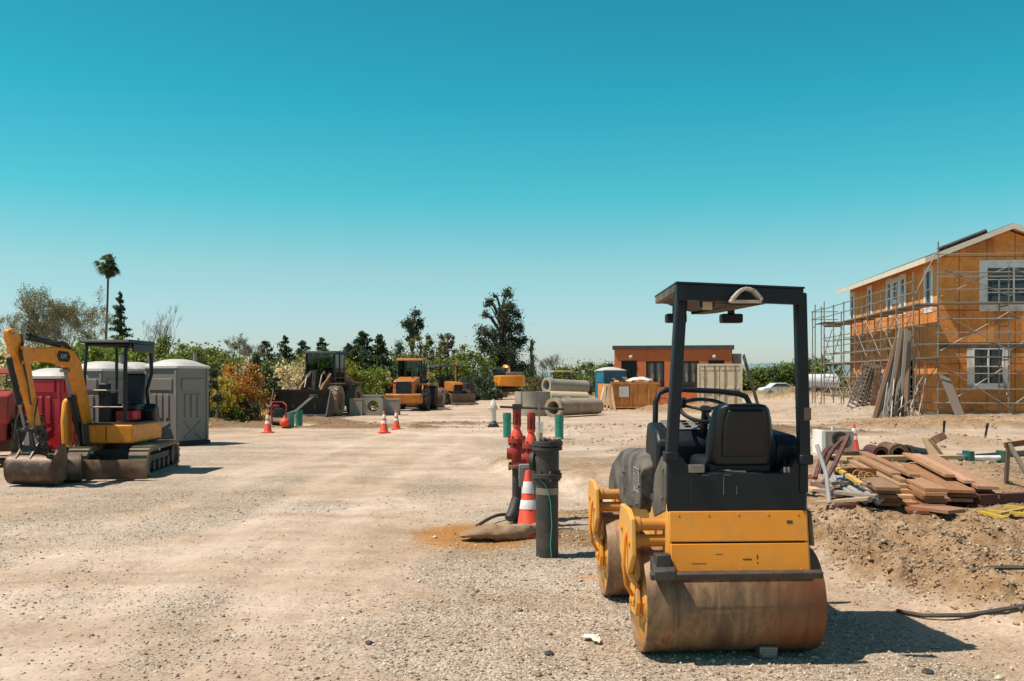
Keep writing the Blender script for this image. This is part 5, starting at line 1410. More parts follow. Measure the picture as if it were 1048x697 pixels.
def red_machine():
    """partly outside the frame on the left"""
    t = thing('telehandler', 'red machine cut off by the left edge of the picture', 'red machine', AT(-12, 21.5), math.radians(20))
    for x in (-.8, .8):
        for y in (-1.0, 1.1): wheel(t, (x, y, .5), .5, .36, 16, 'red', 'rubber')
    mb = MB(); mb.box((0, 0, .75), (1.1, 3.0, .4)); mb.prism([(-1.6, .9), (-1.5, 1.5), (-.5, 1.6), (-.5, .9)], 1.2); obj('body', mb, M['red'], t, .04)
    for x in (-.6, .6):
        for y in (-.45, .75): mb = MB(); mb.beam((x, y, .9), (x, y, 1.95), .08, .08, (0, 1, 0)); obj('canopy_post', mb, M['red'], t)
    mb = MB(); mb.box((0, .15, 2.0), (1.5, 1.6, .12), taper=.9); obj('canopy_roof', mb, M['red'], t, .03)
    mb = MB(); mb.box((0, .0, 1.2), (.5, .5, .3)); mb.box((0, -.25, 1.55), (.5, .12, .5)); obj('seat', mb, M['seat'], t, .03)
    for s in (-1, 1): mb = MB(); mb.beam((s*.5, .8, 1.0), (s*.5, 1.9, .4), .12, .18); obj('lift_arm', mb, M['red'], t)
    mb = MB(); mb.prism([(1.85, .1), (1.8, .75), (1.95, .75), (1.95, .2), (2.3, .1)], 1.5); obj('bucket', mb, M['bucket'], t)
red_machine()

# ------------------------------------------------------------------ small excavator
def mini_excavator():
    O = Vector((-7.6, 19.3, Hz(-7.6, 19.3))); t = thing('mini_excavator', 'orange small excavator with black canopy and its bucket resting on the ground', 'excavator', O)
    # local axes = world axes; machine faces -y
    for s in (-1, 1):
        tr = MB(); c = s*.54; R_ = .27
        prof = []
        for a in np.linspace(-math.pi/2, math.pi/2, 9): prof.append((1.02 + R_*math.cos(a), R_ + R_*math.sin(a)))
        for a in np.linspace(math.pi/2, 3*math.pi/2, 9): prof.append((-1.02 + R_*math.cos(a), R_ + R_*math.sin(a)))
        inn = [(y*.93, R_ + (z - R_)*.78) for y, z in prof]; n = len(prof); vs = []
        for x in (c - .17, c + .17): vs += [(x, y, z) for y, z in prof] + [(x, y, z) for y, z in inn]
        fs = []
        for k in range(n):
            j = (k+1) % n
            fs += [(k, n+k, n+j, j), (2*n+k, 2*n+j, 3*n+j, 3*n+k), (k, j, 2*n+j, 2*n+k), (n+k, 3*n+k, 3*n+j, n+j)]
        tr.add(vs, fs)
        per = 0; pts = [Vector((0, y, z)) for y, z in prof]
        m = 46; seg = [(pts[k], pts[(k+1) % n]) for k in range(n)]; tot = sum((b-a).length for a, b in seg)
        for q in range(m):
            dd = tot*q/m
            for a, b in seg:
                l = (b-a).length
                if dd <= l: break
                dd -= l
            p = a + (b-a)*(dd/l); di = (b-a).normalized(); nrm = Vector((0, di.z, -di.y))
            tr.beam((c - .175, p.y + nrm.y*.012, p.z + nrm.z*.012), (c + .175, p.y + nrm.y*.012, p.z + nrm.z*.012), .05, .045, tuple(nrm))
        to = obj('track', tr, M['rubber_dust'], t); to.rotation_euler.z = math.radians(6)
        wl = MB()
        for y in (-1.0, 1.0): wl.tube((c - .12, y, R_), (c + .12, y, R_), .2, n=16)
        for y in (-.55, -.18, .18, .55): wl.tube((c - .12, y, .17), (c + .12, y, .17), .1, n=12)
        wl.box((c, 0, .3), (.16, 1.7, .16)); obj('roller', wl, M['dark'], to)
    mb = MB(); mb.box((0, 0, .38), (.95, .9, .22)); mb.tube((0, 0, .45), (0, 0, .62), .38, n=20); obj('undercarriage', mb, M['dark'], t)
    # dozer blade
    mb = MB(); mb.prism([(-1.72, .03), (-1.78, .2), (-1.72, .38), (-1.66, .38), (-1.70, .2), (-1.65, .03)], 1.62); bl = obj('blade', mb, M['rust'], t); bl.rotation_euler.z = math.radians(6)
    mb = MB()
    for s in (-1, 1): mb.beam((s*.38, -1.66, .2), (s*.38, -.5, .34), .09, .12)
    obj('blade_arm', mb, M['dark'], bl)
    # upper structure
    up = thing_part = bpy.data.objects.new('upper_body', None)
    bpy.data.objects.remove(up)
    mb = MB(); mb.prism([(-.78, .62), (-.78, .97), (.55, .97), (.72, .93), (.78, .8), (.76, .62)], .94, c=-.06); bd = obj('body', mb, M['exc_orange'], t, .03)
    mb = MB(); mb.add(*_boxvf(-.52, -.74, .975, .4, .5, 1.0)); mb.add(*_boxvf(-.1, -.79, .66, -.085, -.775, .95)); obj('floor_plate', mb, M['dark'], bd)
    mb = MB(); mb.prism([(.4, .97), (.38, 1.25), (.5, 1.35), (.7, 1.28), (.77, .93)], .9, c=-.06); obj('engine_cover', mb, M['black'], t, .05)
    for k, (x, y) in enumerate(((-.02, -.18), (.42, -.2))):
        pass
    # seat
    mb = MB(); mb.box((-.02, .12, 1.28), (.5, .48, .14)); st = obj('seat', mb, M['seat'], t, .04)
    mb = MB(); mb.box((-.0, .36, 1.62), (.44, .13, .66), (math.radians(-8), 0, 0)); obj('backrest', mb, M['seat'], st, .05)
    mb = MB(); mb.box((.02, -.0, 1.12), (.36, .42, .2)); obj('seat_base', mb, M['redplastic'], st, .02)
    # canopy
    mb = MB(); P = .032
    fl = (-.62, -.55); fr = (.18, -.66); rl = (-.46, .62); rr = (.22, .6)
    posts = ([(fl[0], fl[1], .98), (fl[0] + .02, fl[1], 1.9), (fl[0] + .05, fl[1] + .03, 2.5)],
             [(fr[0], fr[1] + .1, .98), (fr[0], fr[1] + .1, 1.9), (fr[0] + .01, fr[1] + .11, 2.4), (fr[0] + .08, fr[1] + .15, 2.52)],
             [(rl[0], rl[1], 1.3), (rl[0], rl[1], 2.5)],
             [(rr[0] - .02, rr[1], 1.25), (rr[0] - .06, rr[1], 1.6), (rr[0] + .04, rr[1], 1.95), (rr[0] + .02, rr[1], 2.5)])
    for q, pp in enumerate(posts): m2 = MB(); m2.path(pp, P*(1.25 if q in (1, 3) else 1), 7); obj('canopy_post', m2, M['black'], t)
    for a, b in ((fl, fr), (fr, rr), (rr, rl), (rl, fl)): mb.tube((a[0] + .03, a[1] + .04, 2.5), (b[0] + .03, b[1] + .04, 2.5), P, n=7)
    cf = obj('canopy_frame', mb, M['black'], t)
    mb = MB(); mb.box((-.17, .02, 2.56), (.98, 1.4, .07), taper=.95); mb.add(*_boxvf(fr[0] + .1, -.5, 2.36, fr[0] + .14, .6, 2.525)); obj('canopy_roof', mb, M['black'], cf, .02)
    mb = MB(); mb.tube((-.6, -.53, 1.62), (.18, -.55, 1.62), .018, n=6); mb.tube((-.6, -.53, 1.3), (.18, -.55, 1.3), .016, n=6); obj('guard_bar', mb, M['galv'], cf)
    mb = MB()
    for x in (-.38, -.22, .1, -.3):
        mb = MB(); mb.tube((x, -.3, .99), (x*1.05, -.36, 1.55), .014, n=6); mb.box((x*1.05, -.36, 1.58), (.045, .045, .09)); obj('control_lever', mb, M['black'], t, .006)
    mb = MB(); mb.box((-.3, -.22, 1.28), (.24, .3, .58)); mb.box((-.36, -.2, 1.66), (.2, .14, .18)); obj('control_console', mb, M['black'], t, .02)
    # boom: plane through foot, heading nearly to the camera
    F = Vector((-.53, -.55, 0)); dirh = Vector((-.12, -1, 0)).normalized(); sidev = Vector((1, -.12, 0)).normalized()
    def P2(s, z): return F + dirh*s + Vector((0, 0, z))
    MP = Matrix((sidev, dirh, Vector((0, 0, 1)))).transposed().to_4x4(); MP.translation = F
    mb = MB(); mb.tube((F.x, F.y + .15, .5), (F.x, F.y + .15, 1.0), .13, n=14); mb.box(tuple(F + Vector((.1, .15, .72))), (.34, .34, .2)); obj('swing_bracket', mb, M['exc_orange'], t, .02)
    bp = [(-.1, .58), (.1, .5), (.26, .9), (.62, 1.92), (.78, 2.05), (1.05, 2.12), (1.98, 2.18), (2.05, 2.3), (1.95, 2.38), (1.1, 2.42), (.6, 2.38), (.35, 2.15), (.02, 1.2)]
    mb = MB(); mb.prism(bp, .14, MP); bm_ = obj('boom', mb, M['exc_orange'], t, .02)
    # maker's lettering on the boom side
    mb = MB(); mb.prism([(.78, 2.15), (.72, 2.25), (.8, 2.34), (1.1, 2.35), (1.16, 2.26), (1.08, 2.16)], .004, MP, c=.0745); dp = obj('badge', mb, M['black'], bm_)
    fc = bpy.data.curves.new('lettering', 'FONT'); fc.body = "CAT"; fc.size = .145; fc.extrude = .0015; fc.align_x = 'CENTER'; fc.align_y = 'CENTER'; fc.materials.append(M['white'])
    fc.size = .1; ft = bpy.data.objects.new('lettering_curve', fc); COL.objects.link(ft); bpy.context.view_layer.update(); fme = bpy.data.meshes.new_from_object(ft.evaluated_get(bpy.context.evaluated_depsgraph_get())); bpy.data.objects.remove(ft)
    fme.materials.clear(); fme.materials.append(M['white']); fo = bpy.data.objects.new('lettering', fme); COL.objects.link(fo); fo.parent = bm_
    X = -dirh if False else dirh*-1; Z = sidev; Y = Vector((0, 0, 1))
    MM = Matrix((X, Y, X.cross(Y))).transposed().to_4x4(); MM.translation = P2(.94, 2.25) + X.cross(Y)*.0775
    fo.matrix_local = MM
    def ram(name, a, b, r, parent, f=.55):
        a = Vector(a); b = Vector(b); mb = MB(); c = a + (b-a)*f; mb.tube(a, c, r, n=10); mb.tube(a + (b-a)*(f-.04), c + (b-a)*.02, r*1.15, n=10)
        o = obj(name, mb, M['black'], parent); mb = MB(); mb.tube(c, b, r*.5, n=8); mb.tube(b - sidev*.09, b + sidev*.09, r*.5, n=8); obj('piston_rod', mb, M['steel'], o)
    ram('boom_ram', P2(.24, .55) + sidev*.04, P2(.78, 2.0) + sidev*.0, .07, t, .66)
    mb = MB(); mb.prism([(.36, .55), (.56, .6), (.6, 1.05), (.55, 1.4), (.47, 1.5), (.38, 1.25), (.34, .8)], .13, MP, c=-.16); obj('ram_guard', mb, M['yellow'], t, .05)
    ram('stick_ram', P2(.95, 2.47), P2(2.42, 2.62), .055, t, .62)
    sp = [(2.36, 2.7), (2.5, 2.66), (2.5, 2.52), (2.2, 2.05), (1.7, .84), (1.58, .82), (1.56, .95), (1.9, 2.12), (2.2, 2.6)]
    mb = MB(); mb.prism(sp, .11, MP); sk = obj('stick', mb, M['exc_orange'], t, .02)
    mb = MB()
    for s in (-1, 1): mb.prism([(1.9, 2.12), (2.0, 2.4), (2.25, 2.4), (2.2, 2.1)], .03, MP, c=s*.105)
    obj('knuckle', mb, M['exc_orange'], sk, .005)
    ram('bucket_ram', P2(2.42, 2.2), P2(1.98, .98), .05, t, .62)
    mb = MB()
    for s in (-1, 1):
        mb.beam(P2(1.68, 1.0) + sidev*.1*s, P2(2.0, .95) + sidev*.1*s, .03, .07); mb.beam(P2(2.0, .97) + sidev*.12*s, P2(1.86, .55) + sidev*.12*s, .03, .07)
    for q in ((1.98, .97), (1.86, .58), (1.64, .86)): mb.tube(P2(*q) - sidev*.16, P2(*q) + sidev*.16, .035, n=8)
    mb.prism([(1.5, .5), (1.55, .95), (1.72, .95), (1.9, .62), (1.8, .45)], .26, MP); obj('bucket_linkage', mb, M['dark'], t, .01)
    # hoses
    for q in range(4):
        mb = MB(); o_ = sidev*(-.05 + .035*q)
        mb.path([P2(.15, 1.0) + o_ + Vector((0, 0, .05)), P2(.45, 2.3) + o_, P2(.9, 2.52) + o_, P2(1.6, 2.5) + o_, P2(2.0, 2.62 + .05*q) + o_, P2(2.25, 2.3) + sidev*(.1) + o_*.3, P2(2.05, 1.75) + sidev*.1, P2(1.95, 1.4) + sidev*.09], .014, 5); obj('hydraulic_hose', mb, M['hose'], t)
    # wide ditching bucket, curled
    bw = .82; prof = []
    for a in np.linspace(math.radians(-125), math.radians(100), 14): prof.append((1.86 + .26*math.cos(a), .29 + .275*math.sin(a)))
    inn = [(1.86 + (y-1.86)*.9, .29 + (z-.29)*.9) for y, z in prof]
    mb = MB(); mb.prism(prof + inn[::-1], bw, MP, c=.12)
    for s in (-1, 1): mb.prism(prof, .03, MP, c=.12 + s*bw/2)
    bk = obj('bucket', mb, M['bucketrust'], t)
    mb = MB(); mb.prism([(1.62, .1), (1.6, .5), (1.66, .72), (1.78, .7), (2.02, .5), (2.1, .3), (1.95, .05)], .035, MP, c=.12 + bw/2 + .005); obj('side_plate', mb, M['rust'], bk, .006); mb = MB(); mb.prism([(1.62, .1), (1.6, .42), (1.75, .56), (1.98, .5), (2.1, .3), (1.95, .05)], .035, MP, c=.12 - bw/2 - .005); obj('side_plate', mb, M['rust'], bk, .006)
    mb = MB()
    for s in (-1, 1): mb.prism([(1.6, .5), (1.62, .76), (1.78, .78), (2.05, .5), (1.9, .46)], .03, MP, c=s*.13)
    obj('bucket_ear', mb, M['bucket'], bk)
    for q in range(5):
        mb = MB(); c_ = P2(1.70, .045) + sidev*(.12 - bw/2 + .08 + q*(bw - .16)/4); mb.box(c_, (.07, .14, .045), taper=.7); obj('tooth', mb, M['steel'], bk, .004)
    mb = MB()
    for q in ((1.6, .62), (1.82, .6)): mb.tube(P2(*q) - sidev*.17, P2(*q) + sidev*.17, .045, n=10)
    mb.prism([(1.5, .52), (1.5, .7), (1.9, .7), (1.98, .56), (1.9, .5)], .2, MP); mb.tube(P2(1.75, .66) - sidev*.24, P2(1.75, .66) + sidev*.24, .06, n=12); obj('quick_coupler', mb, M['dark'], t, .01)
    mb = MB(); mb.path([P2(1.75, 1.5) + sidev*.09, P2(1.95, 1.1) + sidev*.14, P2(1.98, .85) + sidev*.2, P2(1.8, .68) + sidev*.2], .016, 6); mb.path([P2(1.8, 1.55) - sidev*.09, P2(2.02, 1.15) - sidev*.13, P2(2.0, .85) - sidev*.18, P2(1.8, .68) - sidev*.2], .016, 6); obj('hydraulic_hose', mb, M['hose'], t)
    mb = MB(); mb.prism([(.3, .6), (.5, .62), (.56, 1.0), (.36, 1.0)], .03, MP, c=.2); obj('cover_plate', mb, M['dark'], t, .01)
    return O, P2
EXO, EXP = mini_excavator()
def spare_bucket():
    a = AT(72, 17.35); t = thing('digging_bucket', 'narrow rusty spare bucket with teeth lying in front of the excavator blade', 'digging bucket', a, .3)
    mb = MB(); prof = [(.0 + .25*math.cos(x), .27 + .26*math.sin(x)) for x in np.linspace(math.radians(100), math.radians(330), 10)]; inn = [(y*.88, .27 + (z-.27)*.88) for y, z in prof]
    mb.prism(prof + inn[::-1], .36)
    for s in (-1, 1): mb.prism(prof + [(.18, .42)], .025, c=s*.18)
    obj('shell', mb, M['bucket'], t)
    for k in range(3): mb = MB(); mb.box((-.12 + .12*k, .25, .13), (.06, .16, .05), taper=.6); obj('tooth', mb, M['steel'], t)
spare_bucket()
# ------------------------------------------------------------------ cones, hydrant, pipe stubs
def cone(label, loc, h=.72, rz=0, tilt=0):
    t = thing('traffic_cone', label, 'traffic cone', loc, rz, 'orange traffic cones', rx=tilt)
    k = h/.72
    mb = MB(); mb.box((0, 0, .018*k), (.36*k, .36*k, .036*k)); obj('base', mb, M['redorange'], t, .008)
    def r(z): return (.135 - .107*(z - .036)/(.684))*k
    def ring(z0, z1, m, name, grow_=0.0):
        mb = MB(); mb.lathe([(r(z0) + grow_, z0*k), (r(z1) + grow_, z1*k)] if grow_ else [(r(z0), z0*k), (r(z1), z1*k)], 20)
        return obj(name, mb, M[m], t)
    mb = MB(); mb.lathe([(.15*k, .036*k), (r(.06), .06*k), (r(.70), .70*k), (r(.72)*.8, .72*k), (.012*k, .722*k)], 22); obj('cone_body', mb, M['redorange'], t)
    mb = MB(); mb.lathe([(r(.30) + .001, .30*k), (r(.30) + .004, .303*k), (r(.40) + .004, .397*k), (r(.40) + .001, .40*k)], 22); obj('reflective_band', mb, M['white'], t)
    mb = MB(); mb.lathe([(r(.47) + .001, .47*k), (r(.47) + .004, .473*k), (r(.60) + .004, .597*k), (r(.60) + .001, .60*k)], 22); obj('reflective_band', mb, M['white'], t)
cone('large orange cone with white bands leaning between the black riser pipes', GP(541, 549), .78, .3, math.radians(-2))
cone('orange cone with two white bands beside the red ball at far left', GP(274, 443), .72)
cone('nearer orange cone of the pair left of the dark earth strip', GP(393, 443), .74, .4)
cone('farther, slightly tilted orange cone of the pair on the road', GP(405.5, 439), .7, .2, math.radians(3))
cone('small orange cone behind the black pipes by the concrete culvert box', GP(874, 462), .7)

def hydrant():
    t = thing('fire_hydrant', 'fire hydrant wrapped in white plastic standing on a dark base', 'fire hydrant', GP(505, 437))
    mb = MB(); mb.lathe([(.18, 0), (.17, .12), (.12, .16), (.1, .22)], 16); mb.box((0, 0, .03), (.42, .4, .06)); obj('base', mb, M['dark'], t)
    mb = MB(); mb.lathe([(.1, .2), (.105, .3), (.1, .62), (.13, .66), (.125, .74), (.11, .84), (.07, .95), (.035, 1.0), (.03, 1.04)], 14)
    mb.v = [(x + random.uniform(-.012, .012), y + random.uniform(-.012, .012), z) for x, y, z in mb.v]
    obj('barrel', mb, M['paper'], t)
    mb = MB()
    for d in ((-1, 0), (1, 0), (0, -1)): mb.tube((d[0]*.08, d[1]*.08, .7), (d[0]*.18, d[1]*.18, .69), .055, .06, 12)
    obj('outlet', mb, M['paper'], t)
    mb = MB(); mb.lathe([(.09, .86), (.12, .8), (.125, .68), (.1, .56)], 9); mb.v = [(x*random.uniform(.8, 1.25), y*random.uniform(.8, 1.25), z + random.uniform(-.05, .05)) for x, y, z in mb.v]; obj('plastic_wrap', mb, M['paper'], t)
hydrant()
g = 'green pipe stubs standing out of the ground'
for px, py, h, r, lab in ((519, 447.5, .76, .125, 'green pipe stub just left of the red valves'), (572.3, 449.5, .74, .13, 'green pipe stub right of the red valves, in front of the tan concrete pipe'), (297.5, 437, .5, .13, 'shorter green pipe stub of the pair, next to the red ball'), (306, 436, .6, .135, 'taller green pipe stub of the pair in front of the loader bucket')):
    mb = MB(); mb.tube((0, 0, -.1), (0, 0, h), r, n=20, hollow=.92); mb.tube((0, 0, h - .22), (0, 0, h - .0), r*1.06, n=20, hollow=.93)
    o = obj('pipe_stub', mb, M['green']); o.location = GP(px, py); tag(o, lab, 'pipe', g)

# red ball and hand-guided machine near the left cone
def red_ball():
    mb = MB(); mb.lathe([(.0, 0)] + [(.185*math.sin(a), .185 - .185*math.cos(a)) for a in np.linspace(.15, 3.0, 12)] + [(.0, .37)], 22); o = obj('marker_ball', mb, M['redorange']); o.location = GP(291.5, 438); tag(o, 'bright red ball resting on the ground beside the green stubs', 'ball')
red_ball()
def tamper():
    t = thing('plate_compactor', 'red hand-guided compactor with curved handle in front of the loader bucket', 'plate compactor', GP(284, 434), .4)
    mb = MB(); mb.prism([(-.35, .06), (-.28, .0), (.28, .0), (.38, .08), (.3, .1), (-.3, .1)], .5); obj('base_plate', mb, M['dark'], t)
    mb = MB(); mb.box((0, 0, .42), (.36, .42, .34)); mb.tube((-.25, 0, .42), (.25, 0, .42), .12, n=12); obj('engine', mb, M['dark'], t, .02)
    mb = MB(); mb.path([(-.25, -.3, .1), (-.28, -.32, .7), (-.2, 0, .82), (.2, 0, .82), (.28, -.3, .7), (.25, -.32, .1)], .03, 7); obj('guard_frame', mb, M['red'], t)
    mb = MB(); mb.box((-.1, 0, .66), (.3, .3, .12)); obj('fuel_tank', mb, M['red'], t, .03)
    mb = MB()
    for s in (-1, 1): mb.path([(.1, s*.16, .3), (.7, s*.16, .5), (1.3, s*.16, 1.02)], .022, 6)
    mb.tube((1.3, -.2, 1.02), (1.3, .2, 1.02), .022, n=6); obj('handle', mb, M['galv'], t)
    mb = MB(); mb.box((1.36, 0, 1.03), (.28, .34, .12)); obj('handle_pad', mb, M['dark'], t, .03)
tamper()

# ------------------------------------------------------------------ riser pipes with valves
def risers():
    p = GP(560, 569.5)
    t = thing('riser_pipe', 'thick black riser pipe with bolted flanges and a green wire, nearest the camera', 'riser pipe', p)
    mb = MB(); mb.tube((0, 0, -.2), (0, 0, .86), .118, n=28); mb.tube((0, 0, .86), (0, 0, 1.16), .125, n=28); obj('pipe', mb, M['dark'], t)
    def flange(z, r, th, name='flange', bolts=8, par=t, c=(0, 0), m='dark'):
        mb = MB(); mb.lathe([(r*.3, z), (r, z), (r, z + th), (r*.3, z + th)], 28, Matrix.Translation((c[0], c[1], 0)), closed=True); f = obj(name, mb, M[m], par, .004)
        for k in range(bolts):
            a = 2*math.pi*k/bolts + .2; mb = MB(); mb.tube((c[0] + r*.86*math.cos(a), c[1] + r*.86*math.sin(a), z - .03), (c[0] + r*.86*math.cos(a), c[1] + r*.86*math.sin(a), z + th + .03), .012, n=6); obj('bolt', mb, M['rust'], f)
    flange(.83, .155, .05); flange(1.17, .165, .05); flange(1.125, .16, .035, bolts=0)
    mb = MB(); mb.lathe([(.0, 1.222), (.14, 1.223), (.14, 1.226), (.0, 1.227)], 24); obj('cover_plate', mb, M['dark'], t)
    mb = MB(); mb.lathe([(.1185, .66), (.121, .66), (.121, .73), (.1185, .73)], 24, closed=True); obj('tape_band', mb, M['galv'], t)
    # bulged elbow on its right, a socket clamp on its left
    mb = MB(); mb.tube((.0, .02, 1.0), (-.15, .05, 1.0), .07, n=14); mb.tube((-.13, .045, 1.0), (-.17, .055, 1.0), .1, n=16); obj('side_branch', mb, M['dark'], t)
    mb = MB(); mb.path([(-.1, -.1, .86), (-.02, -.125, .76), (.03, -.122, .6), (.045, -.12, .35), (.03, -.122, .15), (.04, -.13, .02)], .0045, 5); obj('green_wire', mb, M['wiregreen'], t)
    # stones and a cup left on the cover plate
    gg = 'pebbles lying on the riser pipe cover'
    for k in range(9):
        mb = MB(); s = random.uniform(.014, .028); mb.lathe([(0, -s*.6), (s*.8, -s*.3), (s, .1*s), (s*.6, s*.6), (0, s*.75)], 7); mb.v = [(x*random.uniform(.75, 1.2), y*random.uniform(.75, 1.2), z) for x, y, z in mb.v]
        o = obj('pebble', mb, M['rubble'], smooth=False); o.location = p + Vector((random.uniform(-.02, .13), random.uniform(-.1, .1), 1.224 + s*.6)); tag(o, 'small pebble lying on top of the black riser pipe cover', 'pebble', gg)
    c = thing('drink_cup', 'clear plastic cup with yellow drink standing on the black riser pipe', 'cup', p + Vector((-.085, -.09, 1.224)))
    mb = MB(); mb.lathe([(.033, 0), (.045, .2), (.043, .2), (.031, .005)], 18); obj('cup_wall', mb, M['clear'], c)
    mb = MB(); mb.lathe([(.0, .006), (.031, .006), (.0355, .09), (.0, .09)], 18); obj('drink', mb, M['juice'], c)
    # rear risers with red gate valves
    q = GP(529, 534); q2 = AT(539, q.y + .15)
    t2 = thing('gate_valve_riser', 'black riser pipe carrying a red gate valve with a long cross bar on top', 'valve riser', q)
    def valve(t, hz, k=1.0, bar=False):
        mb = MB(); mb.tube((0, 0, -.2), (0, 0, hz), .075*k, n=20); obj('pipe', mb, M['dark'], t)
        flange(hz, .14*k, .04, par=t, m='rust'); 
        mb = MB(); mb.lathe([(.09*k, hz + .04), (.085*k, hz + 0.098), (.12*k, hz + 0.154), (.13*k, hz + 0.238), (.1*k, hz + 0.294), (.085*k, hz + 0.322)], 20); mb.tube((-.16*k, 0, hz + 0.182), (.16*k, 0, hz + 0.182), .09*k, n=16); obj('valve_body', mb, M['red'], t)
        flange(hz + 0.322, .145*k, .035, par=t, m='red'); flange(hz + 0.350, .145*k, .035, par=t, m='red')
        mb = MB(); mb.lathe([(.11*k, hz + 0.374), (.095*k, hz + 0.434), (.06*k, hz + 0.490), (.05*k, hz + 0.518), (.065*k, hz + 0.532), (.065*k, hz + 0.560)], 18); obj('bonnet', mb, M['redorange'], t)
        mb = MB(); mb.lathe([(.045*k, hz + 0.560), (.045*k, hz + 0.700), (.06*k, hz + 0.700), (.06*k, hz + 0.770), (.02, hz + 0.784)], 14)
        for a in range(6): mb.box((.055*k*math.cos(a*1.047), .055*k*math.sin(a*1.047), hz + 0.651), (.018, .018, .2), (0, 0, a*1.047))
        obj('stem_housing', mb, M['red'], t)
        if bar:
            mb = MB(); mb.tube((-.22, 0, hz + 0.791), (.62, .1, hz + 0.756), .016, n=8); mb.box((0, 0, hz + 0.791), (.12, .1, .07)); obj('cross_bar', mb, M['dark'], t)
            mb = MB(); mb.tube((.06, 0, hz + 0.770), (.06, 0, hz + 0.994), .012, n=8); obj('handle_rod', mb, M['galv'], t)
    valve(t2, .70, .82, True)
    t3 = thing('gate_valve_riser', 'slightly lower red gate valve right of the one with the cross bar', 'valve riser', q2 + Vector((.05, -.55, 0)))
    valve(t3, .66, .78)
    mb = MB(); mb.tube((.1, -.02, 1.2), (.1, -.02, 1.55), .01, n=8); obj('handle_rod', mb, M['galv'], t3)
    mb = MB(); mb.path([(-.02, .25, .62), (-.1, .1, .68), (-.12, -.05, .6)], .05, 10); obj('side_branch', mb, M['green'], t3)
    b = q2 + Vector((.02, -.83, .56)); 
    mb = MB(); mb.box((0, 0, .09), (.26, .1, .28)); o = obj('junction_box', mb, M['greyplastic'], t3, .012); o.location = (-.03, -.28, .58)
    mb = MB(); mb.box((-.03, -.335, .67), (.2, .012, .22)); obj('junction_cover', mb, M['steel'], t3, .004)
    # boot-like bend at the foot of the rear riser
    mb = MB(); mb.path([(.0, 0, .3), (-.04, -.06, .16), (-.1, -.16, .06)], [.07, .075, .06], 10); obj('pipe_bend', mb, M['dark'], t2)
M['wiregreen'] = pm('green_wire', (.03, .5, .33), (.03, .42, .28), 3, .4)
M['juice'] = pm('yellow_drink', (.7, .52, .1), (.65, .46, .08), 3, .2)
def clear_mat():
    m, t, b, new, link = nodes_of('clear_plastic')
    gl = new("ShaderNodeBsdfGlossy"); gl.inputs["Roughness"].default_value = .1
    tr = new("ShaderNodeBsdfTransparent"); tr.inputs[0].default_value = (.93, .93, .91, 1)
    df = new("ShaderNodeBsdfDiffuse"); df.inputs[0].default_value = (.8, .8, .78, 1)
    m1 = new("ShaderNodeMixShader"); m1.inputs[0].default_value = .12; m2 = new("ShaderNodeMixShader"); m2.inputs[0].default_value = .22
    link(tr.outputs[0], m1.inputs[1]); link(gl.outputs[0], m1.inputs[2]); link(m1.outputs[0], m2.inputs[1]); link(df.outputs[0], m2.inputs[2]); link(m2.outputs[0], t.nodes["Material Output"].inputs[0])
    return m
M['clear'] = clear_mat()
risers()
def sack():
    c = GP(515, 551); n, m = 70, 24; mb = MB()
    for i in range(n):
        u = i/(n-1); 
        for j in range(m):
            a = 2*math.pi*j/m
            env = (math.sin(math.pi*min(1, u*1.02 + .03))**.5)
            w_ = (.13 + .07*math.sin(3*u + 1))*env; hh = (.05 + .075*u)*env
            fo = .035*float(fbm(np.array([u*7 + .5*math.sin(a)]), np.array([2.2*math.cos(a) + 5]), 4, 3)[0]) + .012*math.sin(u*38 + 3*math.cos(a))*math.sin(a)**2*(.4 + u)
            mb.v.append((-.5 + 1.02*u, -.14 + .22*u*u + (w_ + fo)*math.cos(a), (.06 + .05*u) + (1.1*hh + fo)*math.sin(a) + .02*math.sin(7*u)))
    for i in range(n-1):
        for j in range(m): mb.f.append((i*m + j, i*m + (j+1) % m, (i+1)*m + (j+1) % m, (i+1)*m + j))
    mb.f.append(tuple(range(m-1, -1, -1))); mb.f.append(tuple((n-1)*m + j for j in range(m)))
    o = obj('sand_sack', mb, M['canvas']); o.location = c; tag(o, 'limp brown burlap sack spilling orange soil beside the tall cone', 'sack')
    mb = MB(); mb.path([(.28, .12, .09), (.38, .05, .1), (.46, .07, .07), (.55, .02, .03), (.62, -.06, .05), (.66, 0, .02)], [.05, .035, .03, .03, .02, .015], 8); o = obj('cloth_scrap', mb, M['paper']); o.location = c + Vector((.02, -.02, 0)); tag(o, 'pale twisted cloth scrap at the neck of the burlap sack', 'cloth')
    a = GP(488, 541); b = GP(527, 530); mb = MB(); pts = [a + (b-a)*u + Vector((0, .12*math.sin(math.pi*u), .03 + .05*math.sin(math.pi*u))) for u in np.linspace(0, 1, 9)]
    mb.path([p - a for p in pts], .022, 8); o = obj('hose', mb, M['hose']); o.location = a; tag(o, 'short black hose curving behind the burlap sack', 'hose')
sack()

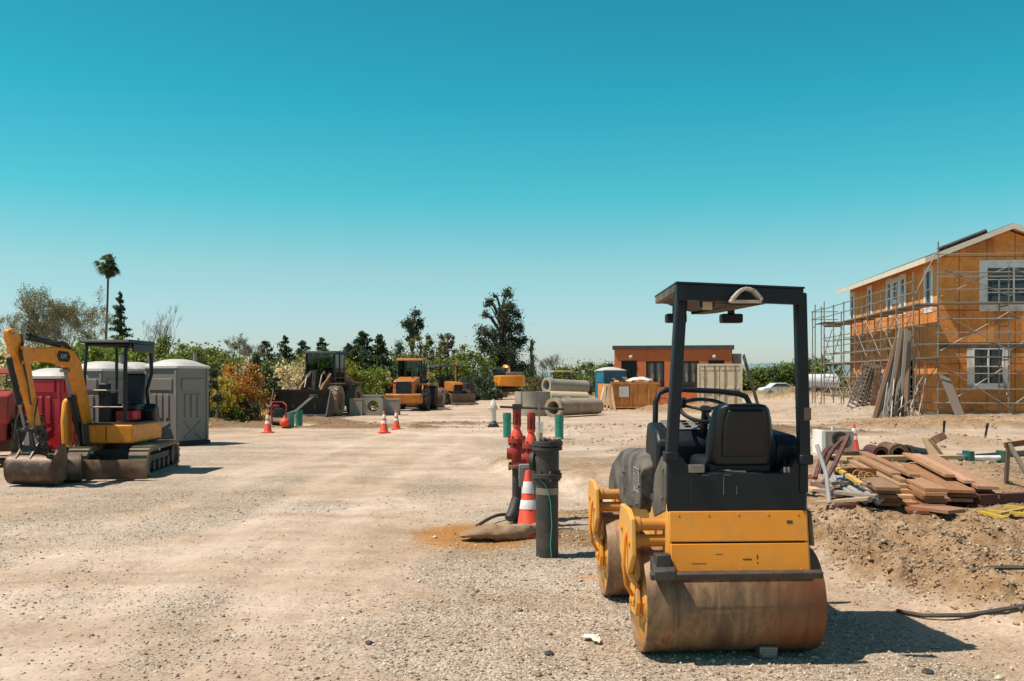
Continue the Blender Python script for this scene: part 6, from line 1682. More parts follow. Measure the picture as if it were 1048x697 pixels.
# ------------------------------------------------------------------ right hand: culvert box, pipes, stakes, odd timber
def right_side():
    t = thing('culvert_box', 'pale concrete box with a white end left of the black pipes', 'concrete box', GP(853, 464), .05)
    mb = MB(); mb.box((0, 0, .28), (.78, .6, .56)); obj('box_body', mb, M['concrete'], t, .012)
    mb = MB(); mb.box((-.36, 0, .285), (.1, .62, .58)); obj('end_panel', mb, M['whitewrap'], t, .006)
    mb = MB(); mb.tube((-.02, 0, .56), (-.02, 0, .66), .04, n=10); obj('lifting_pin', mb, M['whitewrap'], t)
    g = 'short pipe lengths dumped by the lumber'
    for lab, px, py, up, dx, dy, dz, r, m in (
        ('upper short black pipe lying on another beside the culvert box', 859.5, 470, .42, .35, .75, -.1, .15, 'dark'), ('lower short black pipe with its open end facing the camera', 853, 473.5, .16, .25, .75, 0, .15, 'dark'),
        ('red ended short pipe behind the lumber pile', 902, 474, .17, .1, .9, 0, .15, 'darkboard'), ('rusty brown ended short pipe right of the red ended one', 920, 474, .19, .1, 1.0, 0, .18, 'rust'),
        ('dark pipe lying flat left of the red ended pipe', 876, 474, .14, .9, .35, 0, .12, 'dark'), ('dark pipe tapering away right of the rusty ended pipe', 927, 473, .2, .6, .5, -.1, .14, 'dark')):
        a = GP(px, py); mb = MB(); mb.tube((0, 0, 0), (dx, dy, dz), r, n=24, hollow=.66 if m in ('darkboard', 'rust') else .8); mb.tube((0, 0, 0), (dx*.2, dy*.2, dz*.2), r*1.12, n=24, hollow=.75)
        o = obj('pipe_length', mb, M[m]); o.location = a + Vector((0, 0, up)); tag(o, lab, 'pipe', g)
    mb = MB(); mb.box((0, 0, .15), (.42, .4, .3)); o = obj('wooden_crate', mb, M['rust'], bevel=.01); o.location = GP(870, 477); tag(o, 'rusty brown box between the black pipes and the red ended pipe', 'box')
    for px, py, h, lean, lab in ((965, 449, .56, .05, 'dark stake in the ground right of the gap before the house, left of two'), (1007, 450, .5, .12, 'slightly leaning dark stake, right of two before the house gable')):
        mb = MB(); mb.tube((0, 0, -.1), (lean, 0, h), .035, n=8); mb.tube((lean*.7, 0, h*.7), (lean, 0, h), .042, n=8); o = obj('stake', mb, M['black']); o.location = GP(px, py); tag(o, lab, 'stake')
    # stood up timber offcuts
    for px, a, b, wd, m, lab in ((960, (0, 0, 0), (-.04, .35, .46), .22, 'lumber2', 'pale tilted timber offcut standing behind the lumber pile'), (972, (0, .1, 0), (-.22, .4, .44), .06, 'rust', 'dark edge-on timber offcut beside the pale tilted one'), (968, (-.08, .36, .42), (.16, .4, .52), .14, 'rust', 'red brown offcut lying across the top of the tilted offcuts')):
        mb = MB(); mb.beam(a, b, wd, .05, (0, -1, .6)); o = obj('timber_offcut', mb, M[m], smooth=False); o.location = GP(px, 474); tag(o, lab, 'timber')
    # long pale planks lying across behind the pile
    for pa, pb, up, wd, m, lab in (((862, 478), (982, 476), .16, .3, 'lumber2', 'long pale plank lying crosswise behind the lumber pile'), ((872, 483), (986, 479), .06, .26, 'lumber2', 'second pale plank lying just below the long crosswise one'), ((838, 470), (890, 466), .03, .2, 'lumber2', 'pale plank lying flat before the culvert box')):
        a = GP(*pa); b = GP(*pb); mb = MB(); mb.beam((0, 0, up), tuple(b - a + Vector((0, 0, up))), wd, .07); o = obj('plank', mb, M[m], smooth=False); o.location = a; tag(o, lab, 'plank', 'planks lying behind the lumber pile')
    t = thing('pipe_spool', 'low grey pipe with two green end clamps on the sand', 'pipe', GP(990, 474), math.radians(3))
    mb = MB(); mb.tube((-.0, 0, .1), (.72, 0, .1), .05, n=12); obj('pipe', mb, M['whitewrap'], t)
    for x in (.02, .7): mb = MB(); mb.box((x, 0, .12), (.1, .3, .24)); obj('clamp', mb, M['darkgreen'], t, .01)
    mb = MB(); mb.tube((-.2, 0, .12), (-.02, 0, .11), .075, n=12); obj('coupling', mb, M['bluplastic'], t)
    a = GP(1000, 472); b = GP(1075, 464); mb = MB(); mb.tube((0, 0, .08), tuple(b - a + Vector((.3, 0, .08))), .07, n=10); o = obj('dark_pipe', mb, M['dark']); o.location = a; tag(o, 'long dark pipe on the sand running out of the picture at right', 'pipe')
    # sawhorse at the edge
    t = thing('sawhorse', 'brown wooden sawhorse at the right edge of the picture', 'sawhorse', GP(1052, 500), math.radians(10))
    mb = MB(); mb.beam((-.32, .1, .66), (.75, .1, .78), .05, .085); obj('top_beam', mb, M['redwood'], t, smooth=False)
    for x, y in ((-.2, -.25), (-.2, .45), (.55, -.25), (.55, .45)): mb = MB(); mb.beam((x - (.06 if x < 0 else -.14), .1, .70), (x + .16, y, -.02), .06, .04, (0, 1, 0)); obj('leg', mb, M['greywood'], t, smooth=False)
    # car and tank far behind
M['darkgreen'] = pm('dark_green_paint', (.02, .1, .06), (.015, .07, .045), 3, .5)
right_side()
def far_car():
    t = thing('parked_car', 'white car parked beyond the gravel heap, mostly behind the roller post', 'car', AT(797, 96, .0), math.radians(96)); t.scale = (.85, .85, .85)
    mb = MB(); mb.prism([(-2.2, .3), (-2.25, .75), (-1.9, .98), (-1.3, 1.02), (-.6, 1.45), (.7, 1.45), (1.35, 1.0), (2.0, .9), (2.25, .7), (2.2, .3)], 1.75); obj('body', mb, M['whitepaint'], t, .08)
    mb = MB(); mb.prism([(-1.2, 1.03), (-.58, 1.4), (.66, 1.4), (1.22, 1.02)], 1.77); obj('window', mb, M['glass'], t)
    for x in (-.8, .8):
        for y in (-1.35, 1.35): mb = MB(); mb.tube((x - .1, y, .32), (x + .1, y, .32), .32, n=18); w_ = obj('wheel', mb, M['rubber'], t)
    t = thing('tank_trailer', 'white cylindrical tank on a trailer behind the scaffold at the house corner', 'tank trailer', AT(838, 84), math.radians(4))
    mb = MB(); mb.lathe([(.0, -1.75), (.4, -1.72), (.66, -1.45), (.68, 1.45), (.4, 1.72), (.0, 1.75)], 24, Matrix.Translation((0, 0, 1.2)) @ Matrix.Rotation(math.pi/2, 4, 'Y')); obj('tank', mb, M['whitepaint'], t)
    mb = MB(); mb.box((0, 0, .52), (3.6, 1.0, .14)); mb.tube((0, -.7, .34), (0, .7, .34), .05, n=8); obj('chassis', mb, M['dark'], t)
    for x in (-.45, .45):
        for y in (-.65, .65): mb = MB(); mb.tube((x, y - .1, .34), (x, y + .1, .34), .34, n=18); obj('wheel', mb, M['rubber'], t)
far_car()

# ------------------------------------------------------------------ lumber pile: every board a thing of its own
def board(px, d, up, ang, ln, wd, th, mat, label, group, pitch=0.0, cat='board', name='lumber_board', roll=0):
    """near end centre at column px, distance d, bottom 'up' above the bank; runs away from the camera at angle ang"""
    x = (px - 524)/1000*d
    mb = MB(); mb.box((0, ln/2, th/2), (wd, ln, th)); o = obj(name, mb, M[mat], smooth=False)
    o.location = (x, d, .19 + up); o.rotation_euler = (pitch, roll, -ang)
    b = o.modifiers.new('bevel', 'BEVEL'); b.width = .004; b.segments = 1
    return tag(o, label, cat, group)
def lumber():
    random.seed(5)
    TH = .047
    g1 = 'boards of the left lumber stack'
    names = ['bottom', 'second', 'third', 'fourth', 'top']
    for k in range(5):
        for q in range(1):
            board(909 + random.uniform(-2.5, 2.5), 12.35 + random.uniform(-.06, .08), .06 + k*(TH + .004), .17 + random.uniform(-.02, .02), 1.95 + .5*(k < 3), .30, TH, 'redwood' if k < 3 else 'lumber', f'{names[k]} board of the left lumber stack, end facing the camera', g1)
    g2 = 'boards of the middle lumber stack'
    for k in range(5):
        board(956.5 + random.uniform(-2, 2), 12.3 + random.uniform(-.05, .1), .05 + k*(TH + .004), .175 + random.uniform(-.012, .012), 4.3 + random.uniform(-.2, .3), .27, TH, 'redwood' if k == 0 else 'lumber', f'{names[k]} board of the middle, longest lumber stack', g2)
    for k in range(5):
        board(929.5 + random.uniform(-1, 1), 12.55 + .22*k + random.uniform(-.05, .05), .05 + k*(TH + .004), .175 + random.uniform(-.01, .01), 4.0, .22, TH, 'lumber2' if k in (1, 3) else 'lumber', f'{names[k]} stepped board between the left and middle lumber stacks', 'stepped boards between the lumber stacks')
    board(941, 11.95, .02, .25, 3.0, .24, TH, 'redwood', 'red board jutting out at the foot of the middle lumber stack', None)
    g3 = 'boards of the right lumber stack'
    for k in range(3):
        board(983 + random.uniform(-3, 3) + (k == 1)*3, 12.9 + random.uniform(-.05, .12), .05 + k*(TH + .012), .2 + random.uniform(-.03, .03), 3.9, .34, TH, 'lumber' if k != 1 else 'redwood', f'{names[k] if k < 2 else "top"} board of the right lumber stack', g3)
    board(981, 11.9, .04, -.5, .55, .38, TH, 'lumber', 'short board offcut lying flat in front of the right lumber stack', None)
    for k, (px, d, up, ln) in enumerate(((1011, 13.0, .2, 5.4), (1004, 13.2, .14, 5.0), (1012, 13.0, .08, 4.4))):
        board(px, d, up, .27 + .02*k, ln, .27, TH, 'lumber' if k == 0 else 'redwood', ['long board slanting over the right stack towards the back left', 'second slanting board under the long slanting one', 'lowest slanting board at the right end of the lumber pile'][k], 'long boards slanting over the right stack')
    board(896, 13.6, .33, -1.45, .55, .12, .1, 'redwood', 'thick red offcut lying across the left lumber stack', None)
    for k in range(4):
        board(872 + 6*k, 12.6 + .5*k, .04 + .03*k, .12 + .06*k, 2.4, .2, TH, 'lumber' if k % 2 else 'redwood', 'thin board lying loose at the left foot of the lumber pile', 'loose boards left of the lumber stacks')
    for k, (px, d, up, an, ln, m) in enumerate(((936, 13.6, .30, .185, 4.2, 'lumber'), (992, 13.4, .235, .25, 4.8, 'lumber'), (917, 13.9, .29, .18, 2.8, 'lumber'), (972, 13.9, .27, .24, 4.0, 'lumber'))):
        board(px, d, up, an, ln, .14, TH, m, ['narrow board lying on the stepped boards', 'narrow board on top of the right lumber stack', 'narrow board across the back of the left lumber stack', 'narrow brown board between the middle and right stacks'][k], None)
    # jumbled pipes and battens at the left end
    gp = 'grey pipes jumbled at the left end of the lumber'
    for k in range(7):
        a = AT(848 + 3*k, 13.9 + .1*k, .22 + .02*k); b = AT(886 + 4.2*k, 12.2 + .05*k, .1 + .03*(k % 3)); mb = MB(); mb.tube((0, 0, 0), tuple(b - a), .028 + .01*(k % 2), n=10); o = obj('grey_pipe', mb, M['silverpole']); o.location = a
        tag(o, 'thin grey pipe in the jumble at the left end of the lumber', 'pipe', gp)
    a = AT(853, 13.8, .4); b = AT(883, 12.6, .28); mb = MB(); mb.beam((0, 0, 0), tuple(b - a), .07, .04); o = obj('yellow_batten', mb, M['yellowwood'], smooth=False); o.location = a; tag(o, 'bright yellow batten lying on the jumbled grey pipes', 'batten')
    a = AT(836, 12.6, .78); b = AT(849, 12.1, .1); mb = MB(); mb.path([(0, 0, 0), tuple((b-a)*.5 + Vector((.04, 0, 0))), tuple(b - a)], .028, 8); o = obj('grey_pipe', mb, M['silverpole']); o.location = a; tag(o, 'grey pipe leaning steeply beside the roller, left of the lumber', 'pipe')
    for k, (pa, pb, mid) in enumerate((((840, 13.4, .32), (866, 13.6, .82), .1), ((843, 13.0, .25), (868, 13.4, .86), -.03), ((834, 13.2, .3), (852, 13.9, .68), .12))):
        a = AT(*pa); b = AT(*pb); mb = MB(); v = b - a; pts = [v*u + Vector((0, 0, mid*math.sin(math.pi*u))) for u in np.linspace(0, 1, 7)]
        for p0, p1 in zip(pts[:-1], pts[1:]): mb.beam(p0, p1 + (p1-p0)*.04, .055, .03)
        o = obj('curved_board', mb, M['darkboard'], smooth=False); o.location = a; tag(o, ['dark red bowed board arching at the left of the lumber', 'dark red straight board sticking up at the left of the lumber', 'dark red bowed board closest to the roller post'][k], 'board', 'dark red boards left of the lumber')
    for k in range(9):
        a = AT(834 + random.uniform(0, 46), 12.2 + random.uniform(0, 1.6), random.uniform(.05, .3)); mb = MB(); mb.beam((0, 0, 0), (random.uniform(-.5, .6), random.uniform(-.6, .7), random.uniform(-.04, .14)), random.uniform(.06, .18), .035); o = obj('scrap_board', mb, M[('redwood', 'lumber2', 'greywood')[k % 3]], smooth=False); o.location = a
        tag(o, 'broken scrap of timber in the jumble beside the roller', 'timber scrap', 'timber scraps beside the roller')
    mb = MB(); mb.box((0, 0, .06), (.24, .14, .12)); o = obj('red_toolbox', mb, M['darkboard'], bevel=.02); o.location = AT(865, 12.0, .0); tag(o, 'dusty red box under the jumbled grey pipes', 'box')
    for k in range(3):
        c = AT(878 + 6*k, 13.0 + .1*k, .34 - .02*k); mb = MB(); mb.path([(0.07*math.cos(x), .03*math.sin(x), .09*math.sin(x)) for x in np.linspace(.3, 5.6, 12)], .006, 5); o = obj('wire_hoop', mb, M['yellowwood']); o.location = c; tag(o, 'small yellow wire hoop lying by the left lumber stack', 'wire', 'yellow wire hoops by the lumber')
    # yellow straps and red beam to the right of the pile
    a = AT(1000, 12.9, .1); b = AT(1075, 13.4, .1); mb = MB(); mb.beam((0, 0, 0), tuple(b - a), .1, .13); o = obj('red_beam', mb, M['darkboard'], smooth=False); o.location = a; tag(o, 'dark red beam on the ground right of the lumber pile', 'beam')
    for k, (p0, p1) in enumerate((((1003, 12.2), (1030, 11.7)), ((1012, 12.3), (1060, 11.9)), ((1028, 12.6), (1066, 12.3)), ((1022, 12.0), (1052, 12.5)))):
        a = AT(*p0, .06); b = AT(*p1, .05); mb = MB(); mb.beam((0, 0, 0), tuple(b - a), .06, .03); o = obj('yellow_batten', mb, M['yellowstrip'], smooth=False); o.location = a; tag(o, 'thin yellow strip lying on the dirt right of the lumber pile', 'strip', 'yellow strips on the dirt at the right edge')
M['yellowstrip'] = pm('yellow_strip', (.62, .44, .05), (.5, .34, .04), 3, .6, dirt=(.3, .2, .1), damt=.3)
lumber()

# long rods on the bank
for pts, r, lab in (([(918, 628), (945, 633.5), (990, 633.5), (1048, 628.5), (1090, 624)], .017, 'long dark rod lying along the foot of the dirt bank'), ([(978, 591), (1010, 596), (1060, 600)], .018, 'half buried dark rod on top of the dirt bank')):
    P_ = [GP(*p) for p in pts]; P_ = [Vector((p.x, p.y, float(H(np.array([p.x]), np.array([p.y]))[0]) + r*.9 + .01)) for p in P_]
    mb = MB(); mb.path([p - P_[0] for p in P_], r, 8); o = obj('iron_rod', mb, M['hose']); o.location = P_[0]; tag(o, lab, 'rod')

# litter near the roller
def litter():
    p = GP(784, 673); mb = MB(); mb.box((0, 0, .045), (.13, .1, .09)); t = obj('door_stop_block', mb, M['steel'], bevel=.012); t.location = p; t.rotation_euler = (0, .05, .12); tag(t, 'small grey metal block on the ground in front of the rear drum', 'block')
    mb = MB(); mb.add(*_boxvf(-.045, -.056, .028, .045, -.05, .05)); mb.add(*_boxvf(-.045, -.056, .058, .045, -.05, .066)); obj('slot', mb, M['concrete'], t)
    c = GP(608, 656); n = 14; mb = MB()
    for i in range(n):
        for j in range(8):
            u = i/(n-1); v = j/7 - .5
            mb.v.append(((u - .5)*.17, v*(.04 + .05*abs(math.sin(u*7))) + .02*math.sin(u*5) - .05*u, .022 + .035*float(vn(np.array([u*6]), np.array([v*5 + 3]), 9)[0]) + .012))
    for i in range(n-1):
        for j in range(7): mb.f.append((i*8 + j, (i+1)*8 + j, (i+1)*8 + j+1, i*8 + j+1))
    o = obj('work_glove', mb, M['paper']); s = o.modifiers.new('thick', 'SOLIDIFY'); s.thickness = .01; o.location = c; o.rotation_euler = (0, 0, -.5); tag(o, 'crumpled white rag on the gravel left of the rear drum', 'rag')
    for px, py, s, lab in ((378, 659, .05, 'dark stone alone on the gravel near the bottom centre'), (562, 670, .055, 'dark stone on the gravel left of the crumpled rag'), (949, 689, .07, 'dark stone at the lower right below the roller shadow'), (550, 691, .06, 'pale flat stone at the bottom edge of the picture')):
        q = GP(px, py); mb = MB(); s *= .62; mb.lathe([(0, -s*.4), (s*.8, -s*.3), (s, 0), (s*.7, s*.35), (0, s*.45)], 9); mb.v = [(x*random.uniform(.7, 1.3), y*random.uniform(.7, 1.2), z*random.uniform(.8, 1.2)) for x, y, z in mb.v]
        o = obj('stone', mb, M['rubble'] if 'pale' in lab else M['dark'], smooth=False); o.location = q + Vector((0, 0, .01)); tag(o, lab, 'stone')
litter()
# ------------------------------------------------------------------ the tandem roller
def roller():
    yaw = math.radians(3.0); O = Vector((1.535, 6.86, Hz(1.535, 6.86)))
    t = thing('road_roller', 'yellow and black tandem road roller seen from behind with open canopy', 'road roller', O, yaw)
    Ri = Matrix.Rotation(-yaw, 3, 'Z')
    def W(px, py, d):      # local point seen at (px, py) at distance d
        return Ri @ (Vector(((px - 524)/1000*d, d, EYE - (py - 385)/1000*d)) - O)
    R_ = .36; HW = .605; WB = 1.74; DX = -.05
    cx = lambda y: 0.0
    # ---- drums
    for y in (0, WB):
        Mx = Matrix.Translation((DX, y, R_ + .002)) @ Matrix.Rotation(math.pi/2, 4, 'Y')
        mb = MB(); mb.lathe([(R_ - .02, -HW), (R_ - .004, -HW), (R_, -HW + .006), (R_, HW - .006), (R_ - .004, HW), (R_ - .02, HW), (R_ - .024, HW - .02), (R_ - .024, -HW + .02)], 96, Mx, closed=True)
        dr = obj('drum', mb, M['drum'], t)
        for s in (-1, 1):
            mb = MB(); z = s*(HW - .03); mb.lathe([(R_ - .022, z), (R_*.45, z), (R_*.42, z + s*.012), (.12, z + s*.012), (.1, z + s*.03), (.0, z + s*.03)], 48, Mx); d = obj('drum_end', mb, M['yellow_lit'], dr)
            mb = MB()
            for k in range(8): a = k*math.pi/4; mb.tube(Mx @ Vector((.13*math.cos(a), .13*math.sin(a), z + s*.01)), Mx @ Vector((.13*math.cos(a), .13*math.sin(a), z + s*.022)), .011, n=6)
            obj('bolt', mb, M['yellow'], d)
    # ---- yoke arms outside the drums (left and right), isolator mounts
    for y0 in (0, WB):
        # right-hand side: plain dark drive plate tucked close to the drum
        mb = MB(); mb.prism([(y0 - .24, .76), (y0 - .18, .99), (y0 + .2, .99), (y0 + .28, .76)], .03, c=.5); obj('drive_plate', mb, M['rust'], t, .008)
        for s in (-1,):
            mb = MB(); xo = s*(HW + .07) + DX
            # upper plate
            mb.prism([(y0 - .24, .70), (y0 - .20, .95), (y0 - .05, 1.0), (y0 + .22, 1.0), (y0 + .28, .9), (y0 + .26, .66), (y0 + .1, .56), (y0 - .1, .56)], .035, c=xo)
            # joggle and lower arm to the hub
            mb.add([(xo - .0175, y0 - .1, .56), (xo + .0175, y0 - .1, .56), (xo + .0175, y0 + .1, .56), (xo - .0175, y0 + .1, .56), (xo - s*.05 - .0175, y0 - .1, .46), (xo - s*.05 + .0175, y0 - .1, .46), (xo - s*.05 + .0175, y0 + .1, .46), (xo - s*.05 - .0175, y0 + .1, .46)],
                   [(0, 1, 2, 3), (7, 6, 5, 4), (0, 4, 5, 1), (1, 5, 6, 2), (2, 6, 7, 3), (3, 7, 4, 0)])
            mb.prism([(y0 - .1, .46), (y0 + .1, .46), (y0 + .13, .36), (y0 + .09, .26), (y0 - .09, .26), (y0 - .13, .36)], .035, c=xo - s*.05)
            ar = obj('yoke_arm', mb, M['yellow_lit'], t, .008)
            for yy, zz, q in ((-.16, .78, 0), (-.02, .78, 0), (.14, .84, 0), (-.05, .34, .05), (.05, .34, .05)):
                mb = MB(); mb.tube((xo - s*q, y0 + yy, zz), (xo + s*(.03 - q), y0 + yy, zz), .022, n=8); obj('bolt', mb, M['yellow'], ar)
            for yy, zz in ((-.13, .9), (-.13, .79), (.15, .86)): mb = MB(); mb.tube((xo - s*.01, y0 + yy, zz), (s*.50, y0 + yy, zz), .042, n=14); mb.tube((xo - s*.02, y0 + yy, zz), (xo - s*.055, y0 + yy, zz), .055, n=14); obj('vibration_mount', mb, M['orangemount'], t)
            # drive hoses looping down to the hub
            mb = MB(); mb.path([(xo - s*.03, y0 - .02, .94), (xo + s*.035, y0 - .06, .8), (xo + s*.05, y0 - .1, .62), (xo + s*.03, y0 - .1, .48), (xo - s*.02, y0 - .06, .4)], .014, 8); obj('hydraulic_hose', mb, M['yellow'], t)
    # ---- rear chassis: side cheek plates, two rear covers, dark panel, scraper bar
    yb = -.30                                            # plane of the rear covers
    XL, XR = -.485, .455
    for s, x in ((-1, XL), (1, XR)):
        mb = MB(); mb.prism([(yb + .01, .60), (yb + .075, .98), (yb + .1, 1.06), (yb + .2, 1.08), (.3, .98), (.42, .86), (.42, .76), (.2, .75)], .03, c=x); obj('cheek_plate', mb, M['yellow_lit'], t, .01)
    TL = Matrix.Translation((0, yb, .58)) @ Matrix.Rotation(math.radians(-11), 4, 'X') @ Matrix.Translation((0, -yb, -.58))
    mb = MB(); mb.box(TL @ Vector(((XL+XR)/2, yb - .002, .68)), (XR - XL - .0, .03, .222), Matrix.Rotation(math.radians(-11), 4, 'X')); lo = obj('rear_cover', mb, M['yellow'], t, .006); tag(lo, 'lower yellow rear cover')
    mb = MB()
    for x, z in ((XL + .03, .6), (XR - .05, .6)): mb.tube((x, yb - .022, z), (x, yb - .014, z), .008, n=8)
    mb.box((.1, yb - .0178, .70), (.008, .002, .03)); mb.box((.03, yb - .0178, .685), (.06, .002, .008)); mb.box((.1, yb - .0178, .66), (.008, .002, .01)); mb.box((-.3, yb - .0178, .66), (.1, .002, .003)); mb.box((-.16, yb - .0178, .72), (.05, .002, .003)); mb.v = [tuple(TL @ Vector(v)) for v in mb.v]; obj('scratch_mark', mb, M['dark'], lo, smooth=False)
    mb = MB(); mb.box(TL @ Vector(((XL+XR)/2, yb - .004, .905)), (XR - XL + .004, .03, .205), Matrix.Rotation(math.radians(-11), 4, 'X')); hi = obj('rear_cover', mb, M['yellow'], t, .006); tag(hi, 'upper yellow rear cover')
    mb = MB(); mb.box(TL @ Vector((.335, yb - .0196, .93)), (.04, .002, .022), Matrix.Rotation(math.radians(-11), 4, 'X')); obj('label_plate', mb, M['dark'], hi, smooth=False)
    mb = MB(); mb.box(((XL+XR)/2, yb + .30, .82), (XR - XL - .05, .30, .42)); mb.box((0, .9, .62), (.36, 1.4, .26)); mb.box((0, WB, .88), (.9, .7, .22)); mb.tube((0, .87, .5), (0, .87, 1.1), .12, n=14); obj('chassis', mb, M['dark'], t, .02)
    for q in range(5):
        for z_, par in ((.615, lo), (.985, hi)):
            mb = MB(); x_ = XL + .06 + q*(XR - XL - .12)/4; a_ = TL @ Vector((x_, yb - .016, z_)); mb.tube(a_, TL @ Vector((x_, yb - .024, z_)), .0075, n=8); obj('bolt', mb, M['yellow'], par)
    # dark upper rear panel with raised post bases
    mb = MB()
    pro = [(XL - .012, .965), (XR + .012, .965), (XR + .012, 1.355), (XR - .07, 1.355), (XR - .1, 1.30), (XR - .16, 1.26), (XL + .2, 1.26), (XL + .14, 1.29), (XL + .09, 1.37), (XL - .012, 1.37)]
    mb.prism([(-x, z) for x, z in pro], .09, Matrix.Translation((0, yb + .125, 0)) @ Matrix.Rotation(math.pi/2, 4, 'Z'))
    up = obj('rear_panel', mb, M['black'], t, .01)
    mb = MB()
    yq = yb + .0795
    for x in (XL + .155, XR - .06): mb.box((x, yq, 1.13), (.003, .003, .22))
    obj('panel_seam', mb, M['dark'], up, smooth=False)
    for c_, sz in (((-.11, yq, 1.17), (.004, .003, .12)), ((-.235, yq, 1.245), (.05, .003, .004)), ((-.085, yq, 1.245), (.05, .003, .004)), ((-.02, yq, 1.14), (.003, .003, .06))):
        mb = MB(); mb.box(c_, sz); obj('scuff_mark', mb, M['steel'], up, smooth=False)
    # scraper bar
    mb = MB(); mb.box((-.075, -.41, .605), (1.15, .06, .045), (math.radians(12), 0, 0)); sb = obj('scraper_bar', mb, M['darkbar'], t, .008)
    mb = MB(); mb.prism([(-.45, .58), (-.45, .64), (-.3, .72), (-.3, .62)], .14, c=-.56); mb.box((-.56, -.36, .69), (.1, .1, .1)); obj('bracket', mb, M['dark'], sb, .006)
    mb = MB(); mb.box((.04, WB + .36, .6), (1.28, .06, .05)); obj('scraper_bar', mb, M['dark'], t, .008)
    # ---- front frame and hood
    for s in (-1, 1):
        mb = MB(); mb.prism([(WB - .35, .72), (WB - .4, .95), (WB - .2, 1.02), (WB + .3, 1.0), (WB + .42, .88), (WB + .35, .72)], .03, c=s*.5); obj('cheek_plate', mb, M['yellow_lit'], t, .01)
        mb = MB(); mb.prism([(.35, .66), (.42, .86), (1.3, .92), (WB - .3, .86), (WB - .3, .72), (1.2, .7)], .03, c=s*.44); obj('frame_rail', mb, M['yellow_lit'], t, .008)
    prof = [(.62, .90), (.62, 1.24), (.72, 1.315), (1.2, 1.325), (1.7, 1.29), (2.02, 1.18), (2.2, 1.0), (2.24, .88), (2.0, .86), (1.35, .84)]
    n = len(prof); vs = []; cy = 1.35
    def hoodv(x, k): return [(x, y, z) for y, z in prof]
    secs = [(-.53, .80), (-.50, .93), (-.42, 1.0), (.42, 1.0), (.50, .93), (.53, .80)]
    for x, q in secs: vs += [(x, .62 + (y - .62)*(.9 + .1*q), .86 + (z - .86)*(q if z > 1.0 else 1)) for y, z in prof]
    fs = []
    for i in range(len(secs) - 1):
        for k in range(n): j = (k+1) % n; fs.append((i*n + k, i*n + j, (i+1)*n + j, (i+1)*n + k))
    fs += [tuple(range(n)), tuple((len(secs)-1)*n + k for k in range(n-1, -1, -1))]
    mb = MB(); mb.add(vs, fs); hd = obj('engine_hood', mb, M['blackdust'], t, .012)
    mb = MB()
    for k in range(9):
        for q in range(14):
            if random.random() < .8: mb.box((-.5335, .66 + .21*q/14 + .006, 1.19 - .018*k), (.002, .011, .009))
    st = MB(); st.box((-.532, .76, 1.115), (.0025, .25, .19)); sp = obj('warning_decal', st, M['decal'], hd, smooth=False)
    obj('decal_marks', mb, M['dark'], sp, smooth=False)
    mb = MB(); mb.box((-.5325, 1.1, 1.0), (.004, .5, .008)); mb.box((-.5325, 1.34, 1.02), (.004, .008, .2))
    for y, z in ((.6, 1.08), (.7, .93), (1.3, 1.12)): mb.tube((-.55, y, z), (-.53, y, z), .016, n=10)
    obj('latch', mb, M['steel'], hd)
    # grey side panel between hood and rear
    mb = MB(); mb.prism([(-.2, 1.0), (-.2, 1.34), (-.05, 1.36), (.18, 1.22), (.28, .98), (.2, .9)], .03, c=XL - .005); sp = obj('side_panel', mb, M['blackdust'], t, .01)
    mb = MB(); mb.tube((XL - .03, -.14, 1.28), (XL - .018, -.14, 1.28), .014, n=10); mb.tube((XL - .03, -.1, 1.08), (XL - .018, -.1, 1.08), .014, n=10); obj('bolt', mb, M['steel'], sp)
    mb = MB(); mb.prism([(-.22, .98), (-.22, 1.33), (-.05, 1.35), (.18, 1.22), (.28, .98)], .03, c=XR); obj('side_panel', mb, M['blackdust'], t, .01)
    # ---- operator deck
    mb = MB(); mb.box((0, .38, 1.0), (.9, .96, .04)); obj('floor_plate', mb, M['dark'], t)
    # console + dash
    mb = MB(); mb.prism([(.5, 1.0), (.47, 1.42), (.55, 1.5), (.86, 1.56), (.92, 1.4), (.92, 1.0)], .56, c=-.15); ds = obj('dashboard', mb, M['black'], t, .03)
    mb = MB(); mb.prism([(.56, 1.512), (.84, 1.568), (.84, 1.572), (.56, 1.516)], .4, c=-.13); dp = obj('instrument_panel', mb, M['galv'], ds)
    mb = MB()
    for k in range(3):
        for q in range(3): mb.box((-.26 + .1*k, .62 + .08*q, 1.53 + .016*q), (.045, .035, .02))
    obj('switch', mb, M['black'], dp, .003)
    # steering wheel
    c = Vector((-.06, .46, 1.66)); nrm = Vector((0, -.42, .91)).normalized(); ux = Vector((1, 0, 0)); uy = nrm.cross(ux)
    mb = MB(); mb.path([c + ux*.19*math.cos(a) + uy*.19*math.sin(a) for a in np.linspace(0, 2*math.pi, 33)[:-1]], .015, 8, True); sw = obj('steering_wheel', mb, M['black'], t)
    mb = MB()
    for a in (.5, 2.64, 4.71): mb.tube(c, c + ux*.185*math.cos(a) + uy*.185*math.sin(a), .012, n=6)
    mb.tube(c, c - nrm*.3, .03, n=10); mb.tube(c, c + nrm*.02, .045, n=14); mb.tube(c + ux*-.16 + uy*.06, c + ux*-.16 + uy*.06 + nrm*.07, .022, n=10); obj('spoke', mb, M['black'], sw)
    # seat
    mb = MB(); mb.box((.03, .12, 1.28), (.48, .5, .13)); st = obj('seat', mb, M['seat'], t, .04)
    mb = MB()
    zs = [1.30, 1.36, 1.5, 1.62, 1.69, 1.725]; wdh = [.215, .228, .222, .205, .185, .155]; yc = [-.13, -.13, -.145, -.165, -.18, -.19]
    sec = []
    for z, w_, y in zip(zs, wdh, yc):
        sec.append([(x + .035, y + dy, z) for x, dy in ((-w_, .10), (-w_*1.0, .01), (-w_*.82, -.045), (w_*.82, -.045), (w_, .01), (w_, .10), (w_*.8, .125), (-w_*.8, .125))])
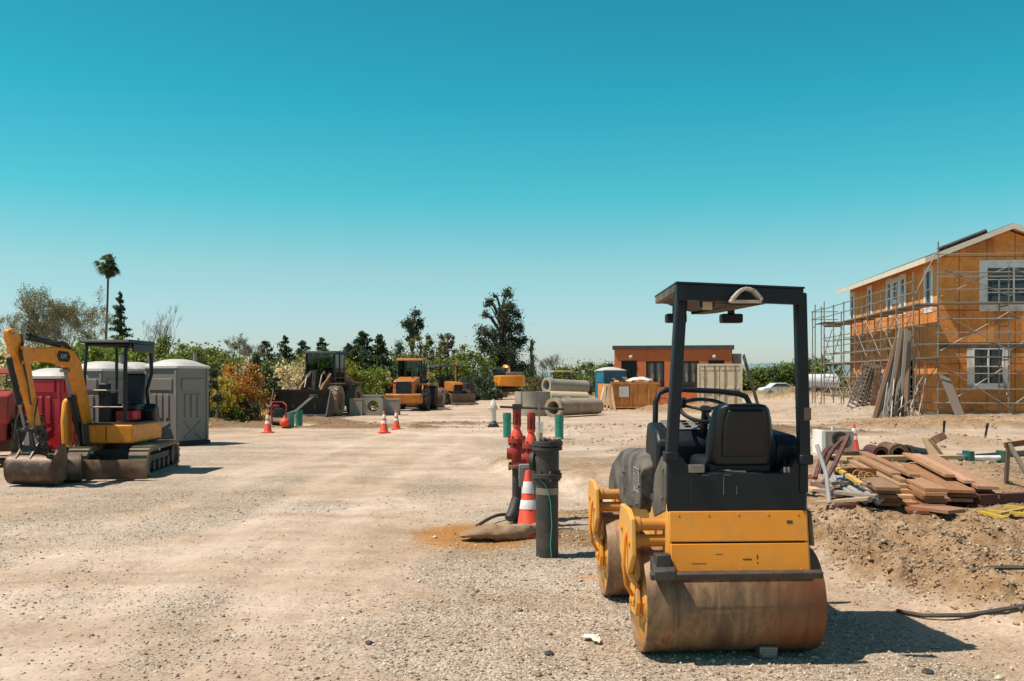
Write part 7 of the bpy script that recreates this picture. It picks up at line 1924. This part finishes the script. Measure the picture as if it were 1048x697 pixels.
    n = 8; vs = sum(sec, []); fs = [tuple(range(n)), tuple((len(sec)-1)*n + k for k in range(n-1, -1, -1))]
    for i in range(len(sec)-1):
        for k in range(n): j = (k+1) % n; fs.append((i*n + k, i*n + j, (i+1)*n + j, (i+1)*n + k))
    mb.add(vs, fs); bk = obj('backrest', mb, M['seat'], st, .025)
    mb = MB(); mb.add([(x*.98 + .035, y - .052 - dy, z) for x, y, z, dy in ((-.15, -.13, 1.36, 0), (.16, -.13, 1.36, 0), (.155, -.162, 1.6, .0), (.13, -.185, 1.69, 0), (-.125, -.185, 1.69, 0), (-.15, -.162, 1.6, 0))] + [(x*.9 + .035, y - .066, z) for x, y, z in ((-.15, -.13, 1.38), (.16, -.13, 1.38), (.155, -.162, 1.6), (.13, -.185, 1.675), (-.125, -.185, 1.675), (-.15, -.162, 1.6))], [tuple(range(6)), (11, 10, 9, 8, 7, 6)] + [(k, (k+1) % 6, 6 + (k+1) % 6, 6 + k) for k in range(6)])
    obj('back_shell', mb, M['seat'], bk, .012)
    mb = MB(); mb.box((.03, .1, 1.13), (.4, .42, .2)); obj('seat_base', mb, M['black'], st, .02)
    mb = MB(); mb.tube((-.25, -.05, 1.16), (-.25, .3, 1.16), .09, n=14); mb.path([(-.34, .0, 1.1), (-.36, -.08, 1.22), (-.3, -.15, 1.27)], .012, 6); obj('seat_suspension', mb, M['galv'], st)
    # right console with lever
    mb = MB(); mb.prism([(-.05, 1.24), (-.08, 1.44), (.0, 1.5), (.5, 1.52), (.6, 1.4), (.55, 1.05), (.1, 1.05)], .17, c=.385); cs = obj('console', mb, M['black'], t, .02)
    mb = MB(); mb.tube((.34, .3, 1.48), (.33, .26, 1.6), .012, n=8); obj('lever', mb, M['steel'], cs)
    mb = MB(); mb.lathe([(.012, 0), (.024, .02), (.026, .05), (.012, .075), (0, .078)], 12, Matrix.Translation((.332, .265, 1.59))); obj('lever_knob', mb, M['knob'], cs)
    # ---- front hand rail
    rp = [W(672, 462, 7.95), W(670.5, 440, 7.95), W(671, 412, 7.95), W(674.5, 402.5, 7.96), W(682, 399, 7.98), W(700, 398.8, 8.0), W(735, 400.5, 8.04), W(756, 403, 8.05), W(763.5, 406, 8.05), W(767, 413, 8.05), W(769, 440, 8.05), W(769, 462, 8.05)]
    mb = MB(); mb.path(rp, .023, 10); obj('hand_rail', mb, M['black'], t)
    # ---- roll-over posts and canopy
    dpo = 6.66
    for s, (b0, b1, w0) in ((-1, ((687, 467), (697.3, 300), 11.2)), (1, ((822.6, 470), (818.4, 300), 11.6))):
        a = W(*b0, dpo); c = W(*b1, dpo); c.y = a.y
        mb = MB(); mb.beam(tuple(a), tuple(c), .076, .085, (0, 1, 0)); po = obj('canopy_post', mb, M['black'], t, .012)
        mb = MB(); mb.box((a.x + s*.004, a.y, a.z - .0), (.095, .105, .07)); mb.prism([(a.y - .015, 1.12), (a.y - .015, 1.34), (a.y + .1, 1.4), (a.y + .16, 1.12)], .06, c=a.x); obj('post_foot', mb, M['black'], po, .012)
        if s > 0: 
            mb = MB(); mb.box((a.x + .01, a.y - .0435, 1.66), (.05, .003, .085)); obj('sticker', mb, M['rustdec'], po, smooth=False)
    L0 = W(692.5, 288, 6.5); R0 = W(825, 293, 6.5); zt = L0.z
    x0, x1, y0 = L0.x, R0.x, L0.y
    zr = R0.z
    y1 = y0 + 1.12
    def tap(m):
        xm = (x0 + x1)/2; m.v = [(x + (.085 if x < xm else -.085)*max(0, (y - y0)/(y1 - y0)), y, z) for x, y, z in m.v]; return m
    def slab(xa, xb, ya, yb_, za, zb, z2a, z2b):
        """box with a slightly rolled top: za/zb heights at the left / right, bottom z2"""
        vs = [(xa, ya, z2a), (xb, ya, z2b), (xb, yb_, z2b), (xa, yb_, z2a), (xa, ya, za), (xb, ya, zb), (xb, yb_, zb), (xa, yb_, za)]
        return vs, [(3, 2, 1, 0), (4, 5, 6, 7), (0, 1, 5, 4), (1, 2, 6, 5), (2, 3, 7, 6), (3, 0, 4, 7)]
    mb = MB(); mb.add(*slab(x0 - .006, x1 + .006, y0 - .012, y1 + .03, zt, zr, zt - .014, zr - .014)); mb.add(*slab(x0, x1, y0, y0 + .06, zt - .0145, zr - .0145, zt - .122, zr - .118)); ro = obj('canopy_roof', tap(mb), M['black'], t, .004)
    mb = MB()
    mb.add(*slab(x0 - .004, x0 + .05, y0 + .061, y1, zt - .0145, zt - .0145, zt - .066, zt - .066)); mb.add(*slab(x1 - .05, x1 + .004, y0 + .061, y1, zr - .0145, zr - .0145, zr - .066, zr - .066)); mb.add(*slab(x0 + .05, x1 - .05, y1 - .05, y1 - .001, zt - .0145, zr - .0145, zt - .066, zr - .066))
    obj('roof_edge', tap(mb), M['blackdust'], ro, .006)
    # bowed liner under the roof
    n = 9; mb = MB()
    for i in range(n):
        u = i/(n-1); x = x0 + .055 + (x1 - x0 - .11)*u; z = zt + (zr - zt)*u - .06 - .075*math.sin(math.pi*u)**.7
        for y in (y0 + .08, y1 - .06): mb.v += [(x, y, z), (x, y, z + .02)]
    for i in range(n-1):
        a = i*4; b = a + 4; mb.f += [(a, b, b+2, a+2), (a+1, a+3, b+3, b+1), (a, a+1, b+1, b), (a+2, b+2, b+3, a+3)]
    obj('roof_liner', tap(mb), M['liner'], ro)
    for px, w_ in ((694, .155), (752, .165)):
        p = W(px, 321, 7.45); mb = MB(); mb.box((p.x, y1 - .1, zt - .185), (w_, .1, .07)); mb.box((p.x, y1 - .1, zt - .13), (.05, .05, .08)); wl = obj('work_light', mb, M['black'], ro, .012)
        mb = MB(); mb.box((p.x, y1 - .046, zt - .185), (w_*.8, .01, .045)); obj('lens', mb, M['lens'], wl)
    p = W(724, 313, 6.62); mb = MB(); mb.box((p.x, p.y, p.z), (.066, .004, .055)); obj('sticker', mb, M['cream'], ro, smooth=False)
    mb = MB(); mb.box((p.x, p.y + .03, p.z + .02), (.1, .05, .06)); obj('sticker_bracket', mb, M['black'], ro, .004)
    # rear arch handle on the roof beam
    c = W(762.5, 305, 6.45); mb = MB()
    arch = [(-.1, -.032), (-.092, -.01), (-.045, .042), (-.015, .058), (.015, .058), (.05, .044), (.09, .002), (.1, -.02)]
    for (a, b), (e, f) in zip(arch[:-1], arch[1:]): mb.beam((c.x + a, c.y - .02, c.z + b), (c.x + e, c.y - .02, c.z + f), .06, .022, (0, 0, 1) if abs(e-a) > abs(f-b) else (1, 0, 0))
    mb.box((c.x, c.y - .02, c.z - .025), (.2, .05, .02)); obj('beacon_guard', mb, M['galvlight'], ro, .004)
    # wiring and small fittings around the rear deck
    mb = MB(); mb.path([(-.3, -.2, 1.28), (-.22, -.1, 1.24), (-.1, -.16, 1.27), (.05, -.2, 1.26)], .012, 6); mb.path([(.3, -.2, 1.27), (.36, -.1, 1.3), (.37, .05, 1.4)], .012, 6); obj('cable', mb, M['hose'], t)
    mb = MB()
    for x in (.3, .325): mb.tube((x, -.26, 1.265), (x, -.26, 1.30), .01, n=8)
    mb.box((-.3, -.2, 1.29), (.1, .1, .05)); obj('fitting', mb, M['galv'], t)
    # water tank side steps
    mb = MB(); mb.box((-.46, .62, .52), (.12, .3, .03)); obj('step', mb, M['dark'], t)
M['darkbar'] = pm('dusty_dark_bar', (.04, .032, .027), (.06, .045, .036), 5, .6, dirt=(.15, .1, .065), damt=.4, dscale=4, bump=.15)
M['orangemount'] = pm('orange_mount', (.6, .24, .03), (.5, .19, .025), 6, .45, dirt=(.4, .26, .12), damt=.3)
M['decal'] = pm('grey_decal', (.3, .29, .27), (.2, .2, .19), 30, .6)
M['rustdec'] = pm('brown_sticker', (.2, .12, .07), (.14, .08, .05), 10, .5)
M['liner'] = pm('brown_liner', (.05, .034, .024), (.07, .046, .03), 3, .7)
M['galvlight'] = pm('pale_tape', (.55, .47, .4), (.42, .35, .29), 8, .5, dirt=(.2, .14, .1), damt=.2, dscale=6)
roller()
